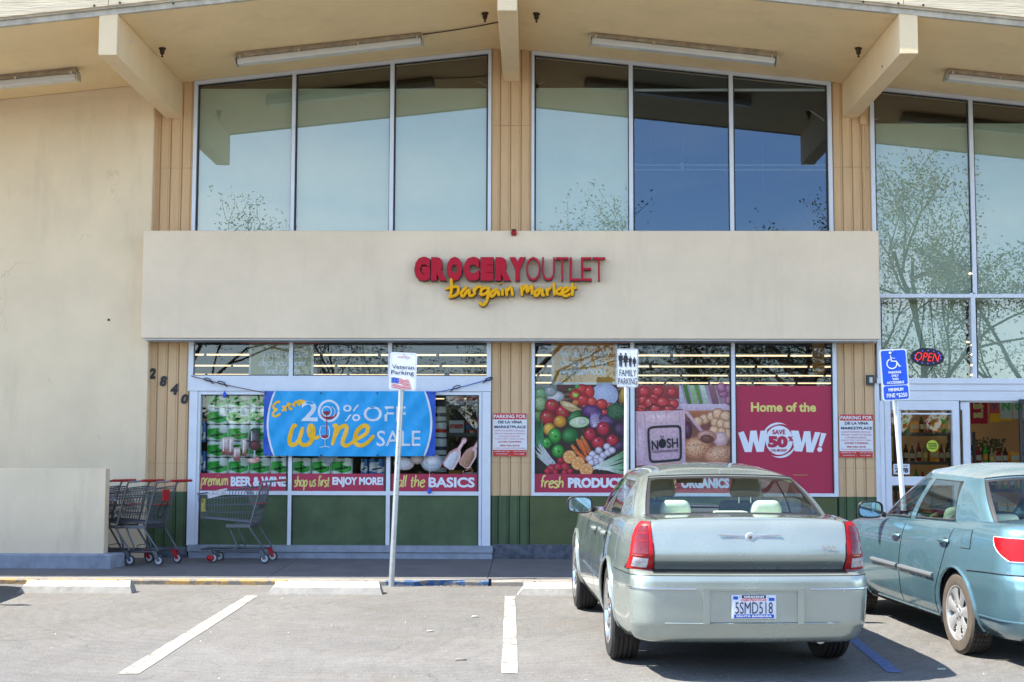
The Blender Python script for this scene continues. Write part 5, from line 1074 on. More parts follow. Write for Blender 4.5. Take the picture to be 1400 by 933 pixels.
shelf_unit(x0_, x1_, .9, 1.4, [.42, .95, on(700, 592, .9).z, on(700, 566, .9).z+.12], 'dark steel shelf in the right door pane, seen beside the banner', [('bottle', .085, .24, 'red', 'packblue'), ('carton', .16, .2, 'hang', 'red'), ('bottle', .09, .26, 'hang', 'white'), ('carton', .2, .16, 'white', 'red')], 3, 'shelf beside the banner')
x0_, x1_ = on(483, 635, .75).x, on(497, 635, .75).x
q = MB(); q.box(x0_, x0_+.04, .7, .74, 0, 2.3); tag(q.build('shelf_post', M['shelf']), 'dark perforated shelf post behind the middle door pane', 'shelf post')
G1 = [('bottle', .08, .30, 'greenprint', 'hang'), ('bottle', .08, .30, 'bred', 'cream'), ('bottle', .075, .28, 'hanggreen', 'lime'), ('carton', .14, .2, 'hang', 'cream'), ('bottle', .08, .3, 'bronze', 'cream')]
shelf_unit(on(1330, 600, 3.5).x, on(1330, 600, 3.5).x+2.3, 3.5, 4.0, [.45, .86, 1.24, ], 'dark shelf of wine bottles inside the doorway, right', G1, 8, 'doorway shelf')
shelf_unit(on(1222, 600, 4.5).x, on(1222, 600, 4.5).x+1.05, 4.5, 5.0, [.45, .86, 1.28, 1.75], 'dark shelf behind the side light, left of the doorway', G1, 12, 'side light shelf')
# a leafy display above the bottles
q = MB(); rr = random.Random(2); bx_, bz_ = on(1348, 605, 3.6).x, 1.46
for i in range(160):
    x_ = bx_+(rr.random()-.4)*.5; z_ = bz_+(rr.random()-.3)*.22; y_ = 3.6+rr.random()*.2; a_ = rr.random()*3; q.add([(x_, y_, z_), (x_+.03*math.cos(a_), y_-.01, z_+.03*math.sin(a_)), (x_+.05*math.cos(a_+.5), y_, z_+.06*math.sin(a_+.5)), (x_+.02*math.cos(a_+1.2), y_+.01, z_+.04*math.sin(a_+1.2))], [(0, 1, 2, 3)])
t = thing('potted_herb', 'bushy green herb display above the bottles inside the doorway', 'plant', (bx_, 3.7, bz_)); q.build('foliage', M['leaf'], t, kind='stuff'); MB().lathe([(.07, bz_-.18), (.1, bz_-.02)], (bx_+.05, 3.7, 0), 'z', 12).build('pot', M['bronze'], t)
for a_, b_, y0, y1, m, m2, s, lab in ((1327.5, 1350, 540, 578, 'signred', None, 'locally', 'red board in the doorway reading locally owned'), (1353, 1366, 540, 575.5, 'red', 'yellow', 'V', 'red and yellow board in the doorway'), (1367.5, 1383, 540, 574, 'cream', 'yellow', 'N', 'pale board with a green N in the doorway'), (1385, 1400, 540, 571, 'cream', None, 'G', 'pale board with a green G at the right of the doorway')):
    Y = 2.6; t = thing('hanging_sign', lab, 'hanging sign', (on((a_+b_)/2, y1, Y).x, Y, on(700, y1, Y).z), 'boards hanging in the doorway'); x0_, x1_, z0_, z1_ = rect(a_, b_, y0, y1, Y); MB().box(x0_, x1_, Y, Y+.02, z0_, z1_).build('board', M[m], t)
    if m2: MB().box(x0_, x1_, Y-.003, Y-.001, z0_, z0_+(z1_-z0_)*(.33 if m == 'red' else .1)).build('band', M[m2], t)
    if s == 'locally': handtext(t, 'locally', 1330.5, 1344, 557.5, 552, 'lime', Y, .018); handtext(t, 'owned.', 1331, 1344, 569.5, 563, 'lime', Y, .018)
    else: lettering(t, s, a_+2, b_-2, y0+8, y0+20, 'greenprint' if m == 'cream' else 'shelf', Y-.003, bold=.05)
q = MB(); q.box(6.0, 11.8, 7.0, 7.1, 0, 3.2); tag(q.build('partition_wall', M['insidewall']), 'tan partition wall inside the shop behind the doorway boards', 'wall')
la_ = bpy.data.lights.new('doorway fill light', 'AREA'); la_.shape = 'RECTANGLE'; la_.size = 3; la_.size_y = .3; la_.energy = 11; la_.color = (1, .80, .55)  # fill light and housing, added out of view to brighten the doorway interior
lo_ = bpy.data.objects.new('doorway_fill_light', la_); C.objects.link(lo_); lt_ = thing('doorway_fill', 'lit fill lamp added unseen above the boards to brighten the doorway interior', 'fill lamp', (6.3, 4.2, 3.45)); lo_.parent = lt_; MB().box(4.7, 7.9, 4.02, 4.38, 3.46, 3.52).build('fill_housing', M['white'], lt_)
# door stickers
for cx, cy, r_ in ((1275, 610, 8),):
    p = on(cx, cy, 0); t = thing('door_sticker', 'round lime green sticker in the middle of the side light glass', 'sticker', (p.x, .0, p.z)); rr_ = r_/104; MB().lathe([(rr_, .003), (rr_, .005)], (p.x, 0, p.z), 'y', 24).build('disc', mat('lime green sticker', (.42, .52, .02), .5), t)
    q = MB()
    for s, dz in (('ENTER', .03), ('THIS DOOR', .0), ('ONLY', -.03)): put_text(q, s, p.x-.055, p.x+.055, p.z+dz-.01, p.z+dz+.01, -.001, .002, .02)
    q.build('lettering', M['green'], t)
x0_, x1_, z0_, z1_ = rect(1221.5, 1243.5, 633, 647, .0); t = thing('notice_sticker', 'small square white notice at the lower left of the side light glass', 'sticker', (x0_, 0, z0_)); MB().box(x0_, x1_, .003, .006, z0_, z1_).build('sheet', M['icewhite'], t); q = MB(); put_text(q, '24/8', x0_+.02, x1_-.02, z0_+.02, z1_-.05, -.0, .002, .04); put_text(q, 'AUTOMATIC DOOR', x0_+.02, x1_-.02, z1_-.035, z1_-.015, -.0, .002, 0); q.build('lettering', M['black'], t)
# OPEN sign
p = on(1264, 489.5, .12); t = thing('open_sign', 'oval black neon OPEN sign hanging on a cord behind the glass', 'neon sign', (p.x, .12, p.z)); r_ = 22/103; q = MB()
vs = [(p.x+r_*math.cos(i*.2618), z_, p.z+r_*.56*math.sin(i*.2618)-.01*math.cos(i*.2618)) for z_ in (-.012-.02, -.012) for i in range(24)]
q.add(vs, [tuple(range(23, -1, -1)), tuple(range(24, 48))]+[(i, (i+1) % 24, (i+1) % 24+24, i+24) for i in range(24)]); q.build('backing', M['black'], t)
q = MB(); put_text(q, 'OPEN', p.x-r_*.78, p.x+r_*.72, p.z-.055, p.z+.055, -.04, .012, -.012, .25, rot=-.07); q.build('neon_tube', M['neonred'], t)
q = MB()
for i in range(14): a_ = i*.4488+.2; q.lathe([(.008, -.034), (.008, -.042)], (p.x+r_*.80*math.cos(a_), 0, p.z+r_*.40*math.sin(a_)), 'y', 6)
q.build('neon_dot', M['neonblue'], t)
for dx, tx in ((-.09, -.02), (.1, .05)): MB().tube([(p.x+dx, -.02, p.z+.11), (p.x+tx, -.02, p.z+.75)], .004, 4).build('cord', M['black'], t)
MB().tube([(p.x+.08, -.02, p.z-.1), (p.x+.0, -.02, p.z-.24)], .005, 4).build('cord', M['black'], t)
t = thing('bulb_string', 'vertical string of small warm bulbs beside the mullion right of the OPEN sign', 'string lights', (on(1330, 510, .0).x, -.01, on(1330, 515, 0).z))
for py in (412, 441, 458, 472, 485, 499.5, 513, 374): p = on(1330-.0 if py > 400 else 1328, py, -.03); MB().lathe([(.002, -.012), (.010, -.004), (.010, .006), (.002, .012)], (p.x-.012, -.025, p.z), 'z', 8).build('bulb', M['lamp'], t, True)
# ---------------------------------------------------------------- low wall, wheel stops, sign posts
Yw = -1.45; xe = on(143.5, 700, Yw).x; zt2 = on(70, 640.5, Yw).z; t = thing('low_wall', 'low pale stucco wall on a grey footing at the left, in front of the carts', 'low wall', (-6, Yw, gz(Yw)))
o = MB().box(-11, xe, Yw, Yw+.17, 0, zt2).build('wall', M['lowwall'], t); md = o.modifiers.new('b', 'BEVEL'); md.width = .01; md.segments = 2
zf = on(70, 757, Yw-.05).z; x2 = on(151, 767, Yw-.06).x
q = MB(); q.hexa([(-11, Yw-.06, -.1), (x2, Yw-.06, -.1), (x2, Yw-.06, zf-.02), (-11, Yw-.06, zf-.02)], [(-11, Yw+.24, -.1), (x2+.09, Yw+.24, -.1), (x2+.09, Yw+.24, zf-.02), (-11, Yw+.24, zf-.02)]); q.hexa([(-11, Yw-.06, zf-.02), (x2, Yw-.06, zf-.02), (x2-.03, Yw-.035, zf), (-11, Yw-.035, zf)], [(-11, Yw+.24, zf-.02), (x2+.09, Yw+.24, zf-.02), (x2+.07, Yw+.22, zf), (-11, Yw+.22, zf)]); q.build('footing', M['plinth'], t)
MB().tube([(-11, Yw-.052, gz(-1.5)+.06), (x2, Yw-.052, gz(-1.5)+.06)], .008, 5).build('footing_joint', M['plinth'], t)
def stop(px0, px1, lab, ch=.10):
    a_, b_ = lot(px0, 812), lot(px1, 812.5); Y = -3.42; z = gz(Y); x0_, x1_ = a_.x, b_.x
    t = thing('wheel_stop', lab, 'wheel stop', ((x0_+x1_)/2, Y, z), 'concrete wheel stops')
    sec_ = [(Y, 0), (Y+.024, .070), (Y+.045, .085), (Y+.105, .128), (Y+.16, .128), (Y+.20, .07), (Y+.20, 0)]
    n = 18; q = MB(); vs = []; 
    for i in range(n+1):
        u = i/n; x = x0_+(x1_-x0_)*u
        for k, (y, h) in enumerate(sec_):
            e = 0
            if i == 0: e = ch*h/.128*.9
            if i == n: e = -ch*h/.128*.45
            j = (hsh('st', i, k, px0)-.5)*.006 if 0 < k < 6 else 0; vs.append((x+e, y+j, z+h+j*.6+.0))
    m_ = len(sec_); q.add(vs, [(i*m_+k, (i+1)*m_+k, (i+1)*m_+k+1, i*m_+k+1) for i in range(n) for k in range(m_-1)]+[tuple(range(m_-1, -1, -1)), tuple(range(n*m_, (n+1)*m_))]); q.build('block', M['stopmat'], t)
    for u in (.15, .85): x = x0_+(x1_-x0_)*u; MB().lathe([(.011, .127), (.011, .134), (.004, .136)], (x, Y+.13, z), 'z', 8).build('anchor_pin', M['bronze'], t)
stop(20, 178, 'pale concrete wheel stop in front of the low wall, leftmost'); stop(366, 523, 'pale concrete wheel stop in front of the single cart, middle one'); stop(707, 866, 'pale concrete wheel stop partly hidden by the silver sedan', .11)
def signpost(bx, by, Y, tilt, hpole, r_, label, build, m, lean=0, zoff=0):
    b_ = on(bx, by, Y); t = thing('sign_post', label, 'sign post', (b_.x, Y, gz(Y)), None, (lean, tilt, 0))
    MB().lathe([(r_, -.1), (r_, hpole)], (0, 0, 0), 'z', 12).build('pole', M[m], t, True, local=True)
    q = MB()
    if m == 'steel':
        for k in range(5): q.lathe([(.006, -r_-.003), (.006, -r_+.004)], (0, 0, hpole-.5-.18*k), 'y', 6)
        q.build('bolt', M['shelf'], t, local=True)
    build(t, hpole); return t
def rplate(t, x0, x1, z0, z1, y, m, name='plate', r=.03, th=.003):
    pts = []
    for cx, cz, a0 in ((x1-r, z0+r, -90), (x1-r, z1-r, 0), (x0+r, z1-r, 90), (x0+r, z0+r, 180)):
        for k in range(5): a_ = R(a0+k*22.5); pts.append((cx+r*math.cos(a_), cz+r*math.sin(a_)))
    return MB().prism(pts, y-th, y).build(name, M[m], t, local=True)
def outline(t, x0, x1, z0, z1, y, m, r=.03, wd=.005):
    pts = []
    for cx, cz, a0 in ((x1-r, z0+r, -90), (x1-r, z1-r, 0), (x0+r, z1-r, 90), (x0+r, z0+r, 180)):
        for k in range(5): a_ = R(a0+k*22.5); pts.append((cx+r*math.cos(a_), cz+r*math.sin(a_)))
    q = MB(); q.stroke(pts+pts[:1], wd, y, .001); q.build('border', M[m], t, local=True)
def ltx(t, s, x0, x1, z0, z1, y, m, bold=0): q = MB(); put_text(q, s, x0, x1, z0, z1, y, .001, bold); q.build('lettering', M[m], t, local=True)
def veteran(t, h):
    x0, x1, z0, z1 = -.14, .165, h-.035, h+.39; y = -.045
    rplate(t, x0, x1, z0, z1, y, 'white'); outline(t, x0+.014, x1-.014, z0+.014, z1-.014, y-.003, 'steel', wd=.003)
    ltx(t, 'Veteran', x0+.025, x1-.03, z0+.238, z0+.285, y-.0045, 'navy', .005); ltx(t, 'Parking', x0+.02, x1-.03, z0+.160, z0+.222, y-.0045, 'navy', .005); ltx(t, 'GROCERY OUTLET', x0+.08, x1-.085, z1-.055, z1-.04, y-.0045, 'pink', .02)
    fl = MB()
    for i in range(7):
        zz = z0+.025+i*.0165; pts = [(x0+(.025 if i < 3 else .105)+u*(.235-(0 if i < 3 else .08))-.006*i*u, zz+.006*math.sin(u*7+1)-.012*u) for u in [k/8 for k in range(9)]]; fl.stroke(pts, .008, y-.004, .001)
    fl.build('flag_stripe', M['red'], t, local=True)
    q = MB(); q.add([(x0+.025+.085*u, y-.0045, z0+.075+.062*v+.004*math.sin(u*5)) for v in (0, 1) for u in (0, .33, .66, 1)], [(i, i+1, i+5, i+4) for i in range(3)]); q.build('flag_canton', M['bannerdk'], t, local=True)
    q = MB()
    for i in range(9): q.lathe([(.003, -.0058), (.003, -.005)], (x0+.035+.03*(i % 3), y, z0+.088+.018*(i//3)), 'y', 5)
    q.build('flag_star', M['white'], t, local=True)
    for zz in (z1-.02, z0+.012): MB().lathe([(.008, .0), (.008, -.008)], (.01, y-.003, zz), 'y', 8).build('bolt', M['steel'], t, local=True)
signpost(535, 800, -2.62, R(2.4), 2.235, .032, 'leaning steel post with a white Veteran Parking sign and flag', veteran, 'steel')
def figure(q, cx, z0, h, y, skirt):
    s = h; r = .075*s; q.lathe([(r, y-.001), (r, y)], (cx, 0, z0+h-r), 'y', 10); zt = z0+h-2.3*r
    if not skirt: q.prism([(cx-.16*s, zt-.38*s), (cx-.16*s, zt-.03*s), (cx-.12*s, zt), (cx+.12*s, zt), (cx+.16*s, zt-.03*s), (cx+.16*s, zt-.38*s), (cx+.115*s, zt-.38*s), (cx+.1*s, z0), (cx+.015*s, z0), (cx, zt-.4*s), (cx-.015*s, z0), (cx-.1*s, z0), (cx-.115*s, zt-.38*s)], y-.001, y)
    else: q.prism([(cx-.2*s, zt-.33*s), (cx-.12*s, zt), (cx+.12*s, zt), (cx+.2*s, zt-.33*s), (cx+.13*s, zt-.34*s), (cx+.18*s, zt-.52*s), (cx+.07*s, zt-.53*s), (cx+.07*s, z0), (cx+.01*s, z0), (cx, zt-.5*s), (cx-.01*s, z0), (cx-.07*s, z0), (cx-.07*s, zt-.53*s), (cx-.18*s, zt-.52*s), (cx-.13*s, zt-.34*s)], y-.001, y)
def family(t, h):
    x0, x1, z0, z1 = -.115, .125, h-.02, h+.415; y = -.045
    rplate(t, x0, x1, z0, z1, y, 'white', r=.025); outline(t, x0+.009, x1-.009, z0+.009, z1-.009, y-.003, 'black', .02, .0035)
    q = MB(); figure(q, x0+.042, z0+.232, .155, y-.0045, False); figure(q, x0+.098, z0+.232, .155, y-.0045, True); figure(q, x0+.15, z0+.232, .118, y-.0045, False); figure(q, x0+.196, z0+.232, .112, y-.0045, True); q.build('family_pictogram', M['black'], t, local=True)
    ltx(t, 'FAMILY', x0+.028, x1-.022, z0+.125, z0+.20, y-.0045, 'black', .0); ltx(t, 'PARKING', x0+.016, x1-.014, z0+.03, z0+.105, y-.0045, 'black', .0)
    for zz in (z1-.012, z0+.01): MB().lathe([(.006, .0), (.006, -.008)], (.0, y-.003, zz), 'y', 8).build('bolt', M['steel'], t, local=True)
signpost(855.5, 800, -2.62, R(.5), 2.255, .028, 'steel post with a white FAMILY PARKING sign showing four black figures', family, 'polewhite')
def accessible(t, h):
    x0, x1, z0, z1 = -.15, .155, h-.02, h+.56; y = -.045
    rplate(t, x0, x1, z0, z1, y, 'white'); rplate(t, x0+.014, x1-.014, z0+.178, z1-.014, y-.0035, 'blue', 'blue_field', .022, .001); rplate(t, x0+.014, x1-.014, z0+.014, z0+.166, y-.0035, 'blue', 'blue_field', .022, .001)
    q = MB(); yy = y-.0055; cx, cz = x0+.13, z0+.425
    q.stroke([(cx+.055*math.cos(a_), cz-.01+.055*math.sin(a_)) for a_ in [1.9+i*.26 for i in range(19)]], .013, yy, .0008)
    q.lathe([(.015, yy-.001), (.015, yy)], (cx-.012, 0, cz+.115), 'y', 12); q.stroke([(cx-.01, cz+.088), (cx-.003, cz+.02), (cx+.05, cz+.015), (cx+.085, cz-.045), (cx+.10, cz-.04)], .016, yy-.0006, .0008); q.stroke([(cx-.004, cz+.055), (cx+.038, cz+.05)], .012, yy-.001, .0008); q.build('wheelchair_symbol', M['icewhite'], t, local=True)
    for s, a_, b_, u in (('PARKING', .085, .225, .30), ('ONLY', .115, .195, .262), ('VAN', .12, .19, .224), ('ACCESSIBLE', .055, .25, .186)): ltx(t, s, x0+a_, x0+b_, z0+u+.004, z0+u+.032, y-.0065, 'icewhite', .03)
    ltx(t, 'MINIMUM', x0+.07, x1-.07, z0+.105, z0+.142, y-.0065, 'icewhite', .04); ltx(t, 'FINE *$250', x0+.045, x1-.03, z0+.03, z0+.085, y-.0065, 'icewhite', .02)
    for zz in (z1-.02, z0+.012): MB().lathe([(.008, .0), (.008, -.008)], (.0, y-.003, zz), 'y', 8).build('bolt', M['steel'], t, local=True)
signpost(1243.5, 800, -2.62, R(-3.2), 2.115, .030, 'leaning pole with a blue and white accessible parking sign, MINIMUM FINE', accessible, 'polewhite')

# ---------------------------------------------------------------- shopping carts
def make_cart(label, grp):
    t = thing('shopping_cart', label, 'shopping cart', (0, 0, 0), grp)     # local: nose at x = 0 pointing -x, width along y
    W0, W1 = .19, .255                                     # half widths at nose and rear
    def hw(x): return W0+(W1-W0)*min(1, x/.75)
    def zb_(x): return .56-.06*x/.72
    def zt_(x): return .86+.10*x/.78
    def xr(z): return .66+.14*(z-.46)/.5                     # slanting rear gate
    q = MB(); r = .0028
    for s in (-1, 1):
        for i in range(20):
            f = (i+.5)/20; xb = .02+.64*f; xt = -.02+.80*f; q.tube([(xb, s*hw(xb)*.93, zb_(xb)), (xt, s*hw(xt), zt_(xt))], r, 4, cap=False)
        for f in (.0, .25, .5, .75, 1.0):
            a = (.02*(1-f)-.03*f, s*hw(0)*(.93+.07*f), zb_(0)+(zt_(0)-zb_(0))*f); xe_ = xr(zb_(.66)+(zt_(.8)-zb_(.66))*f); b = (xe_, s*hw(.75)*(.93+.07*f), zb_(.66)+(zt_(.8)-zb_(.66))*f); q.tube([a, b], .0045 if f not in (0, 1) else .007, 5)
    for i in range(9):
        y = -.17+.34*i/8; q.tube([(-.03, y*1.05, zt_(0)), (.02, y, zb_(0)), (.66, y*1.25, zb_(.66))], r, 4, cap=False)
    for i in range(10):
        f = i/9; x = .02+.64*f; q.tube([(x, -hw(x)*.93, zb_(x)), (x, hw(x)*.93, zb_(x))], r, 4, cap=False)
    for f in (.33, .66, 1): q.tube([(-.03*f+.02*(1-f), -hw(0)*.95, zb_(0)+(zt_(0)-zb_(0))*f), (-.03*f+.02*(1-f), hw(0)*.95, zb_(0)+(zt_(0)-zb_(0))*f)], .004 if f < 1 else .007, 5)
    q.build('basket', M['cart'], t, True, local=True)
    q = MB()                                                  # rear gate and child seat
    for i in range(14): y = -.225+.45*i/13; q.tube([(.665, y, .475), (.785, y, .935)], r, 4, cap=False)
    for z in (.475, .6, .72, .84, .935): q.tube([(xr(z)+.004, -.235, z), (xr(z)+.004, .235, z)], .0045, 5)
    q.build('rear_gate', M['cart'], t, True, local=True)
    q = MB()
    for i in range(10): y = -.18+.36*i/9; q.tube([(.55, y*.9, .955), (.70, y, .66), (.76, y, .70)], r, 4, cap=False)
    q.tube([(.55, -.17, .955), (.55, .17, .955)], .005, 5); q.tube([(.60, -.19, .87), (.60, .19, .87)], .004, 5); q.build('child_seat', M['cart'], t, True, local=True)
    q = MB(); q.box(.67, .79, -.16, .16, .735, .742); q.build('seat_flap', M['cartred'], t, local=True)
    q = MB()
    for s in (-1, 1):
        q.tube(smooth_line([(.655, s*.25, .44), (.73, s*.252, .72), (.80, s*.255, .985), (.84, s*.255, 1.015), (.93, s*.255, 1.02), (1.0, s*.25, 1.03)], 4), .012, 8)
        q.tube(smooth_line([(.655, s*.25, .44), (.74, s*.245, .32), (.825, s*.235, .20), (.82, s*.23, .175), (.75, s*.225, .165), (.4, s*.20, .16), (.02, s*.13, .165)], 4), .012, 8)
        q.tube(smooth_line([(.38, s*.21, .46), (.44, s*.21, .33), (.49, s*.21, .22), (.48, s*.21, .18), (.44, s*.205, .165)], 3), .0105, 7)
        q.box(.36, .665, s*.25-.012, s*.25+.012, .445, .485)
    q.tube([(.02, -.13, .165), (.02, .13, .165)], .012, 8); q.tube([(.40, -.2, .16), (.40, .2, .16)], .009, 6); q.tube([(.655, -.25, .45), (.655, .25, .45)], .010, 6)
    q.build('frame', M['cart'], t, True, local=True)
    q = MB()
    for i in range(9): y = -.15+.3*i/8; q.tube([(.06, y*.7, .185), (.78, y*1.25, .185)], r, 4, cap=False)
    for x in (.06, .3, .54, .78): q.tube([(x, -.1-.1*x, .183), (x, .1+.1*x, .183)], .004, 5)
    q.tube(smooth_line([(.52, -.14, .185), (.50, -.14, .235), (.50, .14, .235), (.52, .14, .185)], 3), .005, 5); q.build('lower_rack', M['cart'], t, True, local=True)
    q = MB(); q.tube([(1.0, -.265, 1.03), (1.0, .265, 1.03)], .017, 10); q.build('handle', M['cartred'], t, True, local=True)
    for x, y, k in ((.80, -.235, 0), (.80, .235, 1), (.13, -.155, 0), (.13, .155, 2)):
        q = MB(); q.lathe([(.026, -.012), (.060, -.012), (.062, 0), (.060, .012), (.026, .012)], (x+.05, y, .062), 'y', 20, 0); q.lathe([(.004, -.016), (.042, -.014), (.044, .014), (.004, .016)], (x+.05, y, .062), 'y', 18, 1); wo = q.build('wheel', [M['wheelgrey'], M['wheelwhite']], t, True, local=True)
        q = MB()
        for s in (-1, 1): q.hexa([(x-.03, y+s*.02, .17), (x+.03, y+s*.02, .17), (x+.075, y+s*.02, .06), (x+.035, y+s*.02, .05)], [(x-.03, y+s*.024, .17), (x+.03, y+s*.024, .17), (x+.075, y+s*.024, .06), (x+.035, y+s*.024, .05)])
        q.box(x-.03, x+.03, y-.024, y+.024, .165, .172); q.build('fork', M['cart'] if k != 1 else M['cartred'], wo, local=True)
    return t
CG = 'shopping carts parked by the entrance wall'
cart0 = make_cart('single grey shopping cart standing alone before the left shopfront, red wheel lock', CG)
q = MB(); q.box(.10, .20, -.19, -.145, .025, .10); q.build('wheel_lock', M['cartred'], cart0, local=True).modifiers.new('b', 'BEVEL').width = .02
q = MB(); q.add([(.11, -.212, .80), (.36, -.222, .86), (.36, -.225, .935), (.11, -.214, .88)], [(0, 1, 2, 3)]); q.build('advert_card', mat('pale printed advert', (.52, .52, .56), .5, var=.5, vscale=26), cart0, local=True)
q = MB(); q.add([(.03, -.2, .64), (.085, -.203, .64), (.08, -.206, .80), (.03, -.203, .80)], [(0, 1, 2, 3)]); q.build('advert_card', mat('yellow and red tag', (.36, .30, .05), .5, var=.6, vscale=14), cart0, local=True)
Yc = -.62; base = on(270, 768, -.85)
cart0.location = (on(272, 700, -.85).x, Yc, gz(-.7)+.003); cart0.rotation_euler = (0, 0, R(-2))
for i, (px, lab) in enumerate(((137, 'first cart of the nested row, nearest the tan pilaster, red flap on its gate'), (97, 'second grey cart of the nested row, half hidden behind the low wall'), (57, 'third grey cart of the nested row, mostly hidden behind the low wall'))):
    c_ = dup(cart0, (on(px, 700, -.85).x+.1, -.80-.11*i*0-.10*i*(-1)*.6-.05, gz(-.8)+.003), lab, (0, 0, R(-14)))
    for ch in list(c_.children):
        if ch.name.startswith(('wheel_lock', 'advert_card')): bpy.data.objects.remove(ch)
    if i == 0:
        q = MB(); q.box(.80, .815, -.10, .06, .78, .92); q.build('gate_flap', M['cartred'], c_, local=True)
        q = MB(); q.tube(smooth_line([(.80, -.08, .78), (.775, -.14, .66), (.76, -.12, .58), (.77, -.02, .60), (.80, .04, .76)], 4), .006, 5); q.build('strap', M['rubber'], c_, local=True)
    if i == 1:
        q = MB(); q.add([(.42, -.262, .76), (.66, -.265, .78), (.66, -.268, .87), (.42, -.264, .85)], [(0, 1, 2, 3)]); q.build('advert_card', mat('blue grey printed advert', (.25, .26, .32), .5, var=.7, vscale=24), c_, local=True)

# ---------------------------------------------------------------- cars
def spl(pts):
    xs = [p[0] for p in pts]; ys = [p[1] for p in pts]; n = len(xs)
    d = [(ys[i+1]-ys[i])/(xs[i+1]-xs[i]) for i in range(n-1)]; m = [d[0]]+[(0 if d[i-1]*d[i] <= 0 else 2*d[i-1]*d[i]/(d[i-1]+d[i])) for i in range(1, n-1)]+[d[-1]]
    def f(x):
        if x <= xs[0]: return ys[0]
        if x >= xs[-1]: return ys[-1]
        i = 0
        while xs[i+1] < x: i += 1
        h = xs[i+1]-xs[i]; t = (x-xs[i])/h
        return (1+2*t)*(1-t)**2*ys[i]+t*(1-t)**2*h*m[i]+t*t*(3-2*t)*ys[i+1]+t*t*(t-1)*h*m[i+1]
    return f
class Car:
    def __init__(s, S, root):
        s.S = S; s.root = root; v = [r[0] for r in S['sec']]
        s.zf, s.xf, s.rf, s.rc, s.ff = [spl([(r[0], r[k]) for r in S['sec']]) for k in (1, 2, 3, 4, 5)]
        s.plan = spl(S['plan']); s.rise = spl(S['rise']); s.Wh = S['W']/2; s.bow = S['bow']; s.rcf = .35
        s.vt = [i/200 for i in range(201)]; s.zt = [s.zf(a) for a in s.vt]
    def v_of(s, z, y=-1):
        r = s.rise(y); best = 0
        for i in range(200):
            za = s.zt[i]+r*s.vt[i]**2; zb2 = s.zt[i+1]+r*s.vt[i+1]**2
            if za <= z <= zb2: return s.vt[i]+(z-za)/(zb2-za+1e-9)*.005
        return 0 if z < s.zt[0] else 1
    def P(s, sp, v, off=0):
        if off:
            e = .004; p = s.P(sp, v); a = s.P(sp+e, v)-s.P(sp-e, v); b = s.P(sp, min(1, v+e))-s.P(sp, max(0, v-e)); n = a.cross(b); n.normalize()
            c = Vector((0, 1.3, .6)); 
            if n.dot(p-c) < 0: n = -n
            return p+n*off
        r = s.rf(v); rc = s.rc(v); f = s.ff(v); yC = r+rc; yF = f-s.rcf; xf = s.xf(v)*s.Wh
        if 0 <= sp <= 1: y = yF+(yC-yF)*sp; x = xf*s.plan(y)
        elif sp > 1:
            hw = xf*s.plan(yC)
            if sp <= 2: a = (sp-1)*math.pi/2; x = hw-rc+rc*math.sin(math.pi/2-a); y = r+rc-rc*math.sin(a)
            else: x = (hw-rc)*(3-sp); y = r
            y -= s.bow*(1-(x/hw)**2)
        else:
            hw = xf*s.plan(yF); rc = s.rcf
            if sp >= -1: a = -sp*math.pi/2; x = hw-rc+rc*math.cos(a); y = f-rc+rc*math.sin(a)
            else: x = (hw-rc)*(2+sp)/1; x = (hw-rc)*(3+sp-1); y = f
            y += .09*(1-(x/hw)**2)
        return Vector((x, y, s.zf(v)+s.rise(y)*v*v))
    def s_side(s, y, v): yC = s.rf(v)+s.rc(v); yF = s.ff(v)-s.rcf; return (y-yF)/(yC-yF)
    def s_rear(s, x, v):
        rc = s.rc(v); hw = s.xf(v)*s.Wh*s.plan(s.rf(v)+rc)
        if x < hw-rc: return 3-x/(hw-rc)
        return 1+math.acos(max(0, min(1, (x-hw+rc)/rc)))/(math.pi/2)
    def patch(s, mb, A, B, nu, nv, off, side=1, mi=None):
        """A(t), B(t): two edges in (s, v); side = +1 right, -1 left"""
        a = [A(j/nv) for j in range(nv+1)]; b = [B(j/nv) for j in range(nv+1)]
        def P(u, w):
            j = round(w*nv); p = s.P(a[j][0]+(b[j][0]-a[j][0])*u, a[j][1]+(b[j][1]-a[j][1])*u, off); return (p.x*side, p.y, p.z)
        mb.grid(P, nu, nv, mi, flip=side < 0)
    def yz(s, pts):                       # polyline (y, z) -> function of t in (s, v)
        def F(t):
            k = t*(len(pts)-1); i = min(int(k), len(pts)-2); f = k-i; y = pts[i][0]+(pts[i+1][0]-pts[i][0])*f; z = pts[i][1]+(pts[i+1][1]-pts[i][1])*f
            v = s.v_of(z, y); return (s.s_side(y, v), v)
        return F
    def xz(s, pts):
        def F(t):
            k = t*(len(pts)-1); i = min(int(k), len(pts)-2); f = k-i; x = pts[i][0]+(pts[i+1][0]-pts[i][0])*f; z = pts[i][1]+(pts[i+1][1]-pts[i][1])*f
            v = s.v_of(z, -1); return (s.s_rear(x, v), v)
        return F
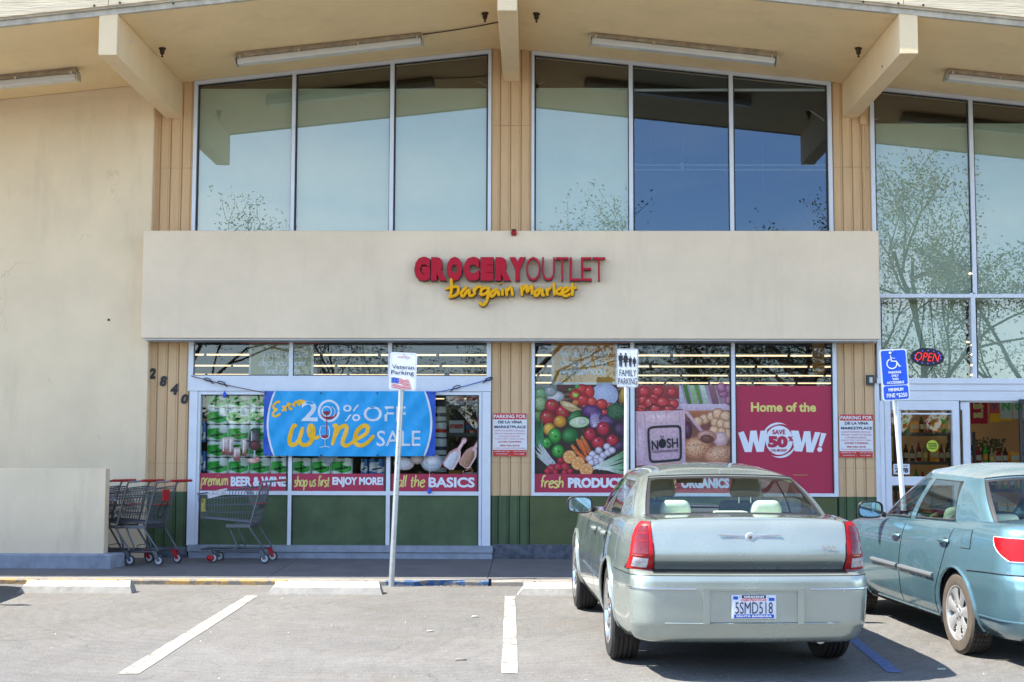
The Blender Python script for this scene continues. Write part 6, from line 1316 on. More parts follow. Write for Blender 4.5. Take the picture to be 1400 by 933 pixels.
def wheel(root, x, y, r, w_, side, S):
    t = bpy.data.objects.new('wheel', None); C.objects.link(t); t.parent = root; t.location = (x, y, r)
    o = side; q = MB(); R0 = r; rr_ = S['rim']
    prof = [(rr_, -w_*.36), (rr_+.004, -w_*.47), (rr_+.03, -w_*.5), (r*.93, -w_*.47), (r*.985, -w_*.38)]
    for g in (-.24, -.08, .08, .24):
        prof += [(r, g*w_-.012-.02), (r, g*w_-.006), (r-.009, g*w_-.004), (r-.009, g*w_+.004), (r, g*w_+.006)]
    prof += [(r*.985, w_*.38), (r*.93, w_*.47), (rr_+.03, w_*.5), (rr_+.004, w_*.47), (rr_, w_*.36)]
    q.lathe(prof, (0, 0, 0), 'x', 48, cap=False); q.build('tyre', M[S['tyremat']], t, True, local=True)
    if S['tyremat'] != 'rubber':
        q = MB(); 
        for k in range(40):
            a = 2*math.pi*k/40
            for g in (-.34, -.16, .0, .16, .34):
                c, s_ = math.cos(a+g), math.sin(a+g); c2, s2 = math.cos(a+g+.1), math.sin(a+g+.1)
                q.hexa([(g*w_-.012, r*.995*c, r*.995*s_), (g*w_+.012, r*.995*c, r*.995*s_), (g*w_+.012, r*.995*c2, r*.995*s2), (g*w_-.012, r*.995*c2, r*.995*s2)], [(g*w_-.011, (r+.004)*c, (r+.004)*s_), (g*w_+.011, (r+.004)*c, (r+.004)*s_), (g*w_+.011, (r+.004)*c2, (r+.004)*s2), (g*w_-.011, (r+.004)*c2, (r+.004)*s2)])
        q.build('tread_block', M['rubber'], t, local=True)
    q = MB(); q.lathe([(rr_+.004, o*w_*.48), (rr_-.008, o*w_*.47), (rr_-.016, o*w_*.36), (rr_-.03, -o*w_*.2)], (0, 0, 0), 'x', 48, cap=False); q.lathe([(rr_*.55, o*w_*.05), (.01, o*w_*.05)], (0, 0, 0), 'x', 24, cap=False, mi=1)
    n = S['spokes']; wd = S['spokew']
    for k in range(n):
        a = 2*math.pi*k/n+.3
        def PP(rad, ang, h): return (h, rad*math.cos(ang), rad*math.sin(ang))
        st = [(.05, wd*1.6, .34), (rr_*.5, wd*.9, .40), (rr_*.8, wd*1.0, .43), (rr_-.012, wd*1.25, .44)]
        if S['flare']: st = [(.05, wd*1.9, .38), (rr_*.5, wd*1.0, .42), (rr_*.75, wd*1.25, .44), (rr_-.012, wd*2.1, .45)]
        vs = []
        for rad, ww, h in st:
            da = ww/rad/2; vs += [PP(rad, a-da, o*w_*(h-.05)), PP(rad, a-da*.55, o*w_*h), PP(rad, a+da*.55, o*w_*h), PP(rad, a+da, o*w_*(h-.05))]
        q.add(vs, [(4*i+j, 4*i+j+1, 4*i+j+5, 4*i+j+4) for i in range(3) for j in range(3)])
    q.lathe([(.065, o*w_*.34), (.06, o*w_*.41), (.035, o*w_*.43), (.03, o*w_*.455), (.002, o*w_*.46)], (0, 0, 0), 'x', 24)
    for k in range(5): a = 2*math.pi*k/5; q.lathe([(.009, o*w_*.41), (.009, o*w_*.435)], (0, .048*math.cos(a), .048*math.sin(a)), 'x', 8, mi=1)
    q.build('rim', [M[S['rimmat']], M['rubber']], t, True, local=True)
    q = MB(); q.lathe([(rr_*.8, o*w_*.02), (rr_*.8, o*w_*.06), (.05, o*w_*.08)], (0, 0, 0), 'x', 28); q.build('brake_disc', M['shelf'], t, True, local=True)
def car(S, label, loc, rz, pitch):
    root = thing('parked_car', label, 'car', loc, 'parked cars', (pitch, 0, rz)); k = Car(S, root); Pm = M[S['paint']]; A = [(0, 0)]
    def B(mb, name, m, parent=None, smooth=True, label=None): return mb.build(name, m, parent or root, smooth, local=True, label=label)
    WB = S['wb']; AR = S['arch']; zw = S['r']
    # skin, wheel arches cut out
    sk = MB(); ns = 150; nv = 40; smax = 3
    vs = {}
    def SP(i, j, side):
        s_ = -2+5*i/ns; s_ = (-2+i/12) if i < 12*2 else (((i-24)/100) if i < 124 else (1+(i-124)/13))
        p = k.P(s_, j/nv); inside = False
        for yc in (0, WB):
            if 0 <= s_ <= 1 or (s_ > 1 and s_ < 1.4) or s_ < 0:
                dy, dz = p.y-yc, p.z-zw-.01; d = math.hypot(dy, dz)
                if d < AR and abs(p.x) > .5:
                    inside = d < AR*.93
                    if d > 1e-4: p = Vector((p.x, yc+dy/d*AR, zw+.01+dz/d*AR))
                    return p, True
        return p, False
    NI = 124+26
    for side in (1, -1):
        pts = []; ins = []
        for j in range(nv+1):
            for i in range(NI+1):
                p, q_ = SP(i, j, side); pts.append((p.x*side, p.y, p.z)); ins.append(q_)
        fs = []
        for j in range(nv):
            for i in range(NI):
                a = j*(NI+1)+i; f = (a, a+1, a+NI+2, a+NI+1)
                if all(ins[q_] for q_ in f): continue
                fs.append(f if side > 0 else f[::-1])
        sk.add(pts, fs)
    # deck: closes the top between the shoulder lines except over the cabin
    gb = S['cabin']
    ds = [(-2+i/12) for i in range(24)]+[i/60 for i in range(60)]+[1+i/10 for i in range(21)]
    rows = []
    for s_ in ds:
        p = k.P(s_, 1.0); rows.append(p)
    def deckrow(p):
        x = max(p.x, .001); out = []
        for f in (1, .97, .9, .75, .5, .25, 0): xx = x*f; out.append((xx, p.y, p.z+S['crown']*(1-f**2.2)*min(1, x/.5)))
        return out
    R_ = [deckrow(p) for p in rows]; vsd = [q_ for r_ in R_ for q_ in r_]
    fl = []; trunk = []
    ncol = 7
    for i in range(len(R_)-1):
        for j in range(ncol-1):
            yy = (rows[i].y+rows[i+1].y)/2
            if gb[0] < yy < gb[1] and j > 1 and 0 <= ds[i] <= 1: continue
            fl.append((i*ncol+j, i*ncol+j+1, (i+1)*ncol+j+1, (i+1)*ncol+j))
    sk.add(vsd, fl); sk.add([(-x, y, z) for x, y, z in vsd], [f[::-1] for f in fl])
    B(sk, 'body', Pm)
    # underside and wheel wells
    q = MB(); zu = k.P(.5, 0).z; q.box(-.62, .62, S['sec'][0][3]+.15, S['sec'][0][5]-.2, zu-.02, zu+.12); q.box(-k.Wh*.88, k.Wh*.88, AR+.04, WB-AR-.04, zu-.0, zu+.06)
    q.box(-k.Wh*.86, k.Wh*.86, S['sec'][0][3]+.1, -AR-.03, zu+.05, zu+.2)
    for side in (1, -1):
        for yc in (0, WB):
            vs_ = []; n = 20
            for i in range(n+1):
                a = math.pi*(-.12)+math.pi*1.24*i/n
                for xx in (k.Wh*.965*k.plan(yc), k.Wh-.34): vs_.append((xx*side, yc+(AR+.004)*math.cos(a), zw+.01+(AR+.004)*math.sin(a)))
            q.add(vs_, [(2*i, 2*i+1, 2*i+3, 2*i+2) for i in range(n)]); q.add([((k.Wh-.34)*side, yc, zw)]+[vs_[2*i+1] for i in range(n+1)], [(0, i+1, i+2) for i in range(n)])
    B(q, 'underbody', M['underbody'], smooth=False)
    # arch lips
    for side in (1, -1):
        for yc in (0, WB):
            q = MB(); pts = []
            for i in range(25):
                a = math.pi*(-.10)+math.pi*1.20*i/24; y, z = yc+(AR-.002)*math.cos(a), zw+.01+(AR-.002)*math.sin(a); v = k.v_of(z, y); sp = k.s_side(y, v) if z > k.P(.5, 0).z else k.s_side(y, 0)
                p = k.P(max(-.9, min(1.3, sp)) if 0 <= sp <= 1 else max(0, min(1, sp)), v); pts.append((side*(p.x+.003), y, z))
            q.tube(pts, S['lip'], 8); B(q, 'arch_lip', Pm)
    # doors, each with its gap
    for side in (1, -1):
        for (L_, R2, nm) in S['doors']:
            g = MB(); ex = lambda pts, d: [(y+d, z) for y, z in pts]
            L2 = [(y+.006, z) for y, z in L_]; R3 = [(y-.006, z) for y, z in R2]
            L2 = [(L2[0][0], L2[0][1]-.006)]+L2[1:]; R3 = [(R3[0][0], R3[0][1]-.006)]+R3[1:]
            k.patch(g, k.yz(L2), k.yz(R3), 14, 20, .0012, side)
            d = MB(); k.patch(d, k.yz(L_), k.yz(R2), 14, 20, .0035, side); do = B(d, 'door', Pm); B(g, 'door_gap', M['gasket'], do)
            hy, hz = (R2[-1][0]+.14, R2[-1][1]-S['hdrop'])
            q = MB(); v = k.v_of(hz, hy); px = k.P(k.s_side(hy, v), v).x
            q.tube(smooth_line([(side*(px+.006), hy-.095, hz), (side*(px+.03), hy-.06, hz+.002), (side*(px+.036), hy, hz+.003), (side*(px+.03), hy+.06, hz+.001), (side*(px+.006), hy+.095, hz)], 3), .0165, 8); B(q, 'handle', Pm, do)
            q = MB(); q.lathe([(.045, .001), (.04, .004), (.001, .005)], (side*px if side > 0 else -px-.005, hy-.01, hz-.018), 'x', 16); B(q, 'handle_cup', M['dashdark'], do)
    # side mouldings
    for side in (1, -1):
        for (y0, y1, z, h, mname) in S['mould']:
            q = MB(); pts = []
            for i in range(15):
                y = y0+(y1-y0)*i/14; zz = z+(.0)*i; v = k.v_of(zz, y); p = k.P(k.s_side(y, v), v, .006); pts.append((p.x*side, p.y, p.z))
            q.tube(pts, h/2, 8); B(q, 'side_moulding', M[mname])
    # greenhouse
    G = S['green']; nC = len(G)
    fx = [spl([(i, G[i][0][m]) for i in range(nC)]) for m in range(3)]; ft = [spl([(i, G[i][1][m]) for i in range(nC)]) for m in range(3)]
    def GP(c, t_, side=1, off=0):
        b = Vector([f(c) for f in fx]); tt = Vector([f(c) for f in ft]); e = .02
        b2 = Vector([f(c+e) for f in fx]); b1 = Vector([f(c-e) for f in fx]); tg = b2-b1; n = Vector((-tg.y, tg.x, 0)) if c+e <= nC-1 or True else Vector((1, 0, 0))
        if c < .02: n = Vector((0, 1, 0))
        if c > nC-1-.02: n = Vector((0, -1, 0))
        if n.length < 1e-6: n = Vector((1, 0, 0))
        n.normalize()
        if n.dot(b-Vector((0, 1.1, b.z))) < 0: n = -n
        p = b.lerp(tt, t_)+n*(S['bulge']*4*t_*(1-t_)*.5+off); p.x = max(0, p.x); return (p.x*side, p.y, p.z)
    def cellrange(mb, c0, c1, t0, t1, side, off=0, nu=None, nv_=10, mi=None):
        nu = nu or max(2, int((c1-c0)*5)); mb.grid(lambda u, w: GP(c0+(c1-c0)*u, t0+(t1-t0)*w, side, off), nu, nv_, mi, flip=side > 0)
    pil = MB()
    for side in (1, -1):
        for (c0, c1, kind, t0, t1) in S['cols']:
            if kind == 'body': cellrange(pil, c0, c1, 0, 1, side)
            elif kind == 'black': cellrange(pil, c0, c1, 0, t0, side); cellrange(pil, c0, c1, t1, 1, side)
            else: cellrange(pil, c0, c1, 0, t0, side, nv_=2); cellrange(pil, c0, c1, t1, 1, side, nv_=2)
    ze = max(g[1][2] for g in G)
    zr2 = spl(S['roofz'])
    # roof skin between the top edges
    cs = [i/4 for i in range(4*(nC-1)+1)]; rows = []
    for c in cs:
        p = GP(c, 1, 1); x = p[0]; rows.append([(x*f, p[1], p[2]+(zr2(p[1])-p[2])*(1-(f)**3.6)*min(1, x/.30)) for f in (1, .97, .92, .84, .72, .55, .3, 0)])
    rf_ = MB(); vsr = [q_ for r_ in rows for q_ in r_]; nc = 8; fr = [(i*nc+j, i*nc+j+1, (i+1)*nc+j+1, (i+1)*nc+j) for i in range(len(rows)-1) for j in range(nc-1)]
    rf_.add(vsr, [f[::-1] for f in fr]); rf_.add([(-x, y, z) for x, y, z in vsr], fr)
    B(pil, 'pillars', Pm); B(rf_, 'roof', M[S['roofmat']])
    hd = MB()                                            # dark headliner under the roof skin
    hd.add([(x, y, z-.03) for x, y, z in vsr], fr); hd.add([(-x, y, z-.03) for x, y, z in vsr], [f[::-1] for f in fr]); B(hd, 'headliner', M['cream'])
    for (c0, c1, kind, t0, t1) in S['cols']:
        if kind in ('body', 'black'): 
            if kind == 'black':
                for side in (1, -1): q = MB(); cellrange(q, c0, c1, t0, t1, side, .001); B(q, 'pillar_trim', M['dashdark'])
            continue
        gl = MB(); names = {'ws': 'windshield', 'side': 'side_window', 'rear': 'rear_window'}
        if kind == 'side':
            for side in (1, -1):
                gl = MB(); cellrange(gl, c0+.06, c1-.06, t0+.02, t1-.02, side, -.004); wo = B(gl, 'side_window', M['sideglass'])
                q = MB(); e = .0
                cellrange(q, c0, c0+.06, t0, t1, side, -.001, nu=1); cellrange(q, c1-.06, c1, t0, t1, side, -.001, nu=1); cellrange(q, c0+.06, c1-.06, t0, t0+.02, side, -.001, nv_=1); cellrange(q, c0+.06, c1-.06, t1-.02, t1, side, -.001, nv_=1); B(q, 'window_seal', M['gasket'], wo)
                if S.get('belt'):
                    q = MB(); q.tube([GP(c0+(c1-c0)*i/8, t0+.005, side, .006) for i in range(9)], .007, 6); B(q, 'belt_moulding', M[S['belt']], wo)
        else:
            gl = MB()
            for side in (1, -1): cellrange(gl, c0 if kind == 'ws' else c0+.0, c1, t0+.04, t1-.05, side, -.002)
            wo = B(gl, names[kind], M['carglass'])
            q = MB()
            for side in (1, -1):
                cellrange(q, c0, c1, t0, t0+.04, side, -.0005, nv_=1); cellrange(q, c0, c1, t1-.05, t1, side, -.0005, nv_=1)
                if kind == 'rear': cellrange(q, c0, c0+.14, t0+.04, t1-.05, side, .001, nu=2)
                else: cellrange(q, c1-.14, c1, t0+.04, t1-.05, side, .001, nu=2)
            B(q, 'window_seal', M['gasket'], wo)
            if kind == 'rear':
                q = MB(); 
                for side in (1, -1): q.tube([GP(c0-.02, i/10, side, .002) for i in range(11)], .0035, 6)
                q.tube([GP(c0+(nC-1-c0)*i/10, .995, 1, .004) for i in range(11)]+[GP(nC-1-(nC-1-c0)*i/10, .995, -1, .004) for i in range(1, 11)], .006, 6); B(q, 'window_trim', M['gasket'], wo)
    # cabin
    fl_z = .42; wi = k.Wh*.78
    q = MB(); q.box(-wi, wi, gb[0]+.05, gb[1]-.05, fl_z-.02, fl_z); B(q, 'cabin_floor', M['dashdark'], smooth=False)
    q = MB(); zs_ = S['shelfz']; q.hexa([(-wi, gb[0]-.02, zs_-.01), (wi, gb[0]-.02, zs_-.01), (wi, gb[0]-.02, zs_+.012), (-wi, gb[0]-.02, zs_+.012)], [(-wi, S['seatback'], zs_-.03), (wi, S['seatback'], zs_-.03), (wi, S['seatback'], zs_), (-wi, S['seatback'], zs_)]); B(q, 'parcel_shelf', M['cream'], smooth=False)
    q = MB(); q.hexa([(-.16, gb[0]+.10, zs_+.01), (.16, gb[0]+.10, zs_+.01), (.12, gb[0]+.12, zs_+.065), (-.12, gb[0]+.12, zs_+.065)], [(-.14, gb[0]+.3, zs_), (.14, gb[0]+.3, zs_), (.11, gb[0]+.26, zs_+.065), (-.11, gb[0]+.26, zs_+.065)]); B(q, 'brake_light_cover', M['cream'], smooth=False)
    q = MB(); q.box(-.095, .095, gb[0]+.096, gb[0]+.104, zs_+.018, zs_+.052); B(q, 'brake_light', M['reddark'], smooth=False)
    def seat(x, y, w_, hb, m, name='seat'):
        q = MB(); q.box(x-w_/2, x+w_/2, y, y+.5, fl_z+.1, fl_z+.28); o = B(q, name, M[m], smooth=True); md = o.modifiers.new('b', 'BEVEL'); md.width = .05; md.segments = 3
        q = MB(); vsb = []
        def SB(u, w2): zz = fl_z+.2+(hb-fl_z-.2)*w2; return zz
        q.hexa([(x-w_/2, y-.10, fl_z+.2), (x+w_/2, y-.10, fl_z+.2), (x+w_*.42, y-.22, hb), (x-w_*.42, y-.22, hb)], [(x-w_/2, y+.06, fl_z+.2), (x+w_/2, y+.06, fl_z+.2), (x+w_*.42, y-.10, hb), (x-w_*.42, y-.10, hb)]); o2 = B(q, 'backrest', M[m], o); md = o2.modifiers.new('b', 'BEVEL'); md.width = .05; md.segments = 3
        return o
    def headrest(x, y, z, w_, h_, m, th=.11):
        q = MB(); q.hexa([(x-w_/2, y-th/2, z), (x+w_/2, y-th/2, z), (x+w_*.38, y-th/2-.02, z+h_), (x-w_*.38, y-th/2-.02, z+h_)], [(x-w_/2, y+th/2, z), (x+w_/2, y+th/2, z), (x+w_*.38, y+th/2-.02, z+h_), (x-w_*.38, y+th/2-.02, z+h_)]); o = B(q, 'headrest', M[m]); md = o.modifiers.new('b', 'BEVEL'); md.width = .045; md.segments = 4
        q = MB()
        for dx in (-.05, .05): q.tube([(x+dx, y, z-.1), (x+dx, y, z+.03)], .006, 6)
        B(q, 'headrest_post', M['chrome'], o)
    for sx in (-1, 1):
        seat(sx*.36, S['fseat'], .5, S['fsz'], S['fmat']); headrest(sx*.36, S['fseat']-.2, S['fsz']+.03, .27, .19, S['fmat'])
        headrest(sx*.36, S['seatback']+.02, zs_+.01, .27, .12, 'cream')
    q = MB(); q.box(-.62, .62, S['seatback']+.12, S['seatback']+.6, fl_z+.1, fl_z+.3); o = B(q, 'rear_bench', M['cream']); q = MB(); q.hexa([(-.63, S['seatback']+.02, zs_-.5), (.63, S['seatback']+.02, zs_-.5), (.6, S['seatback']-.02, zs_+.01), (-.6, S['seatback']-.02, zs_+.01)], [(-.63, S['seatback']+.22, zs_-.5), (.63, S['seatback']+.22, zs_-.5), (.6, S['seatback']+.1, zs_+.01), (-.6, S['seatback']+.1, zs_+.01)]); B(q, 'backrest', M['cream'], o)
    q = MB(); yd = gb[1]-.42; q.hexa([(-.66, yd-.1, .6), (.66, yd-.1, .6), (.66, yd-.05, zs_-.06), (-.66, yd-.05, zs_-.06)], [(-.66, gb[1], .6), (.66, gb[1], .6), (.66, gb[1]-.05, zs_-.05), (-.66, gb[1]-.05, zs_-.05)]); B(q, 'dashboard', M['dashdark'], smooth=False)
    q = MB(); cx, cy, cz = -.36, yd-.28, zs_-.10; q.tube([(cx+.185*math.cos(i*.314), cy+.07*math.sin(i*.314), cz+.17*math.sin(i*.314)) for i in range(20)], .015, 8, closed=True); q.tube([(cx-.18, cy, cz), (cx+.18, cy, cz)], .018, 6); q.tube([(cx, cy, cz), (cx, cy+.25, cz-.08)], .03, 8); B(q, 'steering_wheel', M['seatgrey'])
    q = MB(); q.lathe([(.001, -.004), (.1, -.004), (.11, .004)], (0, yd-.30, S['roofz'][2][1]-.115), 'y', 4) if 0 else q.box(-.12, .12, yd-.25, yd-.235, S['H']-.20, S['H']-.13); o = B(q, 'rear_view_mirror', M['dashdark']); md = o.modifiers.new('b', 'BEVEL'); md.width = .02; md.segments = 3
    # mirrors
    for side in (1, -1):
        my, mz, mx_ = S['mirror']; cx = side*(mx_+.10)
        q = MB(); n = 14
        def MP(u, w2):
            a = 2*math.pi*u; sc_ = math.sin(min(1, w2*1.0)*math.pi/2)**.5 if w2 < 1 else 1
            e = abs(math.cos(a))**.6*math.copysign(1, math.cos(a)); f = abs(math.sin(a))**.6*math.copysign(1, math.sin(a))
            return (cx+e*.112*sc_, my+.10*(1-w2), mz+f*.072*sc_)
        q.grid(MP, 24, 8, flip=side > 0); o = B(q, 'mirror', M[S['mirrormat']])
        q = MB(); q.tube([MP(i/24, 1) for i in range(24)], .008, 6, closed=True); B(q, 'mirror_rim', M['gasket'], o)
        q = MB(); q.add([(cx+.9*(MP(i/24, 1)[0]-cx), my+.006, mz+.9*(MP(i/24, 1)[2]-mz)) for i in range(24)], [tuple(range(24))]); B(q, 'mirror_glass', M['mirror'], o, smooth=False)
        q = MB(); q.tube([(side*(mx_-.06), my+.06, mz-.05), (cx-side*.06, my+.05, mz-.03)], .025, 8); B(q, 'mirror_stalk', M['dashdark'], o)
    for yc in (0, WB):
        for side in (1, -1): wheel(root, side*(k.Wh-.015-S['tw']/2), yc, S['r'], S['tw'], side, S)
    return root, k, B
mm_ = bpy.data.materials.new('mirror glass'); mm_.use_nodes = True; pp = mm_.node_tree.nodes['Principled BSDF']; pp.inputs['Metallic'].default_value = 1; pp.inputs['Base Color'].default_value = (.30, .42, .50, 1); pp.inputs['Roughness'].default_value = .03; M['mirror'] = mm_
M['moulding'] = mat('grey rubber moulding', (.12, .135, .15), .5)
M['wheelcover'] = mat('silver wheel cover', (.62, .63, .64), .28, .6, coat=.4, var=.08, vscale=10)
M['polished'] = mat('polished alloy', (.72, .73, .75), .16, .95)

BIG = dict(kind='big', W=1.855, H=1.483, wb=3.05, r=.362, tw=.225, rim=.245, spokes=7, spokew=.052, flare=False, rimmat='polished', tyremat='rubber', paint='silver', roofmat='silver', arch=.405, lip=.013, bow=.035, crown=.022, mirrormat='silver', belt='chrome', hdrop=.11,
    sec=[(0, .25, .87, -.88, .18, 3.75), (.06, .285, .935, -.975, .18, 3.83), (.16, .36, .975, -1.02, .18, 3.88), (.22, .405, .985, -1.04, .17, 3.88), (.32, .50, .995, -1.045, .17, 3.90), (.46, .62, 1.0, -1.05, .16, 3.90), (.56, .715, .995, -1.045, .16, 3.89), (.60, .748, .988, -1.00, .15, 3.88), (.615, .762, .984, -.915, .13, 3.87), (.70, .845, .976, -.972, .13, 3.86), (.72, .866, .972, -.980, .13, 3.86), (.86, 1.00, .95, -.945, .13, 3.84), (.93, 1.07, .925, -.915, .13, 3.80), (.97, 1.098, .895, -.89, .13, 3.74), (1, 1.112, .855, -.86, .13, 3.66)],
    plan=[(-1.1, .885), (-.75, .935), (-.5, .975), (0, 1.0), (1.5, .985), (3.0, .985), (3.6, .93), (4.0, .86)], rise=[(-1.2, 0), (-.3, 0), (.5, -.035), (2.0, -.085), (3.0, -.12), (3.9, -.23)],
    cabin=(-.44, 2.28), doors=[([(2.02, .30), (2.05, .6), (1.98, 1.00)], [(1.12, .30), (1.10, .6), (1.06, 1.025)], 'f'), ([(1.10, .30), (1.08, .6), (1.045, 1.025)], [(.52, .30), (.46, .52), (.30, .72), (.20, 1.05)], 'r')],
    mould=[(2.0, .47, .56, .018, 'chrome')],
    green=[((0, 2.42, 0.99), (0, 1.72, 1.425)), ((0.4, 2.38, 0.99), (0.36, 1.7, 1.42)), ((0.68, 2.24, 0.98), (0.55, 1.6, 1.395)), ((0.745, 2.1, 0.98), (0.585, 1.5, 1.368)), ((0.775, 1.6, 0.99), (0.6, 1.28, 1.373)), ((0.785, 1.12, 1.0), (0.605, 1.07, 1.378)), ((0.785, 1.03, 1.0), (0.605, 1.0, 1.378)), ((0.785, 0.3, 1.03), (0.605, 0.42, 1.378)), ((0.77, 0.0, 1.05), (0.6, 0.32, 1.376)), ((0.735, -0.3, 1.09), (0.592, 0.22, 1.368)), ((0.665, -0.435, 1.1), (0.56, 0.185, 1.388)), ((0.35, -0.47, 1.115), (0.31, 0.165, 1.402)), ((0, -0.48, 1.12), (0, 0.16, 1.408))],
    cols=[(0, 2, 'ws', .05, .97), (2, 3, 'body', 0, 1), (3, 5, 'side', .07, .90), (5, 6, 'black', .07, .90), (6, 7, 'side', .07, .90), (7, 10, 'body', 0, 1), (10, 12, 'rear', .04, .96)], bulge=.055,
    roofz=[(.15, 1.408), (.35, 1.45), (.9, 1.483), (1.3, 1.478), (1.72, 1.43)], shelfz=1.075, seatback=.12, fseat=1.15, fsz=1.16, fmat='seatgrey', mirror=(1.86, 1.075, .86))
ca = on(838, 899, 0)
HB = R(3.2)
bigX, bigY = 1.468, -7.50
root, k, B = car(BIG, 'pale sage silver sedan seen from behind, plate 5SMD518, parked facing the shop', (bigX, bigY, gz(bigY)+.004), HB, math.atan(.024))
# trunk lid with its gap, fold and deck
zlo, zfold = .755, .852
def TL(e=0): return (k.xz([(.72+e, zlo-e*.5), (.70+e, .9), (.665+e, 1.02), (.645+e, 1.105)]))
def mid(zs): return k.xz([(0, z) for z in zs])
g = MB(); d = MB()
for side in (1, -1):
    k.patch(g, k.xz([(.691, zlo-.008), (.700, .9), (.706, 1.02), (.708, 1.09)]), mid([zlo-.008, .9, 1.02, 1.09]), 18, 18, .001, side)
    k.patch(d, k.xz([(.685, zlo), (.694, .9), (.700, 1.02), (.702, 1.09)]), mid([zlo, .9, 1.02, 1.09]), 22, 48, .004, side)
lid = B(d, 'trunk_lid', M['silver']); B(g, 'lid_gap', M['gasket'], lid)
q = MB(); y_ = k.P(3, k.v_of(1.09)).y
for side in (1, -1): q.tube([(side*.65, -.86, 1.119), (side*.665, -.7, 1.128), (side*.69, -.5, 1.126)], .004, 6)
B(q, 'lid_seam', M['gasket'], lid)
# bumper: lower skin raised a little with ledge, chrome line, plate recess
q = MB(); 
for side in (1, -1):
    k.patch(q, lambda t_: (.90+.0*t_, .02+.555*t_), lambda t_: (3, .02+.555*t_), 60, 26, .006, side)
bo = B(q, 'rear_bumper', M['silver'])
q = MB()
for side in (1, -1): k.patch(q, lambda t_: (.895, .57+.014*t_), lambda t_: (3, .57+.014*t_), 50, 2, .0035, side)
B(q, 'bumper_gap', M['gasket'], bo)
for side in (1, -1):
    q = MB(); pts = []
    for i in range(31):
        s_ = 1.02+(2.42-1.02)*i/30 if side < 0 else 1.2+(2.42-1.2)*i/30; p = k.P(s_, k.v_of(.645), .009); pts.append((p.x*side, p.y, p.z))
    q.tube(pts, .0065, 6); B(q, 'chrome_strip', M['chrome'], bo)
def RY(x, z, off): p = k.P(k.s_rear(abs(x), k.v_of(z)), k.v_of(z), off); return p.y
yb0 = RY(0, .55, .006)
q = MB(); 
def rec(xx, zz, dy): return (xx, RY(0, .55, .006)+dy, zz)
oz0, oz1 = .415, .635
q.hexa([(-.33, yb0-.004, oz0), (.33, yb0-.004, oz0), (.33, yb0-.004, oz1), (-.33, yb0-.004, oz1)], [(-.31, yb0+.01, oz0+.01), (.31, yb0+.01, oz0+.01), (.31, yb0+.01, oz1-.01), (-.31, yb0+.01, oz1-.01)])
B(q, 'plate_panel', M['silver'], bo, smooth=False)
q = MB(); y2 = yb0-.012
for x0_, x1_, z0_, z1_ in ((-.355, -.31, oz0-.012, oz1+.004), (.31, .355, oz0-.012, oz1+.004)): 
    s_ = -1 if x0_ < 0 else 1
    q.hexa([(x0_, yb0+.0, z0_), (x1_, yb0+.0, z0_), (x1_, yb0, z1_), (x0_, yb0, z1_)] if 0 else [(x0_, y2-.012 if s_*1 > 0 and 0 else y2, z0_), (x1_, y2, z0_), (x1_, y2-.008, z1_), (x0_, y2-.008, z1_)], [(x0_, yb0+.02, z0_), (x1_, yb0+.02, z0_), (x1_, yb0+.02, z1_), (x0_, yb0+.02, z1_)])
q.hexa([(-.355, y2-.008, oz1), (.355, y2-.008, oz1), (.355, y2-.010, oz1+.016), (-.355, y2-.010, oz1+.016)], [(-.355, yb0+.02, oz1), (.355, yb0+.02, oz1), (.355, yb0+.02, oz1+.016), (-.355, yb0+.02, oz1+.016)])
B(q, 'plate_surround', M['silver'], bo)
q = MB(); pts = []
for i in range(41):
    x = -.62+1.24*i/40; pts.append((x, RY(x, .405, .006)-.004-.010*(1-abs(x)/.62)**.5, .405))
q.tube(pts, .006, 6); B(q, 'bumper_crease', M['silver'], bo)
def plate(root, B, y, zc, top, big, bot, parent):
    q = MB(); q.prism([(-.158, zc-.083), (.158, zc-.083), (.158, zc+.083), (-.158, zc+.083)], y-.010, y-.004); o = B(q, 'plate_frame', M['alum'], parent, smooth=False)
    q = MB(); q.prism([(-.148, zc-.074), (.148, zc-.074), (.148, zc+.074), (-.148, zc+.074)], y-.0125, y-.0102); o = B(q, 'number_plate', M['icewhite'], parent, smooth=False)
    q = MB(); put_text(q, big, -.132, .132, zc-.048, zc+.032, y-.0145, .003, -.004); B(q, 'plate_number', M['navy'], o, False)
    q = MB(); put_text(q, 'SANTA BARBARA', -.125, .125, zc-.072, zc-.058, y-.0155, .001, .03); B(q, 'frame_lettering', M['white'], o, False)
    q = MB(); q.box(-.14, .14, y-.0142, y-.0127, zc-.078, zc-.053); q.box(-.115, -.0, y-.0142, y-.0127, zc+.056, zc+.078) if 0 else None; q.box(-.145, -.112, y-.0142, y-.0127, zc+.05, zc+.072); q.box(.105, .145, y-.0142, y-.0127, zc+.04, zc+.062); B(q, 'plate_sticker', M['bannerdk'], o, False)
    q = MB(); q.box(-.085, .085, y-.0142, y-.0127, zc+.058, zc+.08); B(q, 'frame_band', M['navy'], o, False)
    q = MB(); put_text(q, 'GRAHAM', -.07, .07, zc+.062, zc+.076, y-.0155, .001, .03); B(q, 'frame_lettering', M['white'], o, False)
    q = MB(); hand(q, 'california'.replace('f', 'f'), -.095, .085, zc+.040, .012, y-.015, .0035, .001, .2); B(q, 'plate_script', M['red'], o, False)
    for dx in (-.1, .1): q = MB(); q.lathe([(.005, -.004), (.005, 0)], (dx, y-.0125, zc+.066), 'y', 8); B(q, 'plate_screw', M['steel'], o)
plate(root, B, yb0-.004, .525, '', '5SMD518', '', bo)
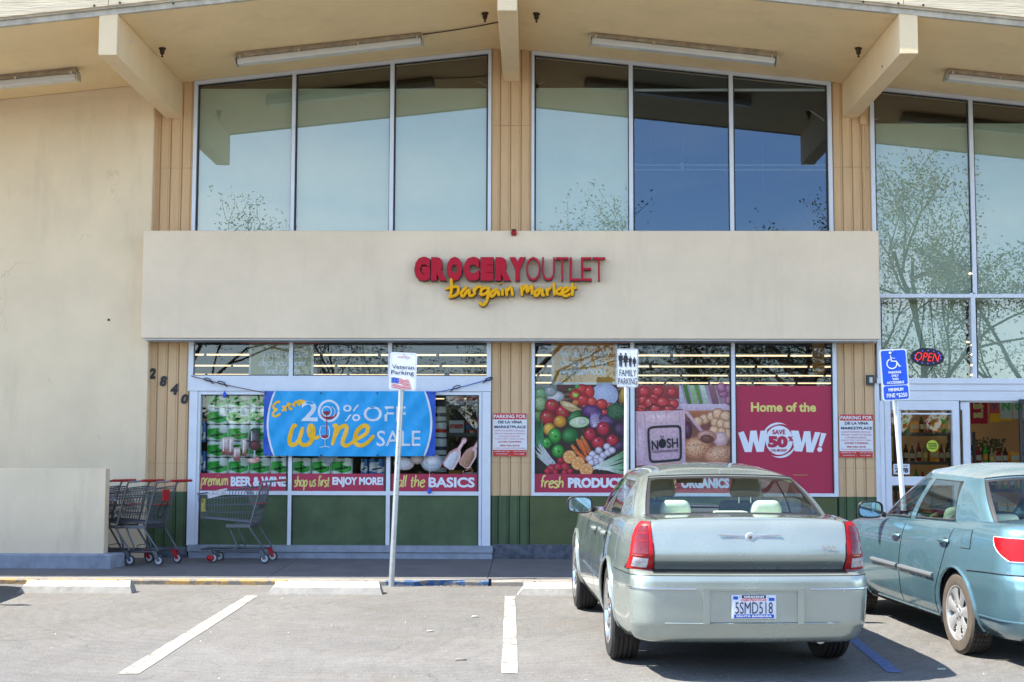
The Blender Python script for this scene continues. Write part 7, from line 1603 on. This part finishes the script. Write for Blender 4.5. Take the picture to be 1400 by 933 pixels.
# lamps
for side in (1, -1):
    lo = [(.715, .775), (.925, .772)]; 
    outer = [(.965*.93, .785), (.905, .93), (.868, 1.02), (.80, 1.10)]; inner = [(.722, .785), (.700, .93), (.682, 1.03), (.672, 1.10)]
    def OUT(t_, d=0):
        z = .768+(1.094-.768)*t_; v = k.v_of(z); s_ = 1.0+.10*t_+.62*max(0, t_-.38)**1.6; return (s_+d, v)
    def INN(t_, d=0):
        z = .768+(1.094-.768)*t_; v = k.v_of(z); x = .682+.018*t_-d*.3; return (k.s_rear(x, v), v)
    q = MB(); k.patch(q, lambda t_: OUT(t_, 0), INN, 16, 20, .012, side); la = B(q, 'tail_light', M['redglass'])
    q = MB(); k.patch(q, lambda t_: (OUT(t_)[0]-.02, k.v_of(.762+(1.100-.762)*t_)), lambda t_: (INN(t_)[0]+.012, k.v_of(.762+(1.100-.762)*t_)), 16, 20, .005, side); B(q, 'lamp_seal', M['gasket'], la)
    q = MB()
    def sub(t0, t1, u0, u1, off, m, nm):
        q = MB()
        def e(u):
            def F(t_):
                tt = t0+(t1-t0)*t_; a = OUT(tt); b = INN(tt); return (a[0]+(b[0]-a[0])*u, a[1])
            return F
        k.patch(q, e(u0), e(u1), 10, 8, off, side); B(q, nm, M[m], la)
    sub(.07, .27, .34, .88, .0155, 'clearlens', 'reversing_lens'); sub(.34, .92, .30, .86, .0145, 'reddark', 'lamp_reflector')
    sub(.29, .315, .06, .95, .0140, 'reddark', 'lamp_rib')
    sub(.60, .615, .32, .85, .016, 'redglass', 'lamp_rib'); sub(.76, .775, .32, .85, .016, 'redglass', 'lamp_rib')
# winged badge
ye = RY(0, 1.005, .004)-.004; q = MB()
q.lathe([(.034, .004), (.035, -.004), (.029, -.008), (.002, -.009)], (0, ye, .998), 'y', 22)
for s_ in (-1, 1):
    for i, (l_, z_, w_) in enumerate(((.222, 1.012, .012), (.165, .999, .011), (.115, .987, .010), (.075, .977, .009))):
        q.prism([(s_*.03, z_-w_), (s_*l_, z_+.004 if i == 0 else z_), (s_*l_*.98, z_+.009-.002*i), (s_*.03, z_+.002)][::s_], ye-.004+.001*i, ye+.004)
bd = B(q, 'winged_badge', mat('silver badge', (.55, .58, .64), .3, .35), lid, False)
q = MB(); q.lathe([(.013, -.0095), (.012, -.011), (.002, -.0115)], (0, ye, .998), 'y', 16); B(q, 'badge_disc', mat('badge enamel', (.22, .20, .16), .3, .5), bd)
q = MB(); xb = .50; put_text(q, '300', xb-.0, xb+.11, .905, .940, RY(.55, .92, .004)-.004, .005, .0, .12); put_text(q, 'TOURING', xb+.02, xb+.11, .888, .897, RY(.55, .89, .004)-.004, .003, .02); B(q, 'model_lettering', M['chrome'], lid, False)
# fuel door outline, exhaust, underside bits
q = MB()
for x in (.52,): q.tube([(x, -.9, .27), (x, -.55, .28)], .035, 12)
B(q, 'exhaust_pipe', M['steel'])
q = MB(); q.tube([(-.5, -.3, .30), (-.42, -.75, .30), (.4, -.78, .30), (.5, -.3, .3)], .03, 8); q.box(-.3, .35, -.85, -.6, .24, .34); B(q, 'silencer', M['underbody'])
# scuffs of bare plastic on the bumper corners
for x, z, w_ in ((-.86, .475, .05), (.80, .50, .03)):
    pass

SMALL = dict(kind='small', W=1.70, H=1.485, wb=2.60, r=.316, tw=.195, rim=.213, spokes=7, spokew=.075, flare=True, rimmat='wheelcover', tyremat='dustyrubber', paint='teal', roofmat='tealroof', arch=.352, lip=.012, bow=.07, crown=.03, mirrormat='teal', belt='dashdark', hdrop=.15,
    sec=[(0, .20, .86, -.82, .30, 3.30), (.08, .26, .93, -.92, .31, 3.40), (.2, .36, .975, -.965, .31, 3.45), (.33, .48, .992, -.985, .30, 3.47), (.45, .58, 1.0, -.985, .29, 3.47), (.55, .665, 1.0, -.955, .27, 3.46), (.58, .69, .997, -.925, .26, 3.45), (.7, .80, .985, -.90, .25, 3.43), (.82, .925, .96, -.875, .24, 3.38), (.91, 1.01, .925, -.845, .22, 3.32), (.96, 1.043, .885, -.815, .21, 3.25), (1, 1.06, .835, -.78, .20, 3.15)],
    plan=[(-1.0, .93), (-.6, .975), (0, 1.0), (1.3, 1.0), (2.5, .98), (3.1, .9), (3.5, .82)], rise=[(-1.0, .0), (-.4, -.005), (.3, -.04), (1.3, -.08), (2.0, -.12), (2.7, -.17), (3.5, -.32)],
    cabin=(-.36, 2.05), doors=[([(1.95, .27), (1.98, .55), (1.88, .935)], [(1.25, .27), (1.23, .6), (1.20, .98)], 'f'), ([(1.23, .27), (1.21, .6), (1.18, .98)], [(.46, .27), (.42, .45), (.27, .66), (.10, 1.015)], 'r')],
    mould=[(1.93, 1.26, .565, .045, 'moulding'), (1.20, .42, .565, .045, 'moulding')],
    green=[((0, 2.36, .95), (0, 1.44, 1.425)), ((.36, 2.32, .95), (.32, 1.41, 1.42)), ((.62, 2.18, .94), (.50, 1.31, 1.40)), ((.70, 2.02, .93), (.545, 1.20, 1.375)), ((.722, 1.6, .95), (.558, 1.14, 1.378)), ((.728, 1.28, .955), (.562, 1.06, 1.38)), ((.728, 1.17, .96), (.562, .98, 1.38)), ((.725, .25, .993), (.560, .42, 1.375)), ((.715, .05, 1.005), (.556, .34, 1.373)), ((.70, -.20, 1.022), (.55, .23, 1.367)), ((.655, -.36, 1.03), (.525, .13, 1.372)), ((.34, -.445, 1.04), (.30, .06, 1.398)), ((0, -.465, 1.045), (0, .03, 1.405))],
    cols=[(0, 2, 'ws', .05, .97), (2, 3, 'body', 0, 1), (3, 5, 'side', .09, .90), (5, 6, 'body', 0, 1), (6, 7, 'side', .09, .90), (7, 10, 'body', 0, 1), (10, 12, 'rear', .04, .96)], bulge=.06,
    roofz=[(.03, 1.405), (.27, 1.455), (.7, 1.485), (1.0, 1.478), (1.40, 1.43)], shelfz=.955, seatback=.14, fseat=1.0, fsz=1.10, fmat='cream', mirror=(1.72, 1.03, .83))
smX, smY = 4.165, -7.15
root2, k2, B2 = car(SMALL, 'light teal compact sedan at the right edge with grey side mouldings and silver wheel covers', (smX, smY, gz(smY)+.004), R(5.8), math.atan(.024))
def finish_small(k, B):
    for side in (1, -1):
        def OUT(t_): z = .79+(.962-.79)*t_; v = k.v_of(z); return (1.0+.45*(1-t_)**1.7+.02*(t_**3), v)
        def INN(t_): z = .79+(.955-.79)*t_; v = k.v_of(z); return (k.s_rear(.50, v), v)
        q = MB(); k.patch(q, OUT, INN, 20, 16, .010, side); la = B(q, 'tail_light', M['redglass'])
        q = MB(); pts = []
        for i in range(17): a = OUT(i/16); p = k.P(a[0]-.005, a[1], .008); pts.append((p.x*side, p.y, p.z))
        for i in range(11): a = OUT(1); b = INN(1); p = k.P(a[0]+(b[0]-a[0])*i/10, a[1]+(b[1]-a[1])*i/10, .008); pts.append((p.x*side, p.y, p.z))
        q.tube(pts, .0035, 6); pts = []
        for i in range(11): a = OUT(0); b = INN(0); p = k.P(a[0]+(b[0]-a[0])*i/10, a[1]+(b[1]-a[1])*i/10, .008); pts.append((p.x*side, p.y, p.z))
        q.tube(pts, .0035, 6); B(q, 'lamp_seal', M['alum'], la)
        q = MB(); z = .87; v = k.v_of(z); p = k.P(k.s_rear(.60, v), v, .012); q.lathe([(.05, .0), (.045, -.006), (.002, -.008)], (p.x*side, p.y, p.z), 'y', 18); B(q, 'reversing_lens', M['clearlens'], la)
        # bumper cover line
        q = MB(); pts = []
        for i in range(41): s_ = .885+2.115*i/40; p = k.P(s_, .585-.03*max(0, (1-s_))*6, .002); pts.append((p.x*side, p.y, p.z))
        q.tube(pts, .0045, 5); B(q, 'bumper_gap', M['gasket'])
        q = MB(); pts = []
        for i in range(41): s_ = .93+2.07*i/40; p = k.P(s_, .19, .003); pts.append((p.x*side, p.y, p.z))
        q.tube(pts, .007, 5); B(q, 'bumper_crease', M['teal'])
        q = MB(); pts = [(1.95, .235), (.45, .235)]; a = [k.P(k.s_side(y, .06), .06, .003) for y, z in [(1.95-i*.1, 0) for i in range(16)]]; q.tube([(p.x*side, p.y, p.z) for p in a], .010, 6); B(q, 'sill_edge', M['teal'])
        if side < 0:
            q = MB(); L_ = [(-.10, .83), (-.10, .975)]; R_ = [(-.27, .835), (-.25, .985)]; k.patch(q, k.yz([(y+.004, z) for y, z in L_]), k.yz([(y-.004, z) for y, z in R_]), 6, 6, .001, side); fd = B(q, 'fuel_door_gap', M['gasket']); q = MB(); k.patch(q, k.yz([(-.105, .836), (-.105, .969)]), k.yz([(-.265, .841), (-.245, .979)]), 6, 6, .0035, side); B(q, 'fuel_door', M['teal'])
    g = MB(); d = MB()
    q = MB(); 
    for side in (1, -1): k.patch(q, k.xz([(.49, .72), (.50, .94)]), k.xz([(0, .72), (0, .94)]), 10, 8, .004, side)
    lid2 = B(q, 'trunk_lid', M['teal'])
finish_small(k2, B2)
# neighbour standing just left of the frame, its shadow reaches in
nb = dup(root2, (-6.80, -6.3, gz(-6.3)+.004), 'teal compact sedan parked just beyond the left edge, only its shadow in view', (math.atan(.024), 0, R(0)))

# ---------------------------------------------------------------- trees across the lot, mirrored in the glass
def tree(x, y, h, seed, label, nleaf=2600, spread=.55, low=.3):
    rr = random.Random(seed); t = thing('street_tree', label, 'tree', (x, y, gz(y)), 'trees across the parking lot behind the camera'); tr = MB(); tips = []
    def grow(p, d, l, r, dep):
        pts = [p]; q_ = p.copy(); dd = d.copy()
        for i in range(4): dd = (dd+Vector((rr.gauss(0, .14), rr.gauss(0, .14), rr.gauss(0, .08)+.03))).normalized(); q_ = q_+dd*l/4; pts.append(q_.copy())
        tr.tube([tuple(a) for a in pts], [r*(1-.45*i/4) for i in range(5)], 6 if dep < 2 else 4, cap=False)
        if dep >= 2: tips.extend(pts[1:])
        if dep < 4:
            for _ in range(3 if dep else 5):
                a = rr.random()*6.283; tilt = .45+.5*rr.random()*spread*2; b = dd.orthogonal().normalized(); b = Matrix.Rotation(a, 3, dd) @ b; nd = (dd*math.cos(tilt)+b*math.sin(tilt)).normalized(); grow(pts[rr.choice((2, 3, 4))], nd, l*(.62+.15*rr.random()), r*.52, dep+1)
    grow(Vector((0, 0, 0)), Vector((0, 0, 1)), h*low, h*.011, 0)
    K_ = h/max(p.z for p in tips); tips = [p*K_ for p in tips]; tr.v = [(a*K_+x, b*K_+y, c*K_+gz(y)) for a, b, c in tr.v]; tr.build('trunk', M['bark'], t, True)
    lf = MB(); vs = []; fs = []
    for i in range(nleaf):
        c = rr.choice(tips); s_ = .07+.08*rr.random(); p = c+Vector((rr.gauss(0, .30), rr.gauss(0, .30), rr.gauss(0, .26))); a = Vector((rr.gauss(0, 1), rr.gauss(0, 1), rr.gauss(0, 1))).normalized(); b = a.orthogonal().normalized(); n = len(vs)
        P0 = p+Vector((x, y, gz(y))); vs += [P0, P0+a*s_*.5+b*s_*.3, P0+a*s_, P0+a*s_*.5-b*s_*.3]; fs.append((n, n+1, n+2, n+3))
    lf.add(vs, fs); lf.build('crown', M['leaf'], t)
for i, (x, y, h, n, lab) in enumerate(((-15.8, -42, 13.6, 6000, 'twiggy tree across the lot, mirrored low in the far left upper pane'), (-7.6, -38, 8.6, 2600, 'smaller twiggy tree across the lot, mirrored behind the olive sign'), (-2.2, -45, 7.6, 2600, 'rounded tree across the lot, mirrored left of the middle pilaster'), (-1.4, -38, 12.8, 6000, 'open crowned tree across the lot, mirrored above the produce poster'), (6.6, -41, 8.4, 7000, 'dense leafy tree across the lot, mirrored above the bag picture'), (11.8, -41, 11.2, 7000, 'dense leafy tree across the lot, mirrored above the crimson poster'), (15.4, -40, 14.8, 14000, 'tallest leafy tree across the lot, mirrored beside the OPEN sign'), (21.5, -42, 13.0, 12000, 'broad leafy tree across the lot, mirrored in the far right pane'))):
    tree(x, y, h, i+20, lab, n)
t = thing('added_hedge', 'added dark green hedge behind the trees, screens the bright horizon from the shopfront glass', 'hedge', (0, -52, gz(-52)))  # hedge added so the low panes mirror dark foliage, not bright horizon
q = MB(); n = 150; rr = random.Random(9); top_ = [3.2+1.6*rr.random() for _ in range(n+1)]
def HP(u, v):
    i = round(u*n); x = -60+120*u; j = rr.random()-.5
    return (x+j*.5, -52+.9*(rr.random()-.5)-(1.2*v if v > .9 else 0), gz(-52)+top_[i]*v+.2*j)
q.grid(HP, n, 8, flip=True); q.build('foliage', M['leaf'], t, kind='stuff')
lf = MB(); vs = []; fs = []
for i in range(9000):
    p = Vector((-60+120*rr.random(), -51.4+.5*rr.gauss(0, 1)*.5, gz(-52)+5.0*rr.random()**.8)); a = Vector((rr.gauss(0, 1), rr.gauss(0, 1), rr.gauss(0, 1))).normalized(); b = a.orthogonal().normalized(); n_ = len(vs); s_ = .25+.2*rr.random(); vs += [p, p+a*s_*.5+b*s_*.3, p+a*s_, p+a*s_*.5-b*s_*.3]; fs.append((n_, n_+1, n_+2, n_+3))
lf.add(vs, fs); lf.build('leaves', M['leaf'], t, kind='stuff')
